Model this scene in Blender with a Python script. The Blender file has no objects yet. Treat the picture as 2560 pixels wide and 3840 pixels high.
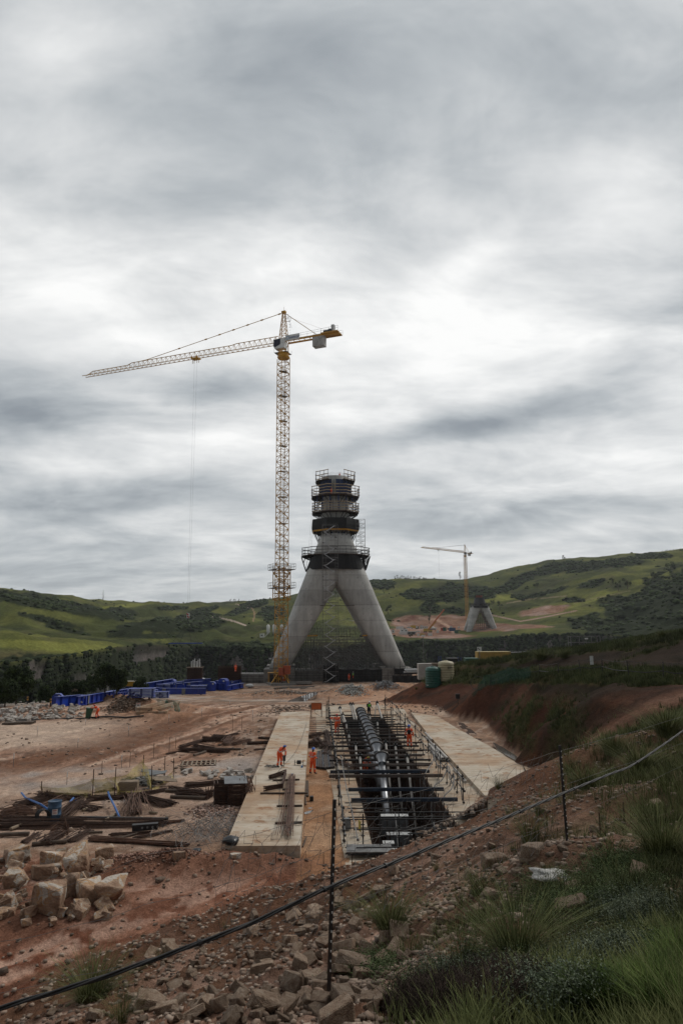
import bpy, math, random
import numpy as np
from mathutils import Vector, Matrix
random.seed(7); rng = np.random.default_rng(7)
S = bpy.context.scene; COL = S.collection
# ------------------------------------------------------------------ camera
EYE = Vector((0, 0, 10.5)); F = 2560.0
PITCH = math.radians(9.43); ROLL = math.radians(-0.35)
cam_d = bpy.data.cameras.new('camera'); cam = bpy.data.objects.new('camera', cam_d); COL.objects.link(cam)
cam_d.sensor_fit = 'VERTICAL'; cam_d.sensor_height = 36; cam_d.lens = 24; cam_d.clip_start = 0.1; cam_d.clip_end = 20000
RM = Matrix.Rotation(math.pi/2 + PITCH, 3, 'X') @ Matrix.Rotation(ROLL, 3, 'Z')
cam.matrix_world = Matrix.Translation(EYE) @ RM.to_4x4()
S.camera = cam
S.render.resolution_x = 682; S.render.resolution_y = 1024
R3 = np.array(RM)
# ------------------------------------------------------------------ light, exposure
S.view_settings.view_transform = 'Standard'; S.view_settings.look = 'None'
S.view_settings.exposure = 0.0; S.view_settings.gamma = 1.0
SUN_EL, SUN_AZ = math.radians(46), math.radians(52)      # azimuth from +Y towards +X
sun_d = bpy.data.lights.new('sun', 'SUN'); sun_d.energy = 1.5; sun_d.angle = math.radians(14); sun_d.color = (1, .95, .87)
sun = bpy.data.objects.new('sun', sun_d); COL.objects.link(sun)
sd = Vector((math.sin(SUN_AZ)*math.cos(SUN_EL), math.cos(SUN_AZ)*math.cos(SUN_EL), math.sin(SUN_EL)))
sun.rotation_euler = (-sd).to_track_quat('-Z', 'Y').to_euler(); sun.location = sd*300

def build_sky():
    w = bpy.data.worlds.new('World'); S.world = w; w.use_nodes = True
    nt = w.node_tree; N = nt.nodes; L = nt.links; N.clear()
    def nd(t, **k):
        n = N.new(t)
        for a, b in k.items(): setattr(n, a, b)
        return n
    def math_(op, a, b=None, c=None, clamp=False):
        n = nd('ShaderNodeMath', operation=op); n.use_clamp = clamp
        for i, x in enumerate((a, b, c)):
            if x is None: continue
            if isinstance(x, (int, float)): n.inputs[i].default_value = x
            else: L.new(x, n.inputs[i])
        return n.outputs[0]
    out = nd('ShaderNodeOutputWorld'); bg = nd('ShaderNodeBackground'); bg.inputs[1].default_value = 0.1
    L.new(bg.outputs[0], out.inputs[0])
    sky = nd('ShaderNodeTexSky', sky_type='NISHITA'); sky.sun_disc = False
    sky.sun_elevation = SUN_EL; sky.sun_rotation = SUN_AZ
    tc = nd('ShaderNodeTexCoord'); sep = nd('ShaderNodeSeparateXYZ'); L.new(tc.outputs['Generated'], sep.inputs[0])
    X, Y, Z = sep.outputs
    # cloud deck: direction projected on a plane overhead
    zc = math_('ADD', math_('MAXIMUM', Z, 0.0), 0.24)
    comb = nd('ShaderNodeCombineXYZ'); L.new(math_('DIVIDE', X, zc), comb.inputs[0]); L.new(math_('DIVIDE', Y, zc), comb.inputs[1])
    def noise(vec, scale, detail, rough, dist=0, rot=0, sc=(1,1,1), loc=(0,0,0)):
        mp = nd('ShaderNodeMapping'); L.new(vec, mp.inputs[0]); mp.inputs['Rotation'].default_value = (0, 0, rot); mp.inputs['Scale'].default_value = sc
        mp.inputs['Location'].default_value = loc
        n = nd('ShaderNodeTexNoise'); L.new(mp.outputs[0], n.inputs['Vector']); n.inputs['Scale'].default_value = scale
        n.inputs['Detail'].default_value = detail; n.inputs['Roughness'].default_value = rough; n.inputs['Distortion'].default_value = dist
        return n.outputs[0]
    n1 = noise(comb.outputs[0], 0.75, 6, 0.55, 0.6, math.radians(-22), (0.62, 1, 1), (3.1, 1.7, 0))
    n2 = noise(comb.outputs[0], 2.2, 6, 0.60, 0.5, math.radians(-26), (0.62, 1, 1), (1.3, 8.2, 0))
    n3 = noise(comb.outputs[0], 7.0, 5, 0.6, 0.4, math.radians(-20), (0.60, 1, 1), (5.3, 2.2, 0))
    val = math_('ADD', math_('MULTIPLY', math_('SUBTRACT', n1, 0.5), 1.15), 0.625)
    val = math_('ADD', val, math_('MULTIPLY', math_('SUBTRACT', n2, 0.5), 1.0))
    val = math_('ADD', val, math_('MULTIPLY', math_('SUBTRACT', n3, 0.5), 0.42))
    # broad light and dark banks of the deck, as tangent-plane directions from due north (+Y)
    yy = math_('MAXIMUM', Y, 0.05)
    tang = nd('ShaderNodeCombineXYZ'); L.new(math_('DIVIDE', X, yy), tang.inputs[0]); L.new(math_('DIVIDE', Z, yy), tang.inputs[1])
    wn = nd('ShaderNodeTexNoise'); wn.inputs['Scale'].default_value = 4.0; wn.inputs['Detail'].default_value = 4; L.new(tang.outputs[0], wn.inputs['Vector'])
    wv = nd('ShaderNodeVectorMath', operation='MULTIPLY_ADD'); L.new(wn.outputs['Color'], wv.inputs[0]); wv.inputs[1].default_value = (0.22, 0.13, 0); L.new(tang.outputs[0], wv.inputs[2])
    for (cx, cy, rx, ry, ang, amp) in SKY_BANKS:
        d = RM @ Vector(((cx*1.6327-1280)/F, (1920-cy*1.6327)/F, -1)); a, b = d.x/d.y + .11, d.z/d.y + .065
        mp = nd('ShaderNodeMapping', vector_type='TEXTURE'); L.new(wv.outputs[0], mp.inputs[0])
        mp.inputs['Location'].default_value = (a, b, 0); mp.inputs['Rotation'].default_value = (0, 0, math.radians(ang))
        mp.inputs['Scale'].default_value = (rx*1.6327/F, ry*1.6327/F, 1)
        ln = nd('ShaderNodeVectorMath', operation='DOT_PRODUCT'); L.new(mp.outputs[0], ln.inputs[0]); L.new(mp.outputs[0], ln.inputs[1])
        g = math_('POWER', 2.718, math_('MULTIPLY', ln.outputs['Value'], -1.0))
        g = math_('MULTIPLY', g, math_('MULTIPLY', math_('MINIMUM', math_('MAXIMUM', Y, 0.0), 0.3), amp/0.3))
        val = math_('ADD', val, g)
    ramp = nd('ShaderNodeValToRGB'); L.new(val, ramp.inputs[0]); e = ramp.color_ramp.elements
    K = .086
    stops = [(0.0, (.21,.235,.26)), (0.22, (.28,.31,.34)), (0.45, (.46,.49,.51)), (0.66, (.68,.695,.70)), (0.95, (.99,.99,.975))]
    for i, (p, c) in enumerate(stops):
        el = e[i] if i < 2 else e.new(p); el.position = p; el.color = (*c, 1)
    e[0].position = 0; 
    mul = nd('ShaderNodeMixRGB', blend_type='MULTIPLY'); mul.inputs[0].default_value = 1; L.new(ramp.outputs[0], mul.inputs[1]); bk = nd('ShaderNodeMapRange'); bk.interpolation_type = 'SMOOTHSTEP'; L.new(Y, bk.inputs[0]); bk.inputs[1].default_value = -.45; bk.inputs[2].default_value = .25; bk.inputs[3].default_value = 4.4; bk.inputs[4].default_value = 10.5; L.new(bk.outputs[0], mul.inputs[2])  # unseen sky behind the camera dimmed, to darken slopes that face it
    mix = nd('ShaderNodeMixRGB'); mix.inputs[0].default_value = 0.96; L.new(sky.outputs[0], mix.inputs[1]); L.new(mul.outputs[0], mix.inputs[2])
    L.new(mix.outputs[0], bg.inputs[0])
SKY_BANKS = [  # in the photo's own view from the camera: (x, y, rx, ry, tilt, amount)
    (150, 120, 260, 160, 0, .10), (430, 480, 260, 120, 10, -.16), (720, 130, 260, 140, 0, -.06), (1250, 150, 330, 150, 0, -.02),
    (900, 720, 300, 110, 12, .22), (1040, 800, 240, 80, 5, .20), (1500, 430, 220, 150, 30, .24), (1100, 580, 150, 60, 20, .18),
    (620, 640, 120, 60, 10, .10), (40, 960, 130, 60, 0, -.28), (470, 900, 210, 65, 0, -.30), (250, 800, 150, 50, 0, .14),
    (1050, 985, 330, 48, 12, -.42), (1380, 900, 200, 70, 20, -.20), (780, 950, 110, 50, 0, .20), (300, 1135, 330, 38, 3, -.28),
    (150, 1060, 160, 30, 0, .12), (330, 1280, 330, 30, 0, .10), (1250, 1175, 330, 26, 4, -.22), (1100, 1130, 200, 16, 0, .12),
    (950, 1240, 200, 26, 0, .15), (1430, 1050, 170, 26, 8, .16), (200, 640, 200, 60, 15, .14), (1500, 700, 130, 100, 0, -.06),
    (500, 1010, 120, 25, 0, .10), (100, 1340, 250, 18, 0, -.08), (1350, 1230, 200, 14, 0, .1)]
build_sky()
# ------------------------------------------------------------------ helpers
def ray(u, v):
    return RM @ Vector(((u-1280)/F, (1920-v)/F, -1))
def atY(u, v, Y):                 # the point seen at a photo spot, at forward distance Y
    d = ray(u, v); return EYE + d*(Y/d.y)
def atZ(u, v, z=0.0):
    d = ray(u, v); return EYE + d*((z-EYE.z)/d.z)
def rays(u, v):
    u = np.asarray(u, float); v = np.asarray(v, float)
    d = np.stack([(u-1280)/F, (1920-v)/F, -np.ones_like(u)], -1) @ R3.T
    return d
def project(x, y, z):             # world -> photo spot (arrays)
    p = np.stack([x, y, z-EYE.z], -1) @ R3
    return 1280 + F*p[..., 0]/-p[..., 2], 1920 - F*p[..., 1]/-p[..., 2]

def tag(o, label=None, cat=None, group=None, kind=None):
    if label: o['label'] = label
    if cat: o['category'] = cat
    if group: o['group'] = group
    if kind: o['kind'] = kind
    return o
def thing(name, label, cat, loc=(0,0,0), rz=0, group=None):
    o = bpy.data.objects.new(name, None); COL.objects.link(o); o.location = loc; o.rotation_euler = (0,0,rz)
    o.empty_display_size = .2
    return tag(o, label, cat, group)
def copy_tree(o, parent=None):
    c = o.copy(); COL.objects.link(c); c.parent = parent
    for ch in list(o.children): copy_tree(ch, c)
    return c
def perp(d):
    d = d.normalized(); a = Vector((0,0,1)) if abs(d.z) < .95 else Vector((1,0,0))
    s = d.cross(a).normalized(); return s, s.cross(d).normalized()
class MB:
    def __init__(s): s.v = []; s.f = []
    def add(s, vs, fs):
        n = len(s.v); s.v += [tuple(p) for p in vs]; s.f += [tuple(i+n for i in f) for f in fs]; return s
    def box(s, c, d, rz=0, rot=None):
        m = rot or Matrix.Rotation(rz, 3, 'Z'); c = Vector(c); hx, hy, hz = d[0]/2, d[1]/2, d[2]/2
        vs = [c + m @ Vector((x*hx, y*hy, z*hz)) for x in (-1,1) for y in (-1,1) for z in (-1,1)]
        return s.add(vs, [(0,1,3,2),(4,6,7,5),(0,4,5,1),(2,3,7,6),(0,2,6,4),(1,5,7,3)])
    def bar(s, a, b, w, h=None):
        a, b = Vector(a), Vector(b); h = h or w
        if (b-a).length < 1e-6: return s
        p, q = perp(b-a); p = p*(w/2); q = q*(h/2)
        return s.add([a-p-q, a+p-q, a+p+q, a-p+q, b-p-q, b+p-q, b+p+q, b-p+q], [(0,3,2,1),(4,5,6,7),(0,1,5,4),(1,2,6,5),(2,3,7,6),(3,0,4,7)])
    def tube(s, a, b, r, r2=None, n=8, cap=True):
        a, b = Vector(a), Vector(b); r2 = r if r2 is None else r2
        p, q = perp(b-a)
        vs = [a + (p*math.cos(t)+q*math.sin(t))*r for t in [i*2*math.pi/n for i in range(n)]]
        vs += [b + (p*math.cos(t)+q*math.sin(t))*r2 for t in [i*2*math.pi/n for i in range(n)]]
        fs = [(i, (i+1) % n, n+(i+1) % n, n+i) for i in range(n)]
        if cap: fs += [tuple(range(n-1, -1, -1)), tuple(range(n, 2*n))]
        return s.add(vs, fs)
    def path(s, pts, r, n=6, closed=False):
        pts = [Vector(p) for p in pts]; k = len(pts); vs = []
        rr = r if hasattr(r, '__len__') else [r]*k
        up = None
        for i, p in enumerate(pts):
            d = pts[min(i+1, k-1)] - pts[max(i-1, 0)]
            if d.length < 1e-9: d = Vector((0,0,1))
            d.normalize()
            if up is None: a, up = perp(d)
            a = d.cross(up); a = a.normalized() if a.length > 1e-6 else perp(d)[0]; up = a.cross(d).normalized()
            for j in range(n):
                t = j*2*math.pi/n; vs.append(p + (a*math.cos(t)+up*math.sin(t))*rr[i])
        fs = [(i*n+j, i*n+(j+1) % n, (i+1)*n+(j+1) % n, (i+1)*n+j) for i in range(k-1) for j in range(n)]
        fs += [tuple(range(n-1, -1, -1)), tuple(range((k-1)*n, k*n))]
        return s.add(vs, fs)
    def rings(s, rs, cap=True):       # loft a list of equally long rings
        n = len(rs[0]); vs = [p for r in rs for p in r]
        fs = [(i*n+j, i*n+(j+1) % n, (i+1)*n+(j+1) % n, (i+1)*n+j) for i in range(len(rs)-1) for j in range(n)]
        if cap: fs += [tuple(range(n-1, -1, -1)), tuple(range((len(rs)-1)*n, len(rs)*n))]
        return s.add(vs, fs)
    def lathe(s, c, prof, n=24, cap=True):
        c = Vector(c)
        return s.rings([[c + Vector((r*math.cos(t), r*math.sin(t), z)) for t in [i*2*math.pi/n for i in range(n)]] for r, z in prof], cap)
    def prism(s, poly, z0, z1):
        n = len(poly)
        return s.add([(x, y, z0) for x, y in poly] + [(x, y, z1) for x, y in poly],
                     [tuple(range(n-1, -1, -1)), tuple(range(n, 2*n))] + [(i, (i+1) % n, n+(i+1) % n, n+i) for i in range(n)])
    def build(s, name, mat, parent=None, smooth=False):
        me = bpy.data.meshes.new(name); me.from_pydata(s.v, [], s.f)
        if mat: me.materials.append(mat)
        if smooth: me.polygons.foreach_set('use_smooth', [True]*len(me.polygons))
        me.update()
        o = bpy.data.objects.new(name, me); COL.objects.link(o); o.parent = parent
        return o
def np_mesh(name, verts, faces, mat, smooth=False, parent=None, attrs=None):
    """faces: (n,3) or (n,4) int array"""
    me = bpy.data.meshes.new(name); verts = np.ascontiguousarray(verts, np.float32); faces = np.ascontiguousarray(faces, np.int32)
    k = faces.shape[1]
    me.vertices.add(len(verts)); me.vertices.foreach_set('co', verts.ravel())
    me.loops.add(faces.size); me.loops.foreach_set('vertex_index', faces.ravel())
    me.polygons.add(len(faces)); me.polygons.foreach_set('loop_start', np.arange(0, faces.size, k, dtype=np.int32))
    if smooth: me.polygons.foreach_set('use_smooth', np.ones(len(faces), bool))
    me.update(calc_edges=True); me.validate()
    for an, av in (attrs or {}).items():
        if av.ndim == 1:
            a = me.attributes.new(an, 'FLOAT', 'POINT'); a.data.foreach_set('value', av.astype(np.float32))
        else:
            a = me.attributes.new(an, 'FLOAT_COLOR', 'POINT')
            a.data.foreach_set('color', np.concatenate([av, np.ones((len(av), 1))], 1).astype(np.float32).ravel())
    me.materials.append(mat)
    o = bpy.data.objects.new(name, me); COL.objects.link(o); o.parent = parent
    return o
# value noise in numpy
def _h(i, j, s):
    n = (i.astype(np.int64)*374761393 + j.astype(np.int64)*668265263 + s*974634777) & 0xffffffff
    n = ((n ^ (n >> 13))*1274126177) & 0xffffffff; n = n ^ (n >> 16)
    return (n & 0xffff)/65535.0
def vnoise(x, y, s=0):
    i = np.floor(x); j = np.floor(y); fx = x-i; fy = y-j; fx = fx*fx*(3-2*fx); fy = fy*fy*(3-2*fy)
    a = _h(i, j, s); b = _h(i+1, j, s); c = _h(i, j+1, s); d = _h(i+1, j+1, s)
    return (a*(1-fx)+b*fx)*(1-fy) + (c*(1-fx)+d*fx)*fy
def fbm(x, y, o=4, s=0, g=.5):
    x = np.asarray(x, float); y = np.asarray(y, float); t = 0; a = 1; n = 0
    for k in range(o):
        t = t + a*(vnoise(x, y, s+k*17)-.5); n += a; x = x*2.03+11.7; y = y*2.03+5.1; a *= g
    return t/n
# ------------------------------------------------------------------ materials
MATS = {}
def mat(name, col, rough=.85, col2=None, scale=4, bump=0, metal=0, detail=5, bscale=None, coord='Object', spec=None, stretch=None, lo=.35, hi=.65):
    if name in MATS: return MATS[name]
    m = bpy.data.materials.new(name); m.use_nodes = True; nt = m.node_tree; N = nt.nodes; L = nt.links
    b = N['Principled BSDF']; b.inputs['Roughness'].default_value = rough; b.inputs['Metallic'].default_value = metal
    if spec is not None: b.inputs['Specular IOR Level'].default_value = spec
    tc = N.new('ShaderNodeTexCoord'); vec = tc.outputs[coord]
    if stretch:
        mp = N.new('ShaderNodeMapping'); mp.inputs['Scale'].default_value = stretch; L.new(vec, mp.inputs[0]); vec = mp.outputs[0]
    if col2 is None: col2 = tuple(c*.72 for c in col)
    n = N.new('ShaderNodeTexNoise'); n.inputs['Scale'].default_value = scale; n.inputs['Detail'].default_value = detail; n.inputs['Roughness'].default_value = .62
    L.new(vec, n.inputs['Vector'])
    mr = N.new('ShaderNodeMapRange'); mr.inputs[1].default_value = lo; mr.inputs[2].default_value = hi; L.new(n.outputs[0], mr.inputs[0])
    mx = N.new('ShaderNodeMixRGB'); L.new(mr.outputs[0], mx.inputs[0]); mx.inputs[1].default_value = (*col2, 1); mx.inputs[2].default_value = (*col, 1)
    L.new(mx.outputs[0], b.inputs['Base Color'])
    if bump:
        n2 = N.new('ShaderNodeTexNoise'); n2.inputs['Scale'].default_value = bscale or scale*4; n2.inputs['Detail'].default_value = 6; L.new(vec, n2.inputs['Vector'])
        bp = N.new('ShaderNodeBump'); bp.inputs['Strength'].default_value = 1; bp.inputs['Distance'].default_value = bump; L.new(n2.outputs[0], bp.inputs['Height'])
        L.new(bp.outputs[0], b.inputs['Normal'])
    MATS[name] = m; return m
def attr_mat(name, rough=.95, layers=(), bumps=(), attr='col', speck=None):
    """vertex colour (land cover) times several scales of procedural noise"""
    m = bpy.data.materials.new(name); m.use_nodes = True; nt = m.node_tree; N = nt.nodes; L = nt.links
    b = N['Principled BSDF']; b.inputs['Roughness'].default_value = rough; b.inputs['Specular IOR Level'].default_value = .04
    a = N.new('ShaderNodeAttribute'); a.attribute_name = attr; c = a.outputs['Color']
    g = N.new('ShaderNodeNewGeometry'); P = g.outputs['Position']
    for (sc, lo, hi, cl, ch) in layers:
        n = N.new('ShaderNodeTexNoise'); n.inputs['Scale'].default_value = sc; n.inputs['Detail'].default_value = 6; n.inputs['Roughness'].default_value = .65
        L.new(P, n.inputs['Vector'])
        r = N.new('ShaderNodeMapRange'); r.inputs[1].default_value = lo; r.inputs[2].default_value = hi; L.new(n.outputs[0], r.inputs[0])
        k = N.new('ShaderNodeMixRGB'); L.new(r.outputs[0], k.inputs[0]); k.inputs[1].default_value = (*cl, 1); k.inputs[2].default_value = (*ch, 1)
        mu = N.new('ShaderNodeMixRGB'); mu.blend_type = 'MULTIPLY'; mu.inputs[0].default_value = 1; L.new(c, mu.inputs[1]); L.new(k.outputs[0], mu.inputs[2]); c = mu.outputs[0]
    if speck:
        sc, thr, colr = speck
        vo = N.new('ShaderNodeTexVoronoi'); vo.inputs['Scale'].default_value = sc; L.new(P, vo.inputs['Vector'])
        lt = N.new('ShaderNodeMath'); lt.operation = 'LESS_THAN'; L.new(vo.outputs['Distance'], lt.inputs[0]); lt.inputs[1].default_value = thr
        wn = N.new('ShaderNodeSeparateColor'); L.new(vo.outputs['Color'], wn.inputs[0])
        g2 = N.new('ShaderNodeMath'); g2.operation = 'GREATER_THAN'; L.new(wn.outputs[0], g2.inputs[0]); g2.inputs[1].default_value = .62
        ml = N.new('ShaderNodeMath'); ml.operation = 'MULTIPLY'; L.new(lt.outputs[0], ml.inputs[0]); L.new(g2.outputs[0], ml.inputs[1])
        ml2 = N.new('ShaderNodeMath'); ml2.operation = 'MULTIPLY'; L.new(ml.outputs[0], ml2.inputs[0]); L.new(a.outputs['Alpha'], ml2.inputs[1])
        k = N.new('ShaderNodeMixRGB'); L.new(ml.outputs[0], k.inputs[0]); L.new(c, k.inputs[1]); k.inputs[2].default_value = (*colr, 1); c = k.outputs[0]
    L.new(c, b.inputs['Base Color'])
    last = None
    for (sc, dist) in bumps:
        n = N.new('ShaderNodeTexNoise'); n.inputs['Scale'].default_value = sc; n.inputs['Detail'].default_value = 8; n.inputs['Roughness'].default_value = .7; L.new(P, n.inputs['Vector'])
        bp = N.new('ShaderNodeBump'); bp.inputs['Strength'].default_value = 1; bp.inputs['Distance'].default_value = dist; L.new(n.outputs[0], bp.inputs['Height'])
        if last: L.new(last, bp.inputs['Normal'])
        last = bp.outputs[0]
    if last: L.new(last, b.inputs['Normal'])
    MATS[name] = m; return m
# ------------------------------------------------------------------ near ground
AX = -0.035                                   # the works' long axis leans this much in X per metre of Y
def W(xp, y, z=0): return Vector((xp + AX*(y-33), y, z))     # works frame -> world
TR0, TR1, TRN, TRF = 1.45, 6.2, 30.0, 82.0     # trench: left, right, near end, far end
def pts_bank():
    P = []
    def a(u, v, Y): p = atY(u, v, Y); P.append((p.x, p.y, p.z))
    for t in [(1240,3680,6.5),(2120,3190,10),(2560,3840,3.5),(1280,3840,5),(600,3840,10),(300,3840,14),(0,3835,19.5),(250,3625,23),
              (600,3600,19.5),(900,3500,20),(900,3700,11),(1240,3450,17),(1500,3400,15),(1500,3600,8.5),(1700,3250,17),(1700,3500,8),
              (2000,3000,22),(1850,3060,25),(1750,3110,28),(1330,3265,31),(1650,3095,37.5),(1830,2972,45.5),(1000,3350,28),(600,3490,25.5),
              (2200,3000,17),(2560,3200,11.5),(2560,3500,6.5),(2200,2800,30),(2560,2900,22),(2560,2700,38),(2000,3300,9.5),(2300,3500,6.8),
              (2000,2750,54),(2000,2650,60),(2200,2650,50),(2400,2650,45),(2000,2568,66),(1800,2582,80),(1700,2578,95),(2300,2575,52.5),(2560,2590,46),(2150,2565,60),
              (2357,2548,55),(2175,2527,72),(2022,2530,85),(2560,2560,50),(2560,2480,62),(2300,2490,72),
              (2560,2380,75),(2300,2420,85),(2000,2452,98),(1850,2475,103),(1720,2492,106),(1640,2570,101),(1560,2572,103)]: a(*t)
    P += [(14.5,50,-.2),(14.7,57,-.2),(14.7,65,-.2),(14.5,78,-.2),(12,88,-.2),(7,101,-.4),
          (10,60,-4),(9,80,-4),(3,95,-3),(0,40,-4),(-5,32,-4),(-15,24,-4),(-30,20,-6),(6,46,-4),(-10,35,-7),(10,52,-3),
          (45,110,6),(30,135,-1),(20,135,-3),(12,120,-3),(-3,115,-5),(60,85,11),(80,40,13),(40,20,10),(60,-5,12),(20,0,9.9),(8,4,9.0),(0,0,8.9),(0,-10,9.5),(-10,0,6.5),(-10,8,4.5),(-22,5,0),
          (70,120,9),(60,160,0),(-30,0,-4)]
    return np.array(P)
BP = pts_bank()
def tps_fit(P, lam=.02):
    n = len(P); d = np.hypot(P[:, None, 0]-P[None, :, 0], P[:, None, 1]-P[None, :, 1])
    # linear radial kernel: no overshoot between widely spaced points
    A = np.zeros((n+3, n+3)); A[:n, :n] = -np.sqrt(d*d+1.0) + 0; A[range(n), range(n)] -= lam
    A[:n, n] = 1; A[:n, n+1:] = P[:, :2]; A[n, :n] = 1; A[n+1:, :n] = P[:, :2].T
    b = np.zeros(n+3); b[:n] = P[:, 2]; return np.linalg.solve(A, b)
BW = tps_fit(BP)
def bank(x, y):
    sh = x.shape; x = x.ravel(); y = y.ravel(); out = np.empty(len(x)); n = len(BP)
    for k in range(0, len(x), 40000):
        X, Y = x[k:k+40000], y[k:k+40000]
        d = np.hypot(X[:, None]-BP[None, :, 0], Y[:, None]-BP[None, :, 1])
        out[k:k+40000] = -np.sqrt(d*d+1.0) @ BW[:n] + BW[n] + X*BW[n+1] + Y*BW[n+2]
    return out.reshape(sh)
EDGE = [(-400,60),(-90,92),(-58,106),(-47,124),(-38,152),(-33,178),(-30,208),(25,222),(60,205),(90,190),(140,160),(400,120)]
def seg_sd(x, y, pl):                    # signed distance to the plateau edge (positive = inside, towards the camera)
    best = np.full(x.shape, 1e9); sg = np.ones(x.shape)
    for (x0, y0), (x1, y1) in zip(pl[:-1], pl[1:]):
        dx, dy = x1-x0, y1-y0; t = np.clip(((x-x0)*dx+(y-y0)*dy)/(dx*dx+dy*dy), 0, 1)
        d = np.hypot(x-x0-t*dx, y-y0-t*dy); s = np.sign(dx*(y-y0)-dy*(x-x0))*-1
        m = d < best; best = np.where(m, d, best); sg = np.where(m, s, sg)
    return best*sg
def smax(a, b, k): 
    h = np.clip(.5+.5*(a-b)/k, 0, 1); return b*(1-h)+a*h + k*h*(1-h)
def sstep(a, b, x): t = np.clip((x-a)/(b-a), 0, 1); return t*t*(3-2*t)
MOUNDS = []
def mound(u, v, z, rx, ry, h): p = atZ(u, v, z); MOUNDS.append((p.x, p.y, rx, ry, h))
mound(740,3260,0,4.0,1.2,.42); mound(560,3265,0,2.6,1.3,.35); mound(930,3250,0,2.0,.9,.12)         # red dirt bank before the rebar yard
mound(60,3400,0,6,2.0,.4); mound(1010,3245,0,1.6,.6,.15); mound(880,3260,0,2,1.0,.1); 
mound(470,2660,0,2.6,1.6,1.4); mound(560,2690,0,5,2.4,.9); mound(640,2655,0,5,2,1.0); mound(430,2600,-.5,4,2,1.3)
mound(1340,2595,-2,7,3,1.5); mound(1430,2578,-2.6,6,3,1.4); mound(1500,2570,-2.6,5,3,1.2); mound(1275,2592,-2,3,2,.6)
mound(1010,2590,-2,10,3,.8); mound(1160,2600,-1.5,8,2.5,.7); mound(560,2660,0,2,1.5,.6)
mound(1530,2650,0,3,2,.5); mound(1340,2700,0,1,1,0)
def site(x, y):
    z = -3.4*sstep(82, 150, y)
    return z
def near_z(x, y, detail=True):
    x = np.asarray(x, float); y = np.asarray(y, float)
    s = site(x, y); b = bank(x, y)
    s = s + .35*fbm(x/9, y/9, 4, 3)*sstep(-3.5, -9, x+.035*(y-33))
    for (mx, my, rx, ry, h) in MOUNDS:
        g = np.exp(-((x-mx)/rx)**2-((y-my)/ry)**2); s = s + h*g*(1+.9*fbm(x/.9, y/.9, 3, 5))
    b = b + .32*fbm(x/3, y/3, 5, 9)*sstep(.3, 2, b)
    z = smax(s, b, .7) - .17*0
    z = np.where(b < s-.7, s, z)
    if detail:
        r = np.hypot(x, y)
        onb = sstep(-.2, .8, b-s)
        z = z + (.10+.26*onb)*fbm(x/1.1, y/1.1, 4, 21) + .11*fbm(x/.33, y/.33, 4, 33)*(1-sstep(28, 60, r))*(.6+.5*onb)
        lo, mi = road_masks(x, y); tl = x*.83-y*.557+fbm(x/5, y/5, 3, 8)*1.2; tm = x*.97-y*.22+fbm(x/7, y/7, 3, 18)*2
        z = z - lo*(.17*np.abs(np.sin(tl*2.2))**.5 + .035*np.abs(np.sin((x*.557+y*.83)*8+tl*2))*(np.sin(tl*4.4)>.1)) - mi*.11*np.abs(np.sin(tm*1.5))**.6
    e = seg_sd(x, y, EDGE)
    return z - 75*sstep(0, 34, -e) - 1.5*sstep(3, -2, e)
def road_masks(x, y):
    xp = x-AX*(y-33); lo = sstep(33.0, 31.0, y+.12*(x+3))*sstep(3, 0, x); mi = sstep(-7.5, -10.5, xp)*sstep(52, 58, y-.35*(x+10))*sstep(112, 98, y)
    return lo, mi
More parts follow.
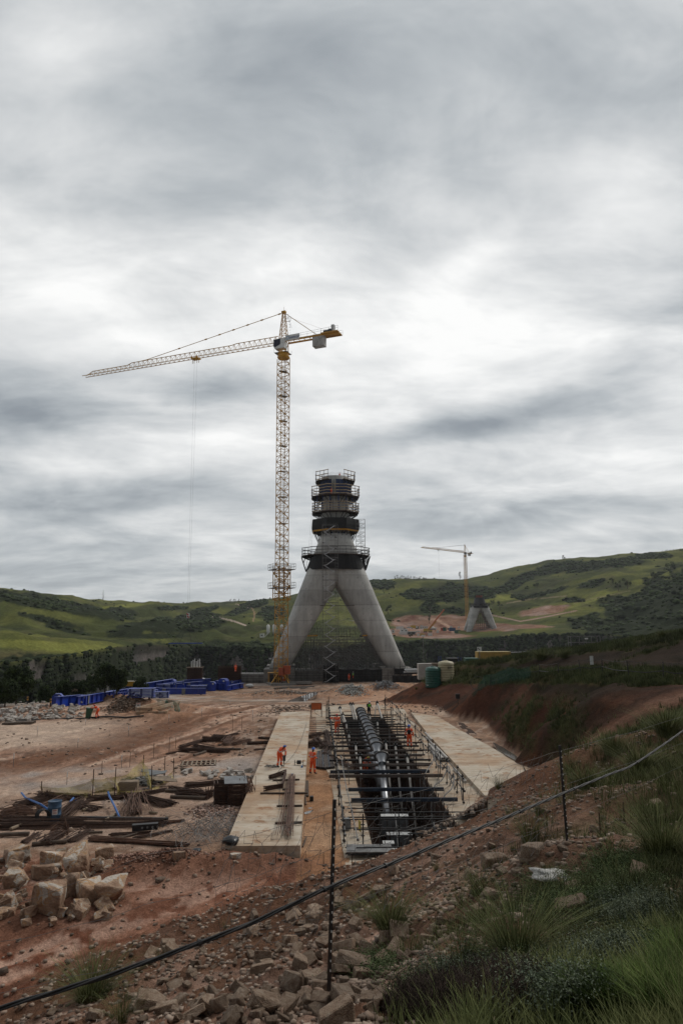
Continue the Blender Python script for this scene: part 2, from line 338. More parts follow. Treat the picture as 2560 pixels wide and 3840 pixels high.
def build_ground():
    NA, NR = 760, 860
    ang = np.linspace(math.radians(-52), math.radians(52), NA)
    r = np.concatenate([np.geomspace(1.3, 60, 600), np.linspace(60.3, 262, NR-600)])
    A, R = np.meshgrid(ang, r); x = R*np.sin(A); y = R*np.cos(A)
    z = near_z(x, y)
    xp = x - AX*(y-33)
    b = bank(x, y); s = site(x, y); onb = sstep(-.15, .35, b-s)
    # land cover colours
    def C(*c): return np.array(c)
    col = np.zeros(x.shape+(3,)) + C(.30,.205,.145)
    def blend(m, c): nonlocal col; m = np.clip(m, 0, 1)[..., None]; col = col*(1-m)+C(*c)*m
    n1 = fbm(x/7, y/7, 5, 40)*2; n2 = fbm(x/2.2, y/2.2, 5, 41)*2; n3 = fbm(x/.7, y/.7, 4, 42)*2
    tl = x*.83-y*.557; tm = x*.97-y*.22; st = np.where(y < 36, fbm((x*.557+y*.83)/12, tl/.8, 5, 44), fbm((x*.22+y*.97)/30, tm/1.1, 5, 45))*2      # streaks along the tracks
    blend(sstep(.0, .3, n1), (.40,.31,.245)); blend(sstep(.0, .3, -n1+.4*n2), (.21,.135,.095)); blend(sstep(.1,.35,n3)*.8, (.20,.145,.11)); blend(sstep(.1,.35,-n3+.3*n2)*.6, (.42,.35,.29))
    lo, mi = road_masks(x, y); rm = np.clip(lo+mi, 0, 1); blend(rm*.85, (.32,.195,.135)); blend(rm*sstep(-.02, .22, st), (.165,.09,.058)); blend(rm*sstep(.04, .26, -st), (.48,.36,.28)); blend(rm*sstep(.1,.35,n3), (.17,.11,.08))
    lower = lo; blend(lower*.85, (.29,.160,.115)); blend(lower*sstep(0, .22, st), (.15,.078,.054)); blend(lower*sstep(.05, .28, -st), (.46,.33,.27)); blend(lower*sstep(.12,.35,n3), (.16,.07,.045))
    yard = sstep(-4.9, -6.5, xp)*sstep(34, 36.5, y)*sstep(60, 54, y-.25*(x+10)); blend(yard*(.4+.4*sstep(-.3, .4, n2)), (.44,.335,.265)); blend(yard*sstep(.15, .5, n1+.4*n2), (.33,.30,.275))
    top = sstep(60, 66, y)*sstep(-18, -30, x)*sstep(84, 78, y); blend(top*.8, (.50,.41,.33))
    road2 = sstep(84, 90, y)*sstep(-4, 3, x)*sstep(150, 135, y)*sstep(0,-1.4,b); blend(road2*.85, (.40,.27,.19)); blend(road2*sstep(.1, .4, st), (.33,.19,.12))
    wet = sstep(95, 110, y)*sstep(2, -4, x); blend(wet*sstep(-.1, .3, n2+n1*.5), (.19,.15,.12)); blend(wet*sstep(.1,.4,n1), (.36,.32,.28))
    midl = sstep(-1.2, -.2, xp)*0 + ((xp > -2.1) & (xp < 1.6) & (y < 60)); blend(midl*.8, (.45,.30,.19)); blend(midl*sstep(-.1, .35, n2+.2), (.34,.20,.115))
    for (mx, my, rx, ry, h) in MOUNDS[:6]: blend(np.exp(-((x-mx)/rx)**2-((y-my)/ry)**2)*1.2, (.22,.125,.09))
    for (mx, my, rx, ry, h) in MOUNDS[6:]: blend(np.exp(-((x-mx)/rx)**2-((y-my)/ry)**2)*.9, (.33,.20,.13))
    # bank: pinkish stony soil near, red cut face, grassy right
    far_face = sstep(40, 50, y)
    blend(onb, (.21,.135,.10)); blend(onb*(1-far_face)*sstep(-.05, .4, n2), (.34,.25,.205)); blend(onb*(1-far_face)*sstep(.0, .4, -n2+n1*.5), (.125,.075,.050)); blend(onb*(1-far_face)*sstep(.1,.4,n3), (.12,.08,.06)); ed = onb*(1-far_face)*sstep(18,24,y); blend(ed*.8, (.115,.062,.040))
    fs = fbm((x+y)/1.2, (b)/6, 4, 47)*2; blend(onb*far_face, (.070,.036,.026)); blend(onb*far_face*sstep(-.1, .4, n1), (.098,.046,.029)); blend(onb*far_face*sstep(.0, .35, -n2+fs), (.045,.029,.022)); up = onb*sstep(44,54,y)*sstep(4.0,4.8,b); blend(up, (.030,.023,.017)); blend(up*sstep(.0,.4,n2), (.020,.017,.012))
    sil = onb*sstep(4, 1, np.abs(xp-5))*0
    z0 = b
    g = grass_mask(x, y, b); blend(g*.85, (.055,.065,.028)); blend(g*sstep(.0, .5, n2), (.10,.085,.045))
    e = seg_sd(x, y, EDGE); blend(sstep(2, -3, e), (.045,.055,.028))
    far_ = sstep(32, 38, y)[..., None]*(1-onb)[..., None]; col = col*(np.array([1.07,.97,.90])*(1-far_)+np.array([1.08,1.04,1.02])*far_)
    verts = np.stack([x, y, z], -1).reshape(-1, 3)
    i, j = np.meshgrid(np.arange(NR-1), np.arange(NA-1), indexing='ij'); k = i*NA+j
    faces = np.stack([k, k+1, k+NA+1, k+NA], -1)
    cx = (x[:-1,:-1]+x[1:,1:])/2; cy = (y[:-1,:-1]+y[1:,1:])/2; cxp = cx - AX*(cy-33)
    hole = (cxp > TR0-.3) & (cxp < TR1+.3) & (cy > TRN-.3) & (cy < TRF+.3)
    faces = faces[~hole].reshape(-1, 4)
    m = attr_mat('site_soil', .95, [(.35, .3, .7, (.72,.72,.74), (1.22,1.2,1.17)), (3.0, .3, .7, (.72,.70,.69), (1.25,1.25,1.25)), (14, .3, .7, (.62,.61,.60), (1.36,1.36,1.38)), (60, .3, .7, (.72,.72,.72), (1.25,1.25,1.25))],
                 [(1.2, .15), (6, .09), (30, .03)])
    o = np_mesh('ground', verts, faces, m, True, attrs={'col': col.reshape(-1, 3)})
    tag(o, kind='structure')
def grass_mask(x, y, b):
    r = np.hypot(x, y)
    a = sstep(-2.5, 5.0, x-.42*y+1.6+3.0*fbm(x/4, y/4, 4, 60))*sstep(44, 34, y)            # near slope, right side
    a = a*sstep(-.05, .2, fbm(x/2.2, y/2.2, 4, 61)*1.3+.30*sstep(14, 24, r)*sstep(0,4,x-.2*y)-.02)
    near = sstep(7.0, 4.5, r)*sstep(-.1, 1.3, x-.05*y)
    u, v = project(x, y, np.maximum(b, 0))
    vc = np.interp(u, [1700,2000,2300,2560], [2492,2456,2424,2386]); strip = sstep(2500,2520,v)*sstep(2570,2560,v)*sstep(-.3,.0,fbm(x/5,y/2,4,62)+.1); rim = sstep(22,8,v-vc)*sstep(-.35,.1,fbm(x/3,y/3,3,64)+.1)
    bench = ((v < 2572) & (y > 44) & (x > 12))*sstep(.5,1.5,b)*np.maximum(np.maximum(strip, rim), sstep(.12,.3,fbm(x/4,y/2,4,65)))
    slope = np.exp(-((u-2040)/120)**2-((v-2720)/75)**2)*(y > 45)*1.6*sstep(-.2,.1,fbm(x/1.5,y/1.5,4,66))
    return np.clip(np.maximum.reduce([a, near, bench, slope]), 0, 1)*sstep(.2, .8, b)
# ------------------------------------------------------------------ far side of the gorge
FU = [-900, -500, 0, 300, 500, 750, 1000, 1250, 1500, 1750, 2000, 2300, 2560, 3100, 3500]
FR = {   # per column: photo row and distance of: cliff top, B, C, D, E, skyline
 -900:[(2490,230),(2440,330),(2350,450),(2250,600),(2190,850),(2140,1000)],
 -500:[(2488,240),(2445,330),(2360,440),(2270,580),(2205,850),(2160,1000)],
 0:[(2488,262),(2440,335),(2375,450),(2305,560),(2245,820),(2202,1020)],
 300:[(2452,305),(2432,370),(2402,480),(2355,650),(2292,900),(2243,1150)],
 500:[(2415,400),(2402,450),(2387,600),(2345,800),(2300,1050),(2256,1300)],
 750:[(2425,560),(2402,650),(2382,800),(2340,950),(2300,1200),(2263,1500)],
 1000:[(2432,480),(2410,560),(2390,700),(2350,850),(2300,1100),(2252,1400)],
 1250:[(2432,560),(2402,640),(2380,720),(2330,900),(2270,1100),(2192,1400)],
 1500:[(2407,640),(2388,690),(2362,760),(2300,900),(2230,1150),(2166,1500)],
 1750:[(2404,660),(2377,720),(2345,790),(2290,900),(2230,1100),(2174,1500)],
 2000:[(2380,640),(2352,690),(2320,780),(2262,950),(2192,1150),(2108,1450)],
 2300:[(2382,560),(2348,620),(2292,740),(2222,880),(2150,1050),(2080,1350)],
 2560:[(2410,450),(2340,530),(2258,640),(2170,800),(2112,1050),(2060,1300)],
 3100:[(2420,380),(2300,480),(2220,600),(2120,760),(2050,1000),(2000,1200)],
 3500:[(2420,360),(2290,470),(2200,600),(2100,760),(2030,1000),(1980,1200)]}
def far_field():
    U = np.linspace(-900, 3500, 1150); T = np.concatenate([np.linspace(0, 1, 60), np.linspace(1, 6, 330)[1:], np.linspace(6, 7, 14)[1:]])
    # T: 0 gorge floor, 1 cliff top, 2..6 B,C,D,E,skyline, 7 behind
    def sm(k, c): 
        vals = np.array([FR[u][k][c] for u in FU], float); base = np.interp(U, FU, vals)
        w = np.hanning(61); w /= w.sum(); return np.convolve(np.pad(base, 30, mode='edge'), w, 'valid')
    V = np.stack([sm(k, 0) for k in range(6)]); D = np.stack([sm(k, 1) for k in range(6)])
    V[5] += 7*fbm(U/90, U*0, 4, 71)*2 + 3*fbm(U/25, U*0, 3, 75); V[0] += 12*fbm(U/60, U*0+3, 4, 72)
    D[0] += 26*fbm(U/45, U*0+9, 4, 73)*np.clip((D[0]-180)/400,.15,1)
    X = np.empty((len(T), len(U))); Y = X.copy(); Z = X.copy()
    for i, t in enumerate(T):
        if t <= 1:
            top = rays(U, V[0]); zA = EYE.z + top[:, 2]/top[:, 1]*D[0]
            s = 1-t; bay = fbm(U/30, U*0+t*1.5, 4, 80)*14*np.sin(math.pi*min(1, s*1.2))
            y = D[0] - 75*s**2.2 - 9*(s > 0)*s + bay; z = zA - (105*s**1.0) 
            x = top[:, 0]/top[:, 1]*y
            X[i], Y[i], Z[i] = x, y, z; continue
        if t > 6:
            r = rays(U, V[5]); y = D[5]*(1+.5*(t-6)); x = r[:, 0]/r[:, 1]*y; z6 = EYE.z + r[:, 2]/r[:, 1]*D[5]
            X[i], Y[i], Z[i] = x, y, z6 - 60*(t-6); continue
        k = min(int(t)-1, 4); f = t-1-k
        # smooth interpolation of z over distance
        d = D[k]*(1-f)+D[k+1]*f
        def zz(q): r = rays(U, V[q]); return EYE.z + r[:, 2]/r[:, 1]*D[q]
        z0, z1 = zz(k), zz(k+1)
        m0 = (zz(k+1)-zz(max(k-1, 0)))/(D[k+1]-D[max(k-1, 0)]); m1 = (zz(min(k+2, 5))-zz(k))/(D[min(k+2, 5)]-D[k]) 
        h = D[k+1]-D[k]; m0 = np.clip(m0, -.1, .5); m1 = np.clip(m1, -.1, .5)
        z = (2*f**3-3*f**2+1)*z0 + (f**3-2*f**2+f)*h*m0 + (-2*f**3+3*f**2)*z1 + (f**3-f**2)*h*m1
        r = rays(U, V[k]*(1-f)+V[k+1]*f); x = r[:, 0]/r[:, 1]*d
        X[i], Y[i], Z[i] = x, d, z
    mid = sstep(1.05, 1.8, T)*sstep(6.0, 5.3, T); mid = mid[:, None]*(1-.95*np.exp(-((X-125)/110)**4-((Y-720)/100)**4))
    Z += mid*(fbm(X/150, Y/150, 5, 90)*42 + fbm(X/45+9, Y/45, 4, 91)*9 + np.abs(fbm(X/95, Y/95, 3, 92))*-38+5)
    cl = sstep(0, .1, T)*sstep(1.04, .9, T); Z += cl[:, None]*fbm(X/9, Z/6, 4, 93)*7
    Y += cl[:, None]*(fbm(X/14, Z/16, 5, 94)*20 + np.round(fbm(X/7, Z/22, 3, 95)*8)*1.5)
    return U, T, X, Y, Z
WOOD = [ # dark scrub: photo ellipses (u, v, ru, rv, tilt deg)
 (120,2250,170,26,-8),(330,2290,170,22,-10),(190,2330,120,14,-14),(250,2362,90,9,-12),(420,2300,90,22,0),(520,2350,80,20,0),(620,2345,90,30,0),
 (700,2340,60,40,0),(760,2330,80,32,0),(560,2385,160,10,0),(900,2290,60,12,20),(760,2290,60,14,15),(470,2370,70,10,0),
 (960,2265,50,14,10),(1020,2300,50,30,0),(640,2280,60,8,0),(1640,2230,110,26,0),(1560,2230,50,18,0),(1760,2215,110,24,-8),
 (1610,2280,40,20,0),(1900,2205,60,12,15),(1960,2170,70,18,20),(2080,2130,80,22,10),(2180,2125,90,20,5),(2320,2110,90,18,5),(2450,2085,70,12,0),
 (2000,2235,60,8,12),(2080,2215,50,8,15),(2220,2190,60,14,10),(2150,2250,40,10,0),(1930,2235,20,6,0),(1420,2190,60,18,0),(1700,2290,50,10,0),
 (2560,2260,170,110,-10),(2400,2300,150,60,-12),(2480,2360,260,60,0),(2260,2345,130,26,-5),(2700,2250,300,150,0),(2200,2318,50,14,20),
 (800,2440,330,34,0),(1000,2470,300,50,0),(300,2500,300,45,-3),(1600,2420,240,20,0),(2000,2420,300,26,0),(2350,2420,200,30,0),(1820,2402,60,10,0)]
def ell(u, v, e):
    a = math.radians(e[4]); du, dv = u-e[0], v-e[1]
    p = (du*math.cos(a)-dv*math.sin(a))/e[2]; q = (du*math.sin(a)+dv*math.cos(a))/e[3]; return p*p+q*q
def polyd(u, v, pl):
    best = np.full(u.shape, 1e9)
    for (x0, y0), (x1, y1) in zip(pl[:-1], pl[1:]):
        dx, dy = x1-x0, y1-y0; t = np.clip(((u-x0)*dx+(v-y0)*dy)/(dx*dx+dy*dy), 0, 1); best = np.minimum(best, np.hypot(u-x0-t*dx, (v-y0-t*dy)*1.6))
    return best
def build_far():
    U, T, X, Y, Z = far_field(); nT, nU = X.shape
    u, v = project(X, Y, Z)
    n1 = fbm(X/60, Y/60, 5, 101)*2; n2 = fbm(X/17, Y/17, 5, 102)*2; n3 = fbm(u/26, v/12, 4, 103)*2
    col = np.zeros(X.shape+(3,)) + np.array((.062,.078,.024))
    def blend(m, c): nonlocal col; m = np.clip(m, 0, 1)[..., None]; col = col*(1-m)+np.array(c)*m
    blend(sstep(-.1, .4, n1), (.120,.135,.035)); blend(sstep(1.3,.5,np.minimum(np.minimum(ell(u,v,(2270,2225,330,16,18)), ell(u,v,(1900,2240,130,13,8))), np.minimum(ell(u,v,(450,2275,130,8,6)), ell(u,v,(250,2430,330,22,-4))))+n3*.4), (.17,.19,.045)); blend(sstep(.05, .5, -n1+.3*n2), (.045,.055,.022)); blend(sstep(.15, .5, n2)*.5, (.10,.10,.045))  # yellow-green ellipses: sunlight on the slopes painted into the grass colour
    Tm = np.broadcast_to(T[:, None], X.shape)
    blend(sstep(2480-60, 2480, v)*(u < 560)*(Tm > 1)*sstep(-.2,.3,n2)*.6, (.13,.10,.055))       # dry strip along the left rim
    w = np.zeros(X.shape)
    for e in WOOD: w = np.maximum(w, sstep(1.35, .6, ell(u, v, e)+n3*.75))
    w = w*(Tm > 1.02)
    hillw = sstep(.33, .5, n1*.6+n3*.5)*(Tm > 2)*.0
    blend(w*1.4, (.024,.033,.015))
    # earthworks round the far pylon
    soil = np.zeros(X.shape)
    for e in [(1620,2330,150,22,4),(1530,2322,60,14,8),(1700,2345,90,22,0),(1830,2352,120,16,0),(2040,2290,95,16,8),(1950,2350,120,8,0),(1560,2370,140,16,0),(1640,2385,140,9,0),(1390,2330,60,10,0)]:
        soil = np.maximum(soil, sstep(1.25, .75, ell(u, v, e)+n3*.5))
    soil *= (Tm > 1.05)
    blend(soil, (.24,.15,.095)); blend(soil*sstep(0,.5,n2), (.30,.22,.17)); blend(soil*sstep(.1,.5,-n2), (.16,.075,.05))
    for pl, wd, c in [([(1575,2318),(1640,2325),(1690,2355),(1700,2375)],5,(.36,.25,.17)),([(1835,2305),(1880,2315),(1950,2330),(2010,2320),(2160,2290)],2.6,(.33,.24,.18)),
                      ([(797,2312),(830,2318),(880,2330),(920,2345)],3,(.42,.36,.28)),([(940,2268),(955,2300),(950,2330)],1.6,(.33,.22,.14)),([(885,2265),(920,2275),(940,2280)],2,(.36,.30,.22)),
                      ([(1900,2262),(2000,2245),(2120,2235)],2.4,(.22,.19,.11)),([(2360,2215),(2200,2250),(2150,2262)],2,(.2,.19,.09))]:
        blend(sstep(wd*1.8, wd, polyd(u, v, pl)+n3*1.0)*(Tm > 1), c)
    # cliffs
    clf = sstep(1.03, .97, Tm); blend(clf, (.030,.038,.020))
    rk = sstep(.20, .30, fbm(X/3.6, Z/7, 5, 110)*2 + .35*fbm(X/60, Z/200, 3, 111)*2 + .05)*clf
    rk2 = fbm(X/2.6, Z/9, 4, 112)*2
    blend(rk*sstep(-.5, .1, rk2), (.13,.12,.104)); blend(rk*sstep(.2,.6,rk2), (.24,.225,.195)); blend(rk*sstep(.15,.5,-rk2), (.04,.036,.03))
    far_mist = 0
    col = col*np.array([1.0,.94,1.03])
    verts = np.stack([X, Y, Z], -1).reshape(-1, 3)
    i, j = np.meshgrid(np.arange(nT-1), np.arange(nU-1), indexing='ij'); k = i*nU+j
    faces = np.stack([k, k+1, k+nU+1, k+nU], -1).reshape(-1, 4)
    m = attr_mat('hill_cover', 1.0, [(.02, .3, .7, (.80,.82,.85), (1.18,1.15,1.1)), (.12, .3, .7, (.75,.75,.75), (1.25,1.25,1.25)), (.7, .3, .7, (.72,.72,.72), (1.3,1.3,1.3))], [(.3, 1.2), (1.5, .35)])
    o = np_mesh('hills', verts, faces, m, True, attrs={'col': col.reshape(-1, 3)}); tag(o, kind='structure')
    return U, T, X, Y, Z, w, clf, rk
def ico(sub):
    import bmesh
    b = bmesh.new(); bmesh.ops.create_icosphere(b, subdivisions=sub, radius=1); v = np.array([p.co[:] for p in b.verts]); f = np.array([[q.index for q in g.verts] for g in b.faces]); b.free(); return v, f
def leafy_lump(seed, sub=2, amp=.35):
    v, f = ico(sub); r = np.random.default_rng(seed)
    n = 1 + amp*(fbm(v[:, 0]*2.3+seed*3.1, v[:, 1]*2.3+v[:, 2]*1.7, 3, seed)*2) + r.normal(0, .06, len(v)); v = v*n[:, None]; v[:, 2] *= .8
    return v, f
def merge_inst(name, protos, P, Sc, mat_, rot=None, tilt=None, attrs=True, parent=None, hue=None):
    """one mesh of many transformed copies of proto shapes"""
    vs, fs, cs = [], [], []; off = 0; n = len(P); which = rng.integers(0, len(protos), n)
    rz = rng.uniform(0, 2*math.pi, n) if rot is None else rot
    tone = rng.uniform(.45, 1.6, n) if hue is None else hue
    for q, (pv, pf) in enumerate(protos):
        ix = np.nonzero(which == q)[0]
        if len(ix) == 0: continue
        c, s = np.cos(rz[ix]), np.sin(rz[ix]); sc = Sc[ix]
        if sc.ndim == 1: sc = np.repeat(sc[:, None], 3, 1)
        a = pv[None]*sc[:, None, :]
        x = a[..., 0]*c[:, None]-a[..., 1]*s[:, None]; y = a[..., 0]*s[:, None]+a[..., 1]*c[:, None]
        w = np.stack([x, y, a[..., 2]], -1) + P[ix][:, None, :]
        vs.append(w.reshape(-1, 3)); fs.append((pf[None]+(np.arange(len(ix))*len(pv))[:, None, None]+off).reshape(-1, pf.shape[1])); off += len(ix)*len(pv)
        cs.append(np.repeat(tone[ix], len(pv)))
    return np_mesh(name, np.concatenate(vs), np.concatenate(fs), mat_, False, parent, {'tone': np.concatenate(cs)})
def tone_mat(name, c_lo, c_hi, rough=.95, sc=2.0, bump=0, bsc=8, trans=0):
    if name in MATS: return MATS[name]
    m = bpy.data.materials.new(name); m.use_nodes = True; N = m.node_tree.nodes; L = m.node_tree.links; b = N['Principled BSDF']
    b.inputs['Roughness'].default_value = rough; b.inputs['Specular IOR Level'].default_value = .15
    a = N.new('ShaderNodeAttribute'); a.attribute_name = 'tone'
    g = N.new('ShaderNodeNewGeometry'); n = N.new('ShaderNodeTexNoise'); n.inputs['Scale'].default_value = sc; n.inputs['Detail'].default_value = 5; L.new(g.outputs['Position'], n.inputs['Vector'])
    mr = N.new('ShaderNodeMapRange'); mr.inputs[1].default_value = .35; mr.inputs[2].default_value = .65; L.new(n.outputs[0], mr.inputs[0])
    mx = N.new('ShaderNodeMixRGB'); L.new(mr.outputs[0], mx.inputs[0]); mx.inputs[1].default_value = (*c_lo, 1); mx.inputs[2].default_value = (*c_hi, 1)
    sc_ = N.new('ShaderNodeVectorMath'); sc_.operation = 'SCALE'; L.new(mx.outputs[0], sc_.inputs[0]); L.new(a.outputs['Fac'], sc_.inputs['Scale']); L.new(sc_.outputs[0], b.inputs['Base Color'])
    if bump:
        n2 = N.new('ShaderNodeTexNoise'); n2.inputs['Scale'].default_value = bsc; n2.inputs['Detail'].default_value = 6; L.new(g.outputs['Position'], n2.inputs['Vector'])
        bp = N.new('ShaderNodeBump'); bp.inputs['Distance'].default_value = bump; L.new(n2.outputs[0], bp.inputs['Height']); L.new(bp.outputs[0], b.inputs['Normal'])
    MATS[name] = m; return m
def build_woods(F_):
    U, T, X, Y, Z, w, clf, rk = F_
    m = tone_mat('scrub_foliage', (.014,.022,.009), (.045,.062,.022), 1, .35, .5, 1.2)
    lumps = [leafy_lump(s, 2, .5) for s in range(5)]
    # candidate points weighted by ground area of cells seen
    dx = np.gradient(X, axis=1); dy = np.gradient(Y, axis=0); dz = np.gradient(Z, axis=0); area = np.abs(dx)*np.hypot(dy, dz)
    u, v = project(X, Y, Z); infr = (u > -120) & (u < 2680)
    p = (w**3*area*infr).ravel(); p /= p.sum(); n = 24000
    ix = rng.choice(p.size, n, p=p); P = np.stack([X.ravel()[ix], Y.ravel()[ix], Z.ravel()[ix]], -1) + rng.normal(0, 1.5, (n, 3))*[1,1,.1]
    d = P[:, 1]; s = rng.uniform(.9, 3.0, n)*np.clip(d/650,.4,1.15); Sc = np.stack([s*rng.uniform(.9,1.5,n), s*rng.uniform(.9,1.4,n), s*rng.uniform(.7,1.1,n)], -1)
    o = merge_inst('woodland', lumps, P, Sc, m); tag(o, 'dark green scrub and forest in patches over the far hills', 'woodland', kind='stuff')
    # scattered dots of bush on the open grass
    q = ((1-w)*area*infr*(np.broadcast_to(T[:, None], X.shape) > 1.1)*sstep(.0,.4,fbm(X/50,Y/50,3,130))).ravel(); q /= q.sum(); n = 500
    ix = rng.choice(q.size, n, p=q); P = np.stack([X.ravel()[ix], Y.ravel()[ix], Z.ravel()[ix]+.4], -1); s = rng.uniform(.7, 2.2, n)
    o = merge_inst('bushes', lumps, P, s, m); tag(o, 'small dark bushes dotted over the far grass slopes', 'bushes', kind='stuff')
    # growth clinging to the cliffs
    q = (clf*(1-rk*.96)*area/Y*infr*(Z > -45)).ravel(); q /= q.sum(); n = 34000
    ix = rng.choice(q.size, n, p=q); P = np.stack([X.ravel()[ix], Y.ravel()[ix]-.5, Z.ravel()[ix]], -1); s = .35+1.9*rng.uniform(0,1,n)**2.5; s *= np.clip(P[:,1]/500,.6,1.2)
    o = merge_inst('cliff_growth', lumps, P, s, tone_mat('cliff_foliage', (.014,.020,.010), (.042,.054,.024), 1, .35, .5, 1.2)); tag(o, 'dark bushes clinging to the grey gorge cliffs', 'bushes', kind='stuff')
# ------------------------------------------------------------------ works area
def gz(x, y): return float(near_z(np.array([x], float), np.array([y], float))[0])
_YS = np.concatenate([np.geomspace(2.5, 60, 260), np.linspace(60.5, 240, 360)])
def gnd(u, v):                    # where a sight line from the camera meets the near ground
    d = ray(u, v); x = d.x/d.y*_YS; z = EYE.z + d.z/d.y*_YS; g = near_z(x, _YS); df = z-g; k = np.nonzero(df < 0)[0]
    if len(k) == 0: return atZ(u, v, -3.4)
    k = k[0]; f = 0 if k == 0 else df[k-1]/(df[k-1]-df[k]); Y = _YS[k-1]*(1-f)+_YS[k]*f; p = atY(u, v, Y); return Vector((p.x, p.y, gz(p.x, p.y)))
def concrete(name, col, c2, sc=.5, rough=.85, stain=None):
    m = mat(name, col, rough, c2, sc, .008, detail=8, bscale=30, coord='Object', lo=.30, hi=.55)
    if stain:
        N = m.node_tree.nodes; L = m.node_tree.links; bs = N['Principled BSDF']; src = bs.inputs['Base Color'].links[0].from_socket; g = N.new('ShaderNodeNewGeometry')
        for (sc_, st, lo, hi, c) in stain:
            mp = N.new('ShaderNodeMapping'); mp.inputs['Scale'].default_value = st; L.new(g.outputs['Position'], mp.inputs[0]); n = N.new('ShaderNodeTexNoise'); n.inputs['Scale'].default_value = sc_; n.inputs['Detail'].default_value = 7; n.inputs['Roughness'].default_value = .65; L.new(mp.outputs[0], n.inputs['Vector']); r = N.new('ShaderNodeMapRange'); r.inputs[1].default_value = lo; r.inputs[2].default_value = hi; L.new(n.outputs[0], r.inputs[0]); k = N.new('ShaderNodeMixRGB'); k.blend_type = 'MULTIPLY'; L.new(r.outputs[0], k.inputs[0]); L.new(src, k.inputs[1]); k.inputs[2].default_value = (*c, 1); src = k.outputs[0]
        L.new(src, bs.inputs['Base Color'])
    return m
STN = [(.16,(1,1,1),.44,.60,(.82,.64,.50)),(1.1,(1,1,1),.56,.63,(.70,.50,.36)),(2.2,(.15,1.6,1),.45,.62,(.80,.76,.70)),(9,(.3,2,1),.5,.62,(.82,.80,.77)),(.8,(1,1,1),.60,.68,(.62,.58,.54))]
M_SLAB = concrete('slab_concrete', (.50,.44,.36), (.36,.30,.235), .7, stain=STN)
M_APRON = concrete('apron_concrete', (.42,.37,.30), (.34,.25,.175), .35, stain=STN)
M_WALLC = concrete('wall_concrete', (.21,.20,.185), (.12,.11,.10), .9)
M_RUST = mat('rusty_rebar', (.085,.042,.026), .8, (.035,.018,.012), 6, metal=.2)
M_RUSTL = mat('bright_rust', (.15,.075,.045), .8, (.06,.03,.02), 3)
M_DARK = mat('dark_steel', (.035,.033,.034), .55, (.02,.018,.018), 4, metal=.4)
M_BEAM = mat('weathered_channel', (.12,.092,.078), .7, (.035,.027,.024), 1.0)
M_NAVY = mat('navy_beam', (.022,.038,.065), .5, (.012,.018,.03), 2)
M_GALV = mat('galvanised', (.36,.37,.39), .38, (.24,.25,.27), 3, metal=.75)
M_GALVD = mat('dull_galvanised', (.20,.20,.20), .6, (.11,.105,.10), 3, metal=.4)
M_WPIPE = mat('white_duct', (.48,.46,.43), .6, (.33,.30,.27), 1.5)
M_GREYBOX = mat('grey_box', (.17,.18,.19), .6, (.11,.115,.12), 1.5)
M_WOOD = mat('raw_timber', (.25,.19,.13), .8, (.13,.095,.065), 3, stretch=(1,1,4)); M_BRD = mat('scaffold_board', (.46,.36,.25), .8, (.30,.23,.155), 1)
M_WOODD = mat('dark_timber', (.10,.07,.05), .85, (.05,.035,.026), 3)
M_BLUE = mat('girder_blue', (.008,.042,.36), .42, (.006,.025,.20), .8)
M_BLUED = mat('formwork_blue', (.012,.045,.16), .5, (.008,.02,.07), 1)
M_BLACK = mat('black_rubber', (.012,.012,.013), .5, (.02,.02,.02), 5)
M_WHITE = mat('white_paint', (.70,.70,.68), .5, (.5,.5,.48), 2)
M_RED = mat('red_paint', (.42,.035,.02), .5, (.3,.03,.02), 2)
M_ORANGE = mat('orange_paint', (.52,.11,.02), .55, (.35,.075,.02), 2)
M_YEL = mat('crane_yellow', (.54,.28,.02), .5, (.36,.17,.015), .6)
M_GREEN = mat('tank_green', (.012,.085,.065), .45, (.01,.06,.045), .8)
M_BEIGE = mat('tank_beige', (.40,.36,.23), .5, (.32,.28,.18), .8)
M_WATER = mat('puddle_film', (.12,.10,.09), .03, (.10,.085,.075), 1, spec=.8)
M_REFL = mat('reflective_tape', (.50,.51,.50), .4, (.5,.5,.5), 4)

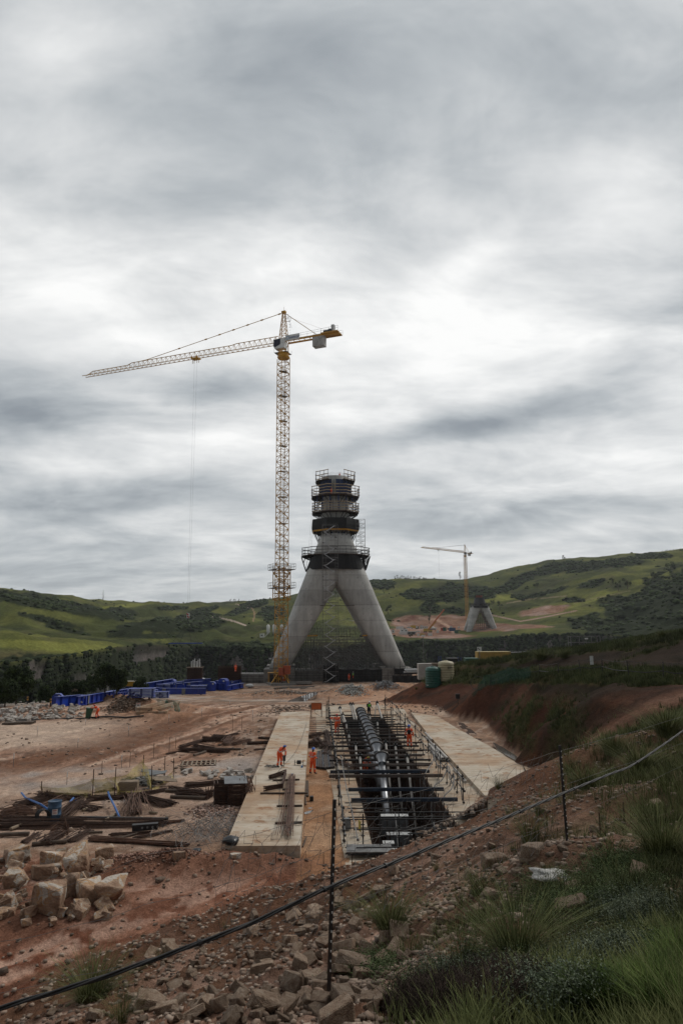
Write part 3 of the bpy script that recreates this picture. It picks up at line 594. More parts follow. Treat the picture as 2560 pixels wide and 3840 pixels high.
def text(name, body, size, m, loc, rot, parent=None, bold=0):
    c = bpy.data.curves.new(name, 'FONT'); c.body = body; c.size = size; c.extrude = .006; c.align_x = 'CENTER'; c.align_y = 'CENTER'; c.offset = bold
    o = bpy.data.objects.new(name, c); me = bpy.data.meshes.new_from_object(o); bpy.data.objects.remove(o); me.materials.clear(); me.materials.append(m)
    o = bpy.data.objects.new(name, me); COL.objects.link(o); o.parent = parent; o.location = loc; o.rotation_euler = rot; return o
def plate(name, poly, z0, z1, m, label, cat, nx=0):
    o = MB().prism(poly, z0, z1).build(name, m); return tag(o, label, cat)
def wp(xp, y): p = W(xp, y); return (p.x, p.y)
def build_slabs():
    plate('concrete_slab', [(-5.35,32.9),(-1.95,32.9),(-3.78,82.0),(-7.1,81)], -.5, .70, M_SLAB, 'long raised pale concrete slab left of the trench with rebar and a drilling worker on it', 'slab')
    plate('concrete_apron', [wp(.1,30.5),wp(TR0,30.5),wp(TR0,TRF),wp(-1.4,TRF),wp(-1.2,60),wp(-.3,50)], -.5, .035, M_APRON, 'narrow pale concrete strip along the left lip of the trench', 'slab')
    plate('concrete_apron', [wp(TR1,30.5),wp(9.0,44),wp(9.6,70),wp(8.9,TRF),wp(TR1,TRF)], -.5, .035, M_APRON, 'stained concrete strip along the right lip of the trench under the hose railing', 'slab')
    plate('concrete_apron', [wp(-2.2,TRF+.01),wp(9.4,TRF+.01),wp(9.8,92),wp(4,95),wp(-1,93)], -.5, .04, M_APRON, 'brown stained concrete floor behind the far end of the trench', 'slab')
    o = plate('concrete_slab', [wp(8.95,43),wp(14.3,48.6),wp(13.5,60),wp(12.7,72),wp(12.4,80),wp(9.9,84),wp(9.3,68)], -.5, .26, M_SLAB, 'wide pale concrete slab on the right between white pipes and puddles', 'slab')
    # trench
    t = thing('trench', 'deep narrow concrete lined trench packed with rusty reinforcement and inclined pipes', 'trench', W(0,33))
    def w(nm, x0, x1, y0, y1, z0, z1, m):
        return MB().prism([wp(x0,y0),wp(x1,y0),wp(x1,y1),wp(x0,y1)], z0, z1).build(nm, m)
    DP = -7.5
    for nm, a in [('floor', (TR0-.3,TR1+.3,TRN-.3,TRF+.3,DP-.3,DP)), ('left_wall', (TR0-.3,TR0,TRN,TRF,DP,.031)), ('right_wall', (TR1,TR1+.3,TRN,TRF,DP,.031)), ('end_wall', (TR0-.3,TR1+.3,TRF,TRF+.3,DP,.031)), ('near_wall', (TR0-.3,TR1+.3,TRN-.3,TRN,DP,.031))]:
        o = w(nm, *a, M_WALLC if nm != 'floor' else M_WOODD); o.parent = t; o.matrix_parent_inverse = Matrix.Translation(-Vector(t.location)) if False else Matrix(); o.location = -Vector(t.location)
    for side, x0 in (('left', TR0+.12), ('right', TR1-.12)):
        b = MB(); y = TRN+.4
        while y < TRF-.5:
            top = .25+.25*random.random(); jx = random.uniform(-.05,.05)
            b.bar(W(x0+jx,y,DP), W(x0+jx*2+random.uniform(-.05,.05),y+random.uniform(-.1,.1),top-(0 if y>40 else .1)), .035)
            if random.random() < .5: b.bar(W(x0+(.3 if side=='left' else -.3),y,DP), W(x0+(.28 if side=='left' else -.28),y,-.2+top), .035)
            y += .27
        for z in np.arange(-7, 0, .45): b.bar(W(x0,TRN,z), W(x0,TRF,z), .03)
        o = b.build('reinforcement', M_RUST, t); o.location = -Vector(t.location)
        tag(o, f'rusty vertical bars lining the {side} trench wall')
    for k, (xc, wd) in enumerate([(2.7,.03),(4.9,.03),(3.7,.03)]):
        b = MB(); y = TRN+.5
        while y < TRF-.5:
            for q in range(4): b.bar(W(xc-.5+q*.33,y,DP), W(xc-.5+q*.33+random.uniform(-.1,.1),y+random.uniform(-.1,.1),-1.9+random.uniform(-.8,.6)), .034)
            y += .8
        for z in np.arange(-7, -2, .5): b.bar(W(xc-.5,TRN,z), W(xc-.5,TRF,z), .03); b.bar(W(xc+.5,TRN,z), W(xc+.5,TRF,z), .03)
        o = b.build('rebar_cage', M_RUST, t); o.location = -Vector(t.location)
def build_beams():
    # steel channels laid across
    def chan(name, x0, x1, y, z, m, label, grp, hgt=.12, wd=.10, tilt=0):
        b = MB(); a, c = W(x0, y, z), W(x1, y+tilt, z)
        b.bar(a, c, wd, hgt*.35)
        d = (c-a).normalized(); p = Vector((-d.y, d.x, 0))
        b.bar(a+p*wd*.5-Vector((0,0,hgt*.25)), c+p*wd*.5-Vector((0,0,hgt*.25)), .02, hgt); b.bar(a-p*wd*.5-Vector((0,0,hgt*.25)), c-p*wd*.5-Vector((0,0,hgt*.25)), .02, hgt)
        o = b.build(name, m); tag(o, label, 'beam', grp)
    y = 51.2; k = 0
    while y < 82:
        x0 = random.choice([-.5,-.1,.3,.6])+.2; x1 = random.choice([6.7,7.1,7.5,8.0])-.1
        chan('steel_channel', x0, x1, y+random.uniform(-.12,.12), .27+.12*(k % 2), M_BEAM if random.random() < .75 else M_DARK, 'weathered brown steel channel laid across the far half of the trench', 'channels across the trench', tilt=random.uniform(-.12,.12)); y += random.choice([.72,.95,1.15]); k += 1
    for (x0,x1,yy,m,l) in [(-.3,6.7,50.6,M_NAVY,'dark blue beam across the trench just nearer than the last brown channel'),(-.4,7.4,49.2,M_BEAM,'long rust red beam reaching furthest right across the trench'),
                           (.75,6.75,45.3,M_NAVY,'dark blue drilled beam across the open trench, second from the near end'),(.8,7.1,42.7,M_NAVY,'dark blue drilled beam across the open trench, nearest the camera')]:
        chan('trench_beam', x0, x1, yy, .34, m, l, None, .2, .14)
    # scaffold tubes near end
    for k, (x0,x1,yy,z) in enumerate([(.4,3.6,41.8,.35),(.5,3.8,40.4,.4),(.5,7.4,39.4,.45),(.4,7.6,38.2,.5),(0,6.6,37.4,.6),(.1,6.5,37.0,.3),(.6,6.2,36.0,.5),(3.2,6.1,35.3,.5),(3.3,5.3,34.1,.5),(.6,5.2,33.7,.35),(.2,4.4,33.2,.2)]):
        o = MB().tube(W(x0,yy,z), W(x1,yy+random.uniform(-.15,.15),z), .032, n=8).build('scaffold_tube', M_DARK)
        tag(o, 'thin dark scaffold tube laid across the near end of the trench', 'tube', 'scaffold tubes over the near end of the trench')
    # metal walkway planks
    t = thing('metal_walkway', 'corrugated grey steel planks on tubes at the near left corner of the trench', 'walkway', W(1.2,33.7,.28))
    b = MB()
    for k in range(9): b.box((0, -.5+k*.125, .03), (2.1,.115,.05))
    b.build('deck_plank', M_GALVD, t); MB().tube((-1.1,-.45,-.05),(1.1,-.45,-.05),.035).tube((-1.1,.45,-.05),(1.1,.45,-.05),.035).build('support_tube', M_DARK, t)
    t = thing('metal_walkway', 'small grey steel plank deck lower down in the near end of the trench', 'walkway', W(3.3,31.9,-1.0)); b = MB()
    for k in range(6): b.box((0, -.35+k*.125, .03), (1.0,.115,.05))
    b.build('deck_plank', M_GALVD, t); MB().tube((-.6,-.3,-.04),(.6,-.3,-.04),.03).build('support_tube', M_DARK, t)
    # inclined scaffold braces in the near end
    for k, (a, c) in enumerate([((4.2,36.5,.4),(5.6,33.2,-2.4)),((2.0,34.5,.4),(2.7,31.5,-2.2)),((3.0,39,.5),(2.95,35,-4)),((4.9,38,.3),(4.9,34.4,-3.6))]):
        o = MB().tube(W(*a), W(*c), .03).build('scaffold_brace', M_GALVD); tag(o, 'grey diagonal scaffold tube going down into the near end of the trench', 'tube', 'diagonal tubes in the trench')
def build_pipes():
    # inclined guide pipes, flanges up
    ys = [51.8, 56.0, 58.2, 60.4, 62.6, 64.9, 67.2, 69.6, 72, 74.3, 76.6, 78.9]
    first = None
    for k, y in enumerate(ys):
        L = 5.6
        if k < 2 or first is None:
            t = thing('guide_pipe', 'x', 'pipe', W(3.45+.01*k, y, 1.0))
            b = MB(); dn = Vector((.02,-.80,-.60)).normalized()*(6.4 if k == 0 else 3.4)
            b.tube((0,0,-.25), Vector((0,0,-.25))+dn, .25, n=24, cap=True); b.build('pipe_body', M_GALV, t, True)
            dnn = dn.normalized(); a = -dnn
            s, q = perp(a); fl = []
            def ring(r, d): return [a*d + (s*math.cos(j*2*math.pi/28)+q*math.sin(j*2*math.pi/28))*r for j in range(28)]
            MB().rings([ring(.27,-.55), ring(.30,-.2), ring(.44,.05), ring(.45,.10)], False).build('cone', M_GALV, t, True)
            MB().rings([ring(.20,.10), ring(.56,.10), ring(.56,.15), ring(.20,.15), ring(.20,.10)], False).build('flange', M_GALVD, t)
            if k == 1: first = t
        else:
            t = copy_tree(first); t.location = W(3.45+.012*k, y, 1.0)
        t['label'] = ['nearest guide pipe, its long bright body showing below the flange down the trench', 'second guide pipe from the near end, just behind the bare long one'][k] if k < 2 else ('steel guide pipe with a wide flange in the close-packed row down the trench' if k < 11 else 'farthest flanged guide pipe at the head of the row by the surveyor')
        if 1 < k < 11: t['group'] = 'flanged guide pipes in the trench'
        elif 'group' in t: del t['group']
    # white ribbed ducts
    def duct(p0, p1, label, grp):
        t = thing('ribbed_duct', label, 'duct', p0, 0, grp); d = Vector(p1)-Vector(p0); n = max(8, int(d.length/.10)); prof = []
        s, q = perp(d); rs = []
        for i in range(n*2+1):
            f = i/(n*2); r = .105 if i % 2 else .085
            rs.append([d*f + (s*math.cos(j*2*math.pi/10)+q*math.sin(j*2*math.pi/10))*r for j in range(10)])
        MB().rings(rs).build('duct_body', M_WPIPE, t, True); MB().box((0,0,.05),(.34,.22,.2)).box((0,0,.2),(.12,.12,.2)).build('clamp', M_BLACK, t)
    for k, (x, y) in enumerate([(2.05,54.5),(2.0,59.5),(1.7,65.5),(1.75,72.2)]):
        duct(W(x,y,.62), W(x-.15,y-6.0+ (2 if k>1 else 0),-4.8), 'white ribbed duct with black clamp sloping down inside the left trench wall', 'white ducts along the left trench wall')
    for k, (x, y) in enumerate([(5.6,54.2),(5.25,59.0),(4.6,60.5),(5.0,73.5),(4.6,78.5)]):
        duct(W(x,y,.62), W(x-.1,y-6.5+(2 if k>2 else 0),-4.8), 'white ribbed duct with black clamp sloping down on the right of the guide pipes', 'white ducts along the right side of the trench')
    for k, (x, y, h) in enumerate([(1.25,77.5,1.0),(1.5,75.8,.5),(2.5,79.5,1.2),(2.75,79.3,1.2),(5.6,80.5,1.2)]):
        duct(W(x,y,.5+h), W(x+.3,y-2.6,.35), 'short white duct leaning out of the far end of the trench', 'short white ducts at the far end of the trench')
    # grey anchor boxes stepping down
    for k, (x0,x1,yt,zt,h) in enumerate([(2.9,4.6,46.5,-1.6,1.2),(3.0,4.5,44.0,-2.0,1.3),(2.7,4.6,41.0,-2.0,1.6),(2.9,3.65,38.6,-2.1,1.6),(4.35,4.85,38.6,-2.1,1.6),(3.0,3.55,36.6,-2.5,1.7),(4.3,5.1,36.4,-2.4,1.7),(2.6,3.2,42,-1.9,.6)]):
        t = thing('anchor_box', ['pale grey anchor box stepped deepest behind the pipe end','grey anchor box below the long pipe, second back','broad grey anchor box at the foot of the long pipe','narrow grey anchor box left of centre in the trench','narrow grey anchor box right of centre in the trench','lowest left grey anchor box beside the red float chain','lowest right grey anchor box in the near end of the trench','small grey box left of the long pipe foot'][k], 'box', W((x0+x1)/2, yt, zt))
        MB().box((0,0,-h/2),(x1-x0,.5,h)).build('box_body', M_GREYBOX, t); MB().box((0,-.02,.03),(x1-x0+.06,.56,.05)).build('top_plate', M_REFL, t)
    b = MB()
    for k in range(12): 
        p = W(3.15+.012*k+.05*math.sin(k), 36.2-.14*k, -1.35-.16*k); b.lathe(p, [(0,-.09),(.07,-.06),(.085,0),(.07,.06),(0,.09)], 10)
    tag(b.build('float_chain', M_RED, smooth=True), 'string of orange red round floats hanging into the near end of the trench', 'floats')
def rail_post(x, y, h, lean=(0,0)):
    return None
def build_rails():
    rnd = random.Random(3)
    def clampbox(b, p): b.box(p, (.11,.11,.10))
    # left guard rail: a run of tubes; posts stand free as things
    post = None
    def posts(spots, label, grp, m=M_DARK, h=1.25):
        proto = None
        for (xp, y, z) in spots:
            if proto is None:
                proto = thing('rail_post', label, 'post', W(xp,y,z), 0, grp)
                MB().tube((0,0,-.15),(0,0,h),.028).build('tube', m, proto)
                t = proto
                for zz in (h*.5, h*.92, .12): MB().box((0,0,zz),(.11,.11,.10)).build('coupler', M_BLACK, proto)
            else: t = copy_tree(proto); t.location = W(xp,y,z)
            t.rotation_euler = (rnd.uniform(-.05,.05), rnd.uniform(-.05,.05), rnd.uniform(0,6))
    L = [(.15+.05*math.sin(y), y, .02) for y in np.arange(35.5, 82, 2.3)]; posts(L, 'dark scaffold post of the railing along the left lip of the trench', 'posts of the left trench railing', h=1.15)
    Rr = [(7.45+.1*math.sin(y*1.7), y, .02) for y in np.arange(42.6, 83.5, 2.55)]; posts(Rr, 'dark scaffold post of the hose railing right of the trench', 'posts of the right trench railing', h=1.75)
    def run(xs, zs, y0, y1, label, m=M_DARK, wob=.05):
        b = MB(); ys = np.arange(y0, y1, 5.0); pts = [W(xs+wob*math.sin(q*2.3), q, zs+.05*math.sin(q)) for q in list(ys)+[y1]]
        for p, q in zip(pts[:-1], pts[1:]): b.tube(p, q+(q-p)*.02, .028)
        for p in pts: b.box(p, (.11,.14,.11))
        tag(b.build('rail_tube', m), label, 'rail')
    run(.15,1.05,35,82,'upper tube of the railing left of the trench'); run(.2,.55,35,82,'lower tube of the railing left of the trench', M_GALVD)
    run(.62,.75,33.4,54,'long grey tube with couplers running beside the near left lip of the trench', M_GALVD)
    run(7.45,1.55,42.5,83.5,'upper tube of the hose railing right of the trench'); run(7.5,.85,42.5,83.5,'lower tube of the hose railing right of the trench')
    # far end rope rail and tall posts
    for i, (xp, y, h, l) in enumerate([(.05,79.5,2.6,'tall dark post at the far left corner by the man holding the rail'),(6.9,84.2,2.3,'tall dark post with coiled hose at the far right corner of the trench'),(-.15,80.5,2.0,'shorter dark post at the far left corner of the trench')]):
        t = thing('corner_post', l, 'post', W(xp,y,0)); MB().tube((0,0,-.1),(0,0,h),.035).tube((-.12,.05,-.1),(-.06,.02,h*.8),.025).build('tube', M_DARK, t); [MB().box((0,0,h*q),(.14,.14,.14)).build('coupler', M_BLACK, t) for q in (.5,.8)]
    b = MB().tube(W(.05,80.2,1.5), W(6.9,84.2,1.6), .025).tube(W(.05,80.2,.7), W(6.9,84.2,.6), .025); tag(b.build('end_rail', M_DARK), 'thin pair of rails closing the far end of the trench', 'rail')
    # near left corner scaffold uprights
    for i, (xp, y, h) in enumerate([(1.75,34.2,1.9),(1.0,35.0,1.3),(2.9,36.5,.9)]):
        t = thing('scaffold_upright', ['tall dark scaffold upright with plates beside the metal walkway','leaning dark scaffold upright left of the metal walkway','short dark scaffold upright at the near inner edge of the trench'][i], 'post', W(xp,y,-.6 if i else -.9))
        MB().tube((0,0,-.3),(.02,0,h+.8),.032).build('tube', M_DARK, t); b = MB()
        for z in np.arange(.1, h+.6, .5): b.box((0,0,z),(.2,.06,.04)); b.box((0,0,z),(.06,.2,.04))
        b.build('rosette', M_DARK, t)
    tag(MB().box(W(.95,36.6,.5),(.02,.35,.5),.3).build('warning_tag', mat('yellow_tag',(.45,.35,.05),.6)), 'small yellow tag tied to the scaffold near the metal walkway', 'tag')
    tag(MB().box(W(.35,37.6,.35),(.3,.4,.5),.3).build('grey_box', M_GREYBOX), 'small grey box at the foot of the left railing', 'box')
    # hoses slung along the right railing
    def hose(pts, r, label, m=M_BLACK, name='hose'):
        P = []; pts = [Vector(p) for p in pts]
        for i in range(len(pts)-1):
            p0, p1, p2, p3 = pts[max(i-1,0)], pts[i], pts[i+1], pts[min(i+2,len(pts)-1)]
            for k in range(8):
                t = k/8; P.append(.5*((2*p1)+(p2-p0)*t+(2*p0-5*p1+4*p2-p3)*t*t+(-p0+3*p1-3*p2+p3)*t**3))
        P.append(pts[-1]); return tag(MB().path(P, r, 7).build(name, m, smooth=True), label, 'hose')
    hose([W(5.9,48,-1.6),W(6.1,49,.2),W(6.9,50.5,.9),W(7.45,51.5,1.5),W(7.4,49.5,.7),W(7.45,48,1.3),W(7.4,46.6,.6),W(7.4,45.2,1.2)], .035, 'thick dark hose looping from the trench up over the middle of the right railing', M_GALVD)
    hose([W(5.9,45,-1.8),W(6.2,46,.1),W(6.9,46.8,.5),W(7.4,47.6,1.0),W(7.5,49,.9),W(7.4,51,.5),W(7.4,53,1.1)], .035, 'thick grey hose leaving the trench below the second navy beam', M_GALVD)
    hose([W(6.0,42,-1.5),W(6.3,43,.2),W(7,44,.6),W(7.45,45.2,1.1),W(7.5,46.4,.4),W(7.6,48.0,1.1),W(7.5,50,.5)], .035, 'thick grey hose nearest the camera on the right railing', M_GALVD)
    hose([W(7.4,42.8,.2),W(7.5,44,1.2),W(7.4,45.2,.3),W(7.6,46.4,1.0),W(7.5,47.2,.1),W(7.7,48,.05)], .03, 'dark hose drooping between the nearest posts of the right railing')
    hose([W(7.3,62,.1),W(7.5,60,.9),W(7.5,57,.4),W(7.5,55,1.3),W(7.5,53,.5),W(7.45,51,1.4)], .03, 'dark hose drooping along the far posts of the right railing')
    hose([W(-3.3,40,.73),W(-3.5,44,.73),W(-3.9,48,.73),W(-3.0,55,.73),W(-2.6,62,.73),W(-2.3,72,.73)], .012, 'thin cable winding along the left slab past the tool stand', name='cable')
    hose([W(8.6,72,.3),W(7.9,70,.06),W(8.4,67,.06),W(9.0,75,.3),W(8.0,82,.06)], .025, 'dark hose lying in a loop on the concrete right of the railing')
    hose([(W(7.0,84,1.5)+Vector((.28*math.cos(t),.05*t/6,.45*math.sin(t)))) for t in np.linspace(0,18,24)], .03, 'coil of black hose hanging on the far right corner post')
    # white pipes on right slab
    for k, (a, c) in enumerate([((9.0,66.5,.12),(8.85,61.5,.12)),((9.12,68,.3),(9.1,64,.3))]):
        tag(MB().tube(W(*a),W(*c),.09,n=12).build('white_pipe', M_WPIPE), 'white plastic pipe lying just behind the pipe bundle right of the railing', 'pipe', 'white pipes behind the bundle')
    for k in range(7):
        xx = 8.35+.2*(k % 4)+(.1 if k > 3 else 0); z = .13+.17*(k//4)
        o = thing('white_pipe', 'long white plastic pipe in the bundle stacked against the right slab', 'pipe', W(xx,58.4,z), 0, 'bundle of white pipes'); rs = []
        rs = [[Vector((r*math.cos(t), yy, r*math.sin(t))) for t in np.linspace(0, 2*math.pi, 13)[:-1]] for r, yy in [(.075,-3.2),(.09,-3.2),(.09,3.2),(.075,3.2),(.075,-3.2)]]
        MB().rings(rs, False).build('pipe_wall', M_WPIPE, o); o.rotation_euler = (0,0,rnd.uniform(.02,.05))
    tag(MB().tube(W(8.75,52.2,.13),W(8.72,48.0,.13),.09,n=12).build('white_pipe', M_WPIPE), 'single white pipe lying against the edge of the right slab near the camera', 'pipe')
    # surveyor's tripod
    p = atZ(1412,2688,.05); t = thing('survey_tripod', 'white survey tripod beside the man in a green vest at the trench head', 'tripod', p)
    for a in (0, 2.1, 4.2): MB().bar((.5*math.cos(a),.5*math.sin(a),0),(.05*math.cos(a),.05*math.sin(a),1.35),.06,.045).build('leg', M_WHITE, t)
    MB().lathe((0,0,1.35),[(.1,0),(.1,.05),(.06,.06),(.07,.25),(0,.27)],10).build('head', M_DARK, t)
    # orange board on legs
    p = atZ(1186,2690,.0); t = thing('board_stand', 'orange panel on two dark legs behind the left slab', 'board', p)
    MB().box((0,0,1.25),(1.15,.08,.75)).build('panel', M_ORANGE, t); MB().box((0,0,1.63),(1.3,.14,.05)).box((0,0,.86),(1.3,.1,.05)).build('frame', M_WOOD, t)
    for s in (-1,1): MB().box((s*.6,0,.75),(.09,.09,1.55)).build('leg', M_WOODD, t)
    MB().path([(-.1,0,.85),(-.2,0,.55),(.1,0,.3),(.4,0,.2)],.02).build('cable', M_BLACK, t)
    tag(MB().box(atZ(1170,2772,.71)+Vector((0,0,0)),(.001,.001,.001)).build('x', M_DARK)) if False else None
def sheet_water(pts, label):
    P = [gnd(u, v) for u, v in pts]; z = sum(p.z for p in P)/len(P)+.0; ring = []; n = 40
    for i in range(n):
        t = i/n*len(P); k = int(t); f = t-k; a,b_,c_,d_ = P[k-1],P[k],P[(k+1)%len(P)],P[(k+2)%len(P)]
        q = .5*((2*b_)+(c_-a)*f+(2*a-5*b_+4*c_-d_)*f*f+(-a+3*b_-3*c_+d_)*f**3); q += Vector((random.uniform(-.06,.06),random.uniform(-.08,.08),0)); ring.append((q.x,q.y))
    o = MB().prism(ring, z-.5, z).build('water', M_WATER); tag(o, kind='structure')
def build_uprights():
    rd = random.Random(21)
    for k in range(34):
        xp = rd.choice([rd.uniform(.2,1.6),rd.uniform(5.8,7.4),rd.uniform(1.2,6.6)]); y = rd.uniform(47,82); h = rd.uniform(.9,1.9)
        o = MB().tube((0,0,-.5),(rd.uniform(-.08,.08),rd.uniform(-.08,.08),h),.026,n=6).box((0,0,h*.7),(.1,.1,.09)).build('scaffold_pole', M_DARK if k % 3 else M_GALVD); o.location = W(xp,y,.05); tag(o, 'thin scaffold pole standing up among the channels across the trench', 'pole', 'poles among the trench channels')
def build_puddles():
    sheet_water([(1140,3010),(1180,3012),(1182,3030),(1155,3052),(1135,3045)], '')
    sheet_water([(1716,2712),(1735,2712),(1760,2730),(1800,2762),(1805,2775),(1770,2765),(1735,2735)], '')
    sheet_water([(1850,2800),(1900,2830),(1960,2862),(1990,2890),(1960,2892),(1900,2850),(1862,2822)], '')
    sheet_water([(1075,2632),(1170,2605),(1190,2612),(1150,2630),(1110,2645)], '')
    sheet_water([(1030,2580),(1160,2572),(1170,2578),(1060,2590)], '')
def bundle(name, a, b, n, r, label, cat='rebar', m=None, bar=.022, fan=0.0, bend=0, grp=None, lift=0.0, hook=0):
    """loose bundle of bars from a to b (world), r = half thickness"""
    a, b = Vector(a), Vector(b); s, q = perp(b-a); q = Vector((0,0,1)); s = (b-a).cross(q).normalized(); M = MB(); L = (b-a).length
    rd = random.Random(int(abs(a.x*1000+a.y*77+L*991)))
    for i in range(n):
        o1, h1 = rd.gauss(0, r*.6), abs(rd.gauss(0, r*.45)); o2, h2 = o1*.6+rd.gauss(0, r*.4+fan), abs(h1*.7+rd.gauss(0, r*.2))
        e = rd.uniform(-.05,.05)*L; p = a + s*o1 + q*(h1+lift+.03) + (b-a).normalized()*e; e2 = rd.uniform(-.06,.06)*L
        p2 = b + s*o2 + q*(h2+lift+.03) + (b-a).normalized()*e2; mid = (p+p2)/2 + q*bend*rd.uniform(.6,1.2) + s*rd.gauss(0, r*.2)
        M.bar(p, mid, bar); M.bar(mid, p2, bar)
        if hook: M.bar(p2, p2+q*hook*rd.uniform(.5,1.2)+s*rd.uniform(-.15,.15), bar)
    o = M.build(name, m or (M_RUST if rd.random() < .65 else M_RUSTL)); return tag(o, label, cat, grp)
def build_yard():
    def g(u, v, dz=0.0): p = gnd(u, v); p.z += dz; return p
    # --- rebar yard on the left
    B = [(0,3108,603,3094,70,.30,0,'longest dark rebar bundle lying across the yard in front of the blue drum'),
         (0,3085,309,3082,50,.26,0,'rebar bundle tight behind the longest one, left of the blue drum'),
         (344,3154,690,3172,60,.22,0,'long rebar bundle nearest the red dirt bank'),
         (414,3137,560,3125,12,.15,.1,'loose rods in front of the dark open box beam'),
         (500,3150,640,3120,14,.12,.1,'thin rods crossing behind the nearest long bundle'),
         (500,2985,505,3060,60,.45,.5,'upright sheaf of bent rods fanned like a skirt in mid yard'),
         (530,3000,635,3025,80,.35,.25,'thick sloping rebar heap right of the fanned sheaf'),
         (700,2955,830,2938,60,.3,.3,'tangled rebar heap behind the stirrup stacks'),
         (666,2985,790,2992,70,.35,.4,'dark curled stirrup heap left of the stirrup stacks'),
         (640,2962,700,2975,40,.25,.2,'small rust brown bundle lying on pipes in mid yard'),
         (60,3035,180,3005,60,.35,.25,'rebar bundle with a round curled end left of the blue drum'),
         (150,3040,260,2990,40,.25,.1,'lighter rust brown rods leaning behind the blue drum'),
         (224,3077,310,3010,60,.35,.35,'rebar heap right of the blue drum with splayed ends'),
         (300,3030,365,3040,40,.25,.25,'short rebar bundle between the drum and the fanned sheaf'),
         (0,3072,120,3050,60,.5,.6,'wide fan of rods at the left edge of the yard'),
         (262,3160,337,3118,40,.22,.05,'slanting rebar bundle behind the quartz boulders'),
         (165,3172,215,3135,50,.4,.3,'bent rebar heap directly behind the boulder pile'),
         (88,3165,140,3130,24,.2,.05,'slim slanting bundle at the left behind the boulders'),
         (190,3125,245,3118,30,.25,.4,'curled stirrup rods with hooked ends behind the boulders'),
         (330,3003,470,2992,60,.25,.1,'rebar bundle tied with a blue strap in mid yard'),
         (150,2990,300,3000,50,.35,.2,'rebar heap on top of the timber behind the blue drum'),
         (430,3000,620,2965,40,.2,.1,'long rebar bundle along the foot of the yellow netting'),
         (600,3092,690,3080,16,.1,.1,'few rods lying right of the black pipe'),
         (735,3045,812,3030,8,.06,.05,'pair of rods beside the pink rubble')]
    for (u0,v0,u1,v1,n,r,fan,l) in B:
        hk = .35 if 'hook' in l or 'curl' in l else 0
        bundle('rebar_bundle', g(u0,v0), g(u1,v1), n, r, l, fan=fan*.5, hook=hk, bend=.15 if fan > .3 else 0, bar=.028)
    for (u0,v0,u1,v1,n,r,fan,l) in [(674,2815,855,2822,50,.25,.1,'long low bundle along the front of the upper rebar pile'),(626,2830,750,2812,16,.12,0,'thin rods reaching left out of the upper rebar pile'),
         (728,2800,800,2812,60,.3,.1,'blue black bundle in front of the upper rebar pile'),(678,2805,760,2780,50,.25,.1,'rebar bundle rising at the left end of the upper pile'),
         (760,2782,850,2776,80,.5,.3,'tangled heart of the upper rebar pile'),(843,2796,872,2770,50,.35,.2,'crossed stirrups on the upper rebar pile'),(840,2766,892,2754,30,.2,.1,'bundle at the back of the upper rebar pile'),
         (875,2796,935,2778,40,.25,.1,'bundle at the right shoulder of the upper rebar pile'),(972,2770,1052,2777,50,.16,.05,'upper bundle of the pair pointing at the left slab'),(930,2792,1044,2786,70,.22,.05,'lower dark bundle of the pair pointing at the left slab'),
         (955,2814,1045,2810,16,.08,.02,'thin bundle ending behind the drilling worker'),(800,2765,860,2772,40,.3,.3,'loose stirrups topping the upper rebar pile')]:
        bundle('rebar_bundle', g(u0,v0), g(u1,v1), n, r, l, fan=fan*.5, bar=.03)
    for (u0,v0,u1,v1,r,m,l) in [(291,3071,631,3077,.07,M_BLACK,'long black pipe behind the longest rebar bundle'),(800,2812,904,2814,.09,M_WOODD,'dark pole in front of the upper rebar pile'),(727,2838,772,2823,.09,M_WOODD,'short round pole end-on in front of the upper rebar pile'),
         (390,3085,440,3055,.07,M_WOOD,'pale timber pole leaning over the black pipe'),(620,2972,760,2975,.10,M_WOODD,'round dark pole under the middle heaps'),(640,2995,770,3000,.10,M_WOODD,'round dark pole supporting the curled stirrup heap'),
         (154,2986,340,2990,.09,M_RUST,'rust brown beam lying over the heap behind the drum'),(560,3052,590,3055,.07,M_WOOD,'short timber offcut by the fanned sheaf'),(0,3140,110,3135,.1,M_WOODD,'dark pole at the left edge behind the boulders'),
         (40,3118,85,3100,.09,M_WOOD,'pale pole tip under the longest bundle at left'),(295,3128,385,3126,.06,M_WOODD,'round pole under the slanting bundle'),(310,3044,342,3032,.07,M_WOOD,'pale log between drum and fanned sheaf'),
         (120,3175,250,3165,.1,M_WOODD,'dark pole behind the tallest boulder'),(445,3150,530,3125,.05,M_WOODD,'dark plank slanting by the open box beam')]:
        a, c = g(u0,v0,r+.02), g(u1,v1,r+.02); tag(MB().tube(a, c, r, n=10).build('pole', m), l, 'pole')
    # open steel box beam with holes
    a, c = g(495,3128,.15), g(592,3120,.15); t = thing('box_beam', 'short dark perforated steel beam in the middle of the yard', 'beam', a, math.atan2((c-a).y,(c-a).x)); L = (c-a).length
    MB().box((L/2,0,.12),(L,.04,.3)).box((L/2,.15,.26),(L,.3,.03)).box((L/2,.3,.12),(L,.04,.3)).build('beam_body', M_DARK, t)
    b = MB()
    for k in range(5): b.tube((.5+k*L*.2,-.03,.12),(.5+k*L*.2,-.022,.12),.06)
    b.build('hole_rim', M_GALVD, t)
    # blue drum
    p = g(203,3080); t = thing('steel_drum', 'worn blue steel drum with a white and red label in the rebar yard', 'drum', p)
    MB().lathe((0,0,0),[(.0,.02),(.34,.0),(.35,.35),(.365,.37),(.35,.39),(.35,.72),(.365,.74),(.35,.76),(.35,1.05),(.36,1.07),(.34,1.08),(.33,1.03),(0,1.03)],28).build('drum_body', mat('drum_blue',(.035,.09,.17),.55,(.02,.045,.08),2.5), t, True)
    b = MB(); rr = .372
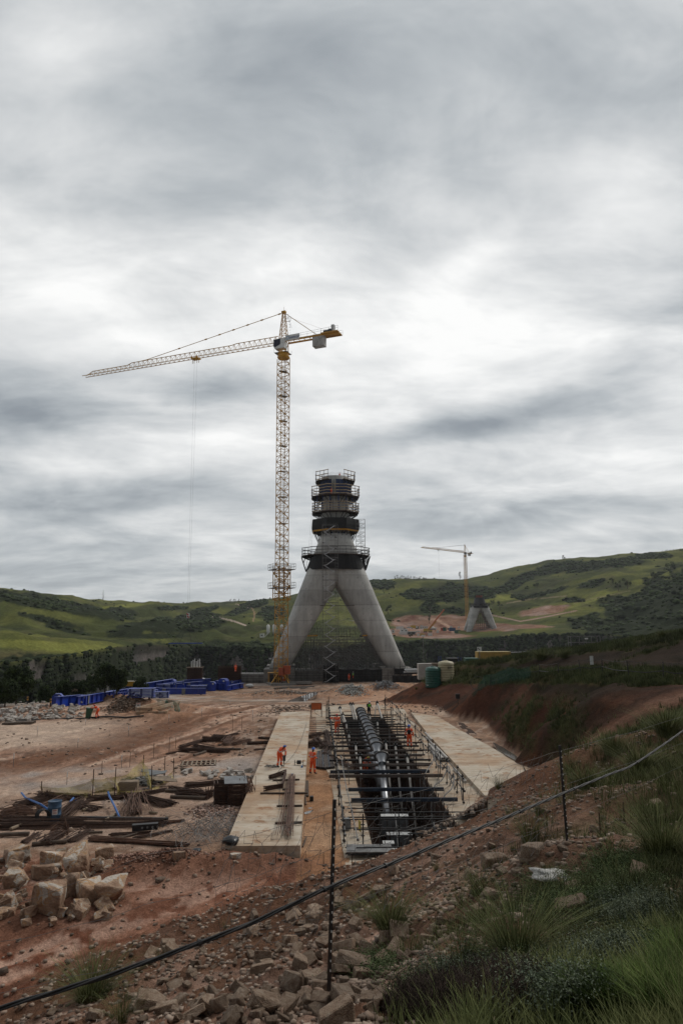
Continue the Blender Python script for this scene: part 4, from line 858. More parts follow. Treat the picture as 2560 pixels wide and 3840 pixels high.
    def arc(b, t0, t1, z0, z1, r): 
        n = 8; ts = [t0+(t1-t0)*i/n for i in range(n+1)]
        vs = [(r*math.cos(x), r*math.sin(x), z0) for x in ts]+[(r*math.cos(x), r*math.sin(x), z1) for x in ts]; b.add(vs, [(i,i+1,n+2+i,n+1+i) for i in range(n)])
    arc(b, -1.5, -.75, .42, .70, rr); lb = b.build('paper_label', M_WHITE, t); b = MB(); [arc(b, -1.42, -.85, z, z+.025, rr+.003) for z in (.47,.52,.60,.64)]; b.build('print_line', M_RED, lb)
    b = MB()
    for k in range(6): b.path([Vector((-.35-.05*k+.1*math.cos(x)*0+.33*math.cos(x), -.4+.05*k*.6, .36+.33*math.sin(x))) for x in np.linspace(0,6.3,20)], .025)
    o = b.build('hose_coil', M_BLACK, smooth=True); o.location = p; tag(o, 'coils of black hose leaning against the blue drum', 'hose')
    strap = mat('blue_strap', (.03,.12,.36), .6)
    for (P, l) in [([(80,2995),(95,3015),(150,3040),(190,3045)], 'blue lifting strap over the curled bundle left of the drum'),([(262,3032),(275,3015),(287,3010)], 'short blue strap end right of the drum'),([(405,2992),(410,3010),(420,3030),(432,3055),(448,3068)], 'blue strap trailing down from the strapped bundle')]:
        pts = [g(u,v,.35 if i < len(P)-1 else .05) for i,(u,v) in enumerate(P)]; tag(MB().path(pts, .06, 5).build('lifting_strap', strap), l, 'strap')
    # stirrup stacks with sheet and rods
    for k, (u, v, w_) in enumerate([(832,3014,.9),(887,3016,1.0)]):
        p = g(u, v); t = thing('stirrup_stack', ['left of two tall stacks of bent rebar stirrups beside the slab', 'right stack of bent stirrups carrying the grey sheet'][k], 'rebar', p, .2)
        b = MB()
        for i in range(30):
            z = .03+i*.042; j = random.uniform(-.04,.04); x0,x1,y0,y1 = -w_/2+j, w_/2+j, -.45-j, .5+j
            for A_, B_ in [((x0,y0,z),(x1,y0,z)),((x1,y0,z),(x1,y1,z)),((x1,y1,z),(x0,y1,z)),((x0,y1,z),(x0,y0,z)),((x0+.2,y0,z),(x0+.2,y1,z))]: b.bar(A_,B_,.034)
        b.build('stirrup', M_RUST, t)
    p = g(887,3016); o = MB().box((0,0,0),(1.35,1.3,.03),.2).build('grey_sheet', M_GREYBOX); o.location = p+Vector((-.1,.1,1.36)); o.rotation_euler=(.12,.05,0); tag(o, 'grey board lying on top of the stirrup stack', 'board')
    b = MB(); p = g(925,3010)
    for i in range(70):
        a = Vector((random.gauss(-.1,.2), random.gauss(.2,.25), random.uniform(.9,1.5))); c = Vector((a.x+random.gauss(.25,.35), a.y-random.uniform(.1,1.1), random.uniform(.02,.5))); b.bar(a, c, .028)
    o = b.build('rod_sheaf', M_RUSTL); o.location = p; tag(o, 'sheaf of splayed rusty rods spilling onto the slab from the stirrup stack', 'rebar')
    # tie-wire tangle
    b = MB(); c0 = g(800,3140)
    for i in range(190):
        a = c0 + Vector((random.gauss(.2,1.2), random.gauss(0,1.1), random.uniform(.02,.35))); ang = random.uniform(0,math.pi); L = random.uniform(.7,2.2); cv = random.uniform(-.8,.8)
        pts = [a + Vector((math.cos(ang+cv*t)*L*t, math.sin(ang+cv*t)*L*t, .55*math.sin(math.pi*t)*random.uniform(.3,1.1))) for t in (0,.25,.5,.75,1)]
        b.path(pts, .0085, 3)
    tag(b.build('wire_tangle', M_GALVD), 'loose tangle of thin grey tie wire beside the near corner of the slab', 'wire')
    p = g(865,3166,.05); v, f = leafy_lump(5, 2, .6); o = np_mesh('plastic_bag', v*[.42,.3,.28]+[0,0,.2], f, mat('black_plastic',(.012,.014,.018),.3)); o.location = atZ(866,3166,.72)+Vector((0,0,-.05)); tag(o, 'crumpled black plastic bag on the near left corner of the slab', 'bag')
    p = g(738,3196,.0); o = np_mesh('plastic_bag', v*[.25,.2,.12]+[0,0,.1], f, mat('black_plastic',(.012,.014,.018),.3)); o.location = p; tag(o, 'small dark blue scrap of plastic on the dirt below the wire tangle', 'bag')
    # --- things on the left slab (top at .70)
    def s(x, y, z=.70): return atZ(950+x*.2232, 2780+y*.2232, z)
    bundle('rebar_bundle', s(655,620), s(600,1590), 34, .16, 'thick bundle of long straight bars lying lengthwise on the left slab', bar=.026, m=M_RUSTL, lift=.1, fan=.02)
    bundle('rebar_bundle', s(605,620), s(430,1600), 5, .16, 'few spread long bars slanting beside the thick bundle on the left slab', bar=.024, m=M_RUSTL, lift=.1, fan=.05)
    bundle('rebar_bundle', s(545,700), s(525,1560), 2, .05, 'single pair of bars left of the thick bundle on the left slab', bar=.024, m=M_RUSTL, lift=.1)
    for (x0,y0,x1,y1,l) in [(325,668,775,655,'timber bearer at the far end of the long bars on the slab'),(118,888,910,885,'longest timber bearer, overhanging the right edge of the slab'),(392,1103,822,1097,'third timber bearer under the long bars'),(362,1392,818,1378,'nearest timber bearer under the long bars'),(490,822,620,822,'short timber bearer under the bent stirrups')]:
        tag(MB().bar(s(x0,y0)+Vector((0,0,.05)), s(x1,y1)+Vector((0,0,.05)), .10).build('bearer', M_WOODD), l, 'timber')
    b = MB()
    for i in range(26):
        j = random.uniform(-.06,.06); z = .06+.010*i
        P_ = [s(255+random.uniform(-10,60),650)+Vector((0,j,z)), s(540,560+random.uniform(-8,8))+Vector((j,0,z)), s(480,800)+Vector((j,0,z)), s(160+random.uniform(0,60),855)+Vector((0,j,z))]
        for p, q in zip(P_[:-1], P_[1:]): b.bar(p, q, .03)
    tag(b.build('bent_rebar', M_RUST), 'stack of large C shaped bent bars lying open to the left on the slab', 'rebar')
    b = MB()
    for i in range(12): b.bar(s(480+i*4,1290+i*22)+Vector((0,0,.03)), s(640,1280+i*22)+Vector((0,0,.1)), .02)
    tag(b.build('rebar_ladder', M_RUST), 'small ladder of tied bars at the near end of the slab', 'rebar')
    for (x,y,l) in [(652,575,'blue'),(815,440,'blue')]:
        tag(MB().lathe(s(x,y),[(0,0),(.07,0),(.065,.12),(.05,.13),(0,.13)],12).build('cup', mat('blue_plastic',(.03,.16,.40),.5)), 'small blue plastic pot '+('beside the bent stirrups' if y > 500 else 'behind the tool stand')+' on the slab', 'pot')
    t = thing('tool_stand', 'black wire reel stand with tangled flex on the left slab', 'stand', s(765,400))
    b = MB(); [b.bar((x,y,0),(x,y,.35),.03) for x in (-.3,.3) for y in (-.12,.12)]; b.bar((-.3,0,.2),(.3,0,.2),.03); b.build('frame', M_BLACK, t); MB().tube((-.15,0,.2),(.15,0,.2),.14).build('reel', M_DARK, t)
    b = MB()
    for i in range(5): b.path([s(310+70*math.cos(x)*(1+.2*i), 425+18*math.sin(x+i))+Vector((0,0,.02+.05*abs(math.sin(x*2+i)))) for x in np.linspace(0,6,16)], .014, 4)
    tag(b.build('cable', M_BLACK), 'loops of black flex by the feet of the drilling worker', 'cable')
    for k in range(6):
        a = atZ(950+(852+k*13)*.2232, 2780+665*.2232, .08); c = atZ(950+(838+k*17)*.2232, 2780+(905+k*3)*.2232, .08)
        tag(MB().tube(a, c, .035).build('steel_pipe', M_WOODD), 'rusty steel pipe in the row leaning along the right side of the left slab', 'pipe', 'pipes beside the left slab')
    for (x0,y0,x1,y1) in [(870,860,878,1065),(830,930,822,1040),(808,1610,785,1760),(888,1610,828,1770)]:
        tag(MB().tube(atZ(950+x0*.2232,2780+y0*.2232,.06), atZ(950+x1*.2232,2780+y1*.2232,.06), .04).build('steel_pipe', M_WOODD), 'loose rusty pipe end on the path beside the left slab', 'pipe', 'loose pipe ends on the path')
    tag(MB().box(atZ(950+978*.2232,2780+960*.2232,.14),(.22,.25,.28)).build('black_bucket', M_BLACK), 'small black box standing on the stained path by the puddle', 'box')
    # pile of steel props and rebar between slab and railing
    def q(x, y, z=.05): return atZ(1000+x*.6378, 2500+y*.6378, z)
    for i in range(9):
        a, c = q(302+i*9, 500-i*1, .12), q(300+i*13-8, 598-abs(i-4)*1.5, .12)
        t = thing('steel_prop', 'steel prop in the neat slanting pile right of the standing worker', 'prop', a, 0, 'steel props stacked by the railing'); d = c-a
        MB().bar((0,0,0), d, .09, .12).build('prop_tube', M_BEAM if i % 3 else M_NAVY, t); MB().box(d,(.16,.05,.16)).box((0,0,0),(.16,.05,.16)).build('end_plate', M_DARK, t)
    for (x0,y0,x1,y1,n,r,l) in [(185,482,300,425,16,.12,'thin rods pointing left onto the slab from the prop pile'),(240,470,345,460,60,.35,'dark rebar heap on the path behind the standing worker'),(290,435,340,480,60,.35,'stirrup heap between slab and railing'),(350,385,368,490,50,.25,'upright leaning bundle against the left railing'),
                                (250,420,330,400,40,.3,'rebar stack behind the stirrup heap'),(375,455,345,520,30,.2,'bars sloping from the railing to the props'),(385,540,505,600,30,.2,'bent bars sagging into the trench past the left railing')]:
        bundle('rebar_bundle', q(x0,y0), q(x1,y1,.1), n, r, l, bar=.028, fan=.1, lift=.02)
    for i in range(7):
        a, c = q(250,320+i*11,.1), q(350-i,318+i*11,.1); tag(MB().path([a,c,c+Vector((0,-.2,.1))], .025).build('bent_bar', M_BEAM), 'single bent bar in the evenly spaced row on the path behind the rebar heap', 'rebar', 'row of single bent bars')
    b = MB(); [b.bar(q(x0,y0,.03), q(x1,y1,.03), .03) for x0,y0,x1,y1 in [(357,667,397,662),(362,620,395,662),(378,615,380,662),(388,615,395,662)]]; tag(b.build('bent_bar', M_RUST), 'small comb of welded bars lying on the path left of the railing', 'rebar')
    for (P,l) in [([(430,612),(300,1000)],0)][:0]: pass
def build_netting():
    # yellow debris netting enclosure
    posts = [(220,470,572),(495,405,556),(612,395,556),(765,330,440),(810,385,532),(880,335,452),(927,345,458)]; PP = []
    for i, (x, y0, y1) in enumerate(posts):
        u, v0, v1 = x*.7015, 2600+y0*.7015, 2600+y1*.7015; p = gnd(u, v1); h = atY(u, v0, p.y).z-p.z; PP.append((p, h))
        o = MB().bar((0,0,-.1),(random.uniform(-.05,.05),0,h),.045).build('net_post', M_RUST); o.location = p; tag(o, 'thin rusty rod standing as a post of the yellow netting', 'post', 'posts of the yellow netting')
    m = bpy.data.materials.new('yellow_net'); m.use_nodes = True; N = m.node_tree.nodes; L = m.node_tree.links; bs = N['Principled BSDF']; bs.inputs['Base Color'].default_value = (.42,.34,.10,1); bs.inputs['Roughness'].default_value = .7
    tr = N.new('ShaderNodeBsdfTransparent'); mx = N.new('ShaderNodeMixShader'); nz = N.new('ShaderNodeTexNoise'); nz.inputs['Scale'].default_value = 3; mr = N.new('ShaderNodeMapRange'); mr.inputs[3].default_value = .25; mr.inputs[4].default_value = .75
    L.new(nz.outputs[0], mr.inputs[0]); L.new(mr.outputs[0], mx.inputs[0]); L.new(tr.outputs[0], mx.inputs[1]); L.new(bs.outputs[0], mx.inputs[2]); L.new(mx.outputs[0], N['Material Output'].inputs[0]); MATS['yellow_net'] = m
    def net(a, b, ha, hb, sag, label, mm=m, name='netting', cat='netting'):
        n = 22; vs = []; fs = []; R = 7
        for i in range(n+1):
            t = i/n; p = a.lerp(b, t); g0 = gz(p.x, p.y); top = (ha*(1-t)+hb*t) - sag*math.sin(math.pi*t)
            for j in range(R+1):
                s = j/R; vs.append((p.x+.12*math.sin(t*9+s*5), p.y+.15*math.sin(t*7+s*4), g0+.02+(top)*s))
        fs = [(i*(R+1)+j, (i+1)*(R+1)+j, (i+1)*(R+1)+j+1, i*(R+1)+j+1) for i in range(n) for j in range(R)]
        tag(MB().add(vs, fs).build(name, mm, smooth=True), label, cat)
    net(PP[0][0], PP[1][0], .85, 1.1, .35, 'yellow debris net sagging between the two left rods'); net(PP[1][0], PP[2][0], 1.1, 1.25, .1, 'yellow debris net between the middle rods')
    net(PP[2][0], PP[3][0], 1.2, 1.2, .3, 'yellow debris net rising to the back of the rubble pen'); net(PP[3][0], PP[4][0], 1.1, .9, .2, 'yellow debris net falling behind the rubble pen'); net(PP[2][0], PP[4][0], .5, .3, .2, 'low yellow debris net in front of the brown box'); net(PP[4][0], PP[6][0], .3, .7, .25, 'torn yellow debris net at the right of the rubble pen')
    g = lambda u, v, dz=0: gnd(u, v)+Vector((0,0,dz))
    t = thing('wooden_box', 'open brown plywood box inside the yellow netting', 'box', g(482,2974), .1); MB().box((0,-.35,.35),(1.15,.04,.7)).box((-.57,0,.35),(.04,.7,.7)).box((.57,0,.35),(.04,.7,.7)).box((0,.35,.35),(1.15,.04,.7)).build('side_panel', M_WOOD, t); MB().box((0,.1,.70),(1.1,.6,.04)).build('lid', M_WOOD, t)
    for k, (u,v,a,l) in enumerate([(400,2965,.4,'left'),(425,2955,-.5,'left of the brown box'),(570,2915,.2,'topmost'),(585,2922,-.1,'upper'),(600,2940,.1,'right'),(620,2948,.4,'right end')]):
        o = MB().box((0,0,.1),(1.5,.5,.04)).build('board', M_GREYBOX if k in (2,3) else M_WOOD); o.location = g(u,v,.1+.2*(k>1)); o.rotation_euler = (.2,.15*(k%3-1),a); tag(o, ['bleached plank leaning at the left inside the yellow netting','pale plywood square left of the brown box','grey sheet topmost on the rubble behind the netting','second grey sheet on the rubble behind the netting','flat board over the rubble right of the brown box','pale board at the right end of the netting'][k], 'board')
    # pallet, grid frame
    p = g(745,2867); t = thing('pallet', 'flat weathered timber pallet lying alone between the upper rebar pile and the stones', 'pallet', p, .15); b = MB(); [b.box((-1.2+k*.35,0,.12),(.12,1.9,.03)) for k in range(8)]; b.build('slat', M_WOOD, t); b = MB(); [b.box((0,y,.05),(2.7,.1,.1)) for y in (-.9,0,.9)]; b.build('bearer', M_WOODD, t)
    # marker stakes
    for i, (x, y0, y1) in enumerate([(200,175,230),(72,320,395),(417,240,290),(687,175,230),(903,113,160),(358,420,490),(650,330,400),(1079,75,125),(1229,40,75),(1475,85,120),(458,140,170),(855,30,60),(1350,90,150),(695,315,395),(822,265,345),(905,235,310),(940,235,295),(1243,120,205),(1293,120,195),(545,360,430),(1355,0,30)]):
        u, v0, v1 = x*.7015, 2600+y0*.7015, 2600+y1*.7015; p = gnd(u, v1); h = max(.5, atY(u, v0, p.y).z-p.z)
        wh = i < 13
        o = thing('marker_stake', 'white topped survey stake standing on the graded ground left of the slab' if wh else 'bare dark steel rod standing beside the graded track', 'stake', p, 0, 'white survey stakes' if wh else 'dark marker rods')
        MB().tube((0,0,-.1),(0,0,h*.6),.02).build('rod', M_GALVD if wh else M_RUST, o); MB().tube((0,0,h*.6),(0,0,h),.03 if wh else .02).build('sleeve', M_WHITE if wh else M_RUST, o)
    # small pit frames with green fence and sign
    for (u0,v0,u1,v1,l) in [(512,2678,622,2676,'long low concrete kerb frame of a shallow pit, nearer of the two'),(570,2665,675,2662,'concrete kerb frame of a shallow pit in front of the green mesh')]:
        a, c = gnd(u0,v0), gnd(u1,v1); t = thing('pit_frame', l, 'frame', a, math.atan2((c-a).y,(c-a).x)); Lx = (c-a).length
        MB().box((Lx/2,0,.15),(Lx,.18,.35)).box((Lx/2,2.0,.15),(Lx,.18,.35)).box((0,1,.15),(.18,1.8,.35)).box((Lx,1,.15),(.18,1.8,.35)).build('kerb', M_APRON, t)
    gm = bpy.data.materials.new('green_mesh'); gm.use_nodes = True; N = gm.node_tree.nodes; L = gm.node_tree.links; bs = N['Principled BSDF']; bs.inputs['Base Color'].default_value = (.02,.09,.06,1); tr = N.new('ShaderNodeBsdfTransparent'); mx = N.new('ShaderNodeMixShader'); mx.inputs[0].default_value = .62; L.new(tr.outputs[0], mx.inputs[1]); L.new(bs.outputs[0], mx.inputs[2]); L.new(mx.outputs[0], N['Material Output'].inputs[0]); MATS['green_mesh'] = gm
    net(gnd(652,2666), gnd(675,2660), 1.1, 1.1, 0, 'square of green mesh fence at the right of the shallow pits', gm, 'green_fence', 'fence')
    net(gnd(590,2650), gnd(650,2655), .9, 1.0, .1, 'see-through green mesh fence behind the shallow pits', gm, 'green_fence', 'fence')
    p = gnd(518,2672); t = thing('warning_sign', 'white and red warning board on rods beside the shallow pits', 'sign', p, .1)
    MB().box((0,0,.85),(.5,.03,.42)).build('board', M_WHITE, t); MB().box((0,-.02,.98),(.44,.01,.07)).build('red_band', M_RED, t); MB().box((0,-.02,.82),(.3,.01,.10)).build('print', M_DARK, t); MB().tube((-.2,.02,0),(-.2,.02,1.1),.02).tube((.2,.02,0),(.2,.02,1.1),.02).build('post', M_GALVD, t)
    net(Vector((*wp(-8.5,74),0)), Vector((*wp(-10,66),0)), 1.0, 1.0, .2, 'limp wire mesh fence beside the far wet track', mat('wire_grey',(.1,.095,.09),.8), 'wire_fence', 'fence') if False else None
def ibeam(t, L, h, w, m, name='web', stiff=3):
    MB().box((L/2,0,h/2),(L,.05,h-.08)).build('web', m, t); MB().box((L/2,0,h-.02),(L,w,.04)).build('flange', m, t); MB().box((L/2,0,.02),(L,w,.04)).build('flange', m, t)
    if stiff:
        [MB().box((L*(k+.5)/stiff,0,h/2),(.04,w*.9,h-.09)).build('stiffener', m, t) for k in range(stiff)]
def build_girders():
    G = [(208,2656,300,2644,1.35,.7,'blue girder end block at the far left of the girder row'),(292,2650,508,2604,1.25,.7,'long blue girder with grey plates running back from the stone berm'),
         (300,2630,470,2590,.5,.5,'slimmer blue beam lying behind the long blue girder'),(506,2598,648,2572,1.5,.8,'tall blue girder behind the yellow skip'),
         (598,2606,772,2606,1.2,.6,'straight blue girder lying alone with a grey end plate'),(425,2618,515,2608,.7,.6,'short blue girder in the middle of the row'),
         (540,2590,640,2570,.5,.5,'thin blue beam on top of the tall girder'),(640,2592,760,2580,1.4,.8,'blue girder with upright fins right of centre'),
         (700,2590,800,2588,1.0,.7,'short blue girder in front of the blue boxes'),(852,2592,912,2580,1.0,.7,'blue girder at the right end of the row'),
         (820,2590,850,2588,1.3,.9,'stubby blue girder block at the right end'),(330,2640,520,2600,.55,.4,'low blue beam lying in front of the long girder'),(505,2606,600,2600,1.1,.6,'blue girder bridging the short one and the straight one'),(610,2584,700,2570,1.0,.6,'blue girder on the rear stack right of the skip'),(690,2572,790,2566,1.2,.7,'rear blue girder left of the blue boxes'),(640,2604,760,2598,.8,.5,'low blue girder just behind the straight one'),(860,2572,905,2562,.7,.5,'small rear blue beam at the far right of the row')]
    for (u0,v0,u1,v1,h,w,l) in G:
        a, c = gnd(u0,v0), gnd(u1,v1); t = thing('blue_girder', l, 'girder', a+Vector((0,0,.15)), math.atan2((c-a).y,(c-a).x)); t.rotation_euler.y = -math.atan2(c.z-a.z, (c-a).length)
        L = (c-a).length; ibeam(t, L, h, w, M_BLUE, stiff=max(2,int(L/3)))
        if 'grey' in l or 'fins' in l:
            for f in (.10,.52): MB().box((L*f,-w*.55,h*.5),(.7,.05,h*.95)).build('grey_plate', M_GREYBOX, t)
        b = MB(); [b.box((L*f,0,-.08),(.2,w*1.3,.16)) for f in (.1,.5,.9)]; b.build('bearer', M_WOODD, t)
    BX = [(795,2590,1.7,1.9,'large blue steel box standing left of the tallest blue box'),(838,2588,2.0,2.5,'tallest blue steel box with a chamfered top in the girder yard'),(818,2586,1.6,2.0,'blue box wedged between the two large ones'),
          (735,2578,1.8,1.2,'small blue box on the far girders'),(648,2562,1.6,.9,'flat blue box at the top left of the girder yard'),(868,2580,.8,1.6,'narrow blue upright right of the tallest blue box'),(216,2646,1.4,1.7,'blue end box at the left tip of the girder row'),(310,2646,1.1,1.5,'blue bracket block with grey plate near the left end'),
          (655,2592,.5,1.9,'blue upright fin in the middle of the girder yard'),(688,2592,.5,1.9,'second blue upright fin in the middle of the girder yard')]
    for (u,v,w,h,l) in BX:
        p = gnd(u,v); t = thing('blue_box', l, 'steel box', p, random.uniform(-.3,.3)); c = min(.5, w*.25)
        poly = [(-w/2,0),(w/2,0),(w/2,h-c),(w/2-c,h),(-w/2+c,h),(-w/2,h-c)]
        o = MB().rings([[Vector((x,-w*.4,z)) for x,z in poly],[Vector((x,w*.4,z)) for x,z in poly]]).build('shell', M_BLUE, t)
        b = MB(); b.box((0,-w*.4-.03,h*.5),(.06,.06,h*.9)); b.box((0,-w*.4-.03,h*.3),(w*.98,.06,.08)); b.build('rib', M_BLUE, t); MB().box((w*.2,-w*.4-.04,h*.8),(w*.18,.03,.3)).build('plate', M_REFL, t)
    # stacks of blue slats
    for (u,v,l) in [(560,2610,'stack of thin blue slatted frames left of the straight girder'),(615,2586,'stack of blue slatted frames behind the straight girder'),(530,2618,'low stack of blue frames beside the short girder'),(600,2618,'small blue cradle near the dirt heap'),(745,2592,'stack of blue plates at the end of the straight girder')]:
        p = gnd(u,v); t = thing('frame_stack', l, 'frames', p, .15); b = MB()
        for k in range(7): b.box((random.uniform(-.1,.1),0,.12+k*.18),(3.4,1.2,.05))
        b.build('frame', M_BLUE, t); b = MB(); [b.box((x,0,.6),(.1,1.1,1.2)) for x in (-1.4,0,1.4)]; b.build('spacer', M_NAVY, t)
    # wrapped white parcels, yellow skip, white pipe on block, pallets of timber
    for (u,v,w,l) in [(936,2580,1.8,'white wrapped parcel alone right of the blue girders'),(758,2556,2.0,'white wrapped load behind the blue girders'),(600,2618,1.2,'small white wrapped bundle at the front of the girders')]:
        p = gnd(u,v); vv, f = leafy_lump(3, 2, .25); o = np_mesh('wrapped_load', vv*[w*.55,.6,.55]+[0,0,.5], f, M_REFL); o.location = p; tag(o, l, 'parcel')
    p = gnd(483,2592); t = thing('skip', 'yellow steel skip standing behind the long blue girder', 'skip', p+Vector((0,0,1.1))); MB().rings([[Vector((x*1.1,y*.6,0)) for x,y in ((-1,-1),(1,-1),(1,1),(-1,1))],[Vector((x*1.35,y*.75,1.0)) for x,y in ((-1,-1),(1,-1),(1,1),(-1,1))]]).build('bin', M_YEL, t); MB().box((0,0,1.02),(2.8,1.6,.08)).build('rim', M_BEIGE, t); MB().box((0,0,-.5),(1.4,.8,1.0)).build('stand', M_BLUED, t)
    p = gnd(372,2594); t = thing('duct_block', 'white upright pipe on a grey concrete block behind the girders', 'block', p); MB().box((0,0,.6),(4.2,2,1.4)).build('block', M_WALLC, t); MB().tube((.2,0,1.3),(.2,0,3.6),.28,n=16).build('pipe', M_WHITE, t)
    for (u,v,l) in [(420,2592,'jumble of planks on the ground behind the long girder'),(395,2592,'loose dark planks beside the concrete block')]:
        p = gnd(u,v); b = MB(); [b.box((random.uniform(-2,2),random.uniform(-1,1),.2+.12*k),(random.uniform(2,4),.3,.08),random.uniform(-.5,.5)) for k in range(14)]; o = b.build('plank_pile', M_WOODD); o.location = p+Vector((0,0,.5)); tag(o, l, 'planks')
    # green wheelie bin
    p = gnd(330,2694); t = thing('wheelie_bin', 'dark green wheeled bin being tipped by a worker in orange', 'bin', p, .2); t.rotation_euler.y = .18
    MB().rings([[Vector((x*.24,y*.26,0)) for x,y in ((-1,-1),(1,-1),(1,1),(-1,1))],[Vector((x*.36,y*.36,1.05)) for x,y in ((-1,-1),(1,-1),(1,1),(-1,1))]]).build('bin_body', mat('bin_green',(.015,.07,.035),.5), t); MB().box((0,0,1.1),(.80,.80,.08)).build('lid', MATS['bin_green'], t)
    for s in (-1,1): MB().tube((.25,s*.3-.03,.1),(.25,s*.3+.03,.1),.12,n=14).build('wheel', M_BLACK, t)
    b = MB().path([gnd(20,2708)+Vector((0,0,.05)), gnd(120,2702)+Vector((0,0,.05)), gnd(200,2697)+Vector((0,0,.06)), gnd(290,2696)+Vector((0,0,.05)), gnd(400,2690)+Vector((0,0,.1)), gnd(470,2694)+Vector((0,0,.1)), gnd(540,2688)+Vector((0,0,.1))], .09, 6); tag(b.build('hose', M_BLACK), 'flat black hose running past the wheeled bin across the pale track', 'hose')
    for (u,v,l) in [(50,2716,'left'),(95,2713,'right')]:
        t = thing('pallet', 'dark timber pallet lying '+('at the left edge' if l=='left' else 'second from the left')+' below the stone berm', 'pallet', gnd(u,v), .1); b = MB(); [b.box((-.9+k*.2,0,.2),(.12,1.2,.04)) for k in range(10)]; b.build('slat', M_WOODD, t); b = MB(); [b.box((0,y,.08),(2,.12,.16)) for y in (-.5,0,.5)]; b.build('bearer', M_WOODD, t)
    for (u,v,l) in [(103,2640,'yellow and black bollard near the left tree'),(190,2650,'yellow and black bollard at the left end of the girders')]:
        t = thing('bollard', l, 'bollard', gnd(u,v)); MB().tube((0,0,0),(0,0,1.15),.11,n=12).build('post', M_BLACK, t); MB().tube((0,0,.55),(0,0,.8),.115,n=12).tube((0,0,.95),(0,0,1.1),.115,n=12).build('yellow_band', M_YEL, t)
def build_tanks():
    for (u, v, m, l, r, h) in [(1624,2571,M_GREEN,'dark green ribbed water tank standing left of its beige twin',1.12,2.75),(1673,2570,M_BEIGE,'beige ribbed water tank with a printed name beside the green one',1.12,2.7)]:
        p = atZ(u, v, 1.85); p = Vector((p.x, p.y, gz(p.x,p.y)-.1)); t = thing('water_tank', l, 'tank', p); prof = [(0,.0),(r,.0)]
        z = .1
        while z < h-.35: prof += [(r,z),(r,z+.16),(r+.04,z+.2),(r+.04,z+.26),(r,z+.30)]; z += .34
        prof += [(r,h-.15),(r*.9,h),(r*.45,h+.12),(0,h+.14)]
        MB().lathe((0,0,0), prof, 40).build('tank_shell', m, t, True); MB().lathe((0,0,h+.10),[(.32,0),(.32,.09),(.28,.12),(0,.12)],20).build('lid', m, t)
        ang = -math.pi/2+(.35 if m is M_BEIGE else -.9)
        text('print', 'JoJo', .42 if m is M_BEIGE else .2, M_DARK if m is M_BEIGE else M_WHITE, ((r+.05)*math.cos(ang),(r+.05)*math.sin(ang), h-.72 if m is M_BEIGE else .35), (math.pi/2,0,ang+math.pi/2), t)
    p = atZ(1592,2546,-.9); p = atY(1592,2546,118); t = thing('concrete_block', 'tall pale precast concrete block behind the water tanks', 'block', (p.x,p.y,p.z), .05)
    MB().box((0,0,1.25),(2.3,1.4,2.6)).build('block', mat('precast',(.42,.40,.37),.8,(.32,.30,.27),.8), t); MB().box((.3,-.72,1.6),(.3,.04,.25)).build('lifting_plate', M_GALVD, t)
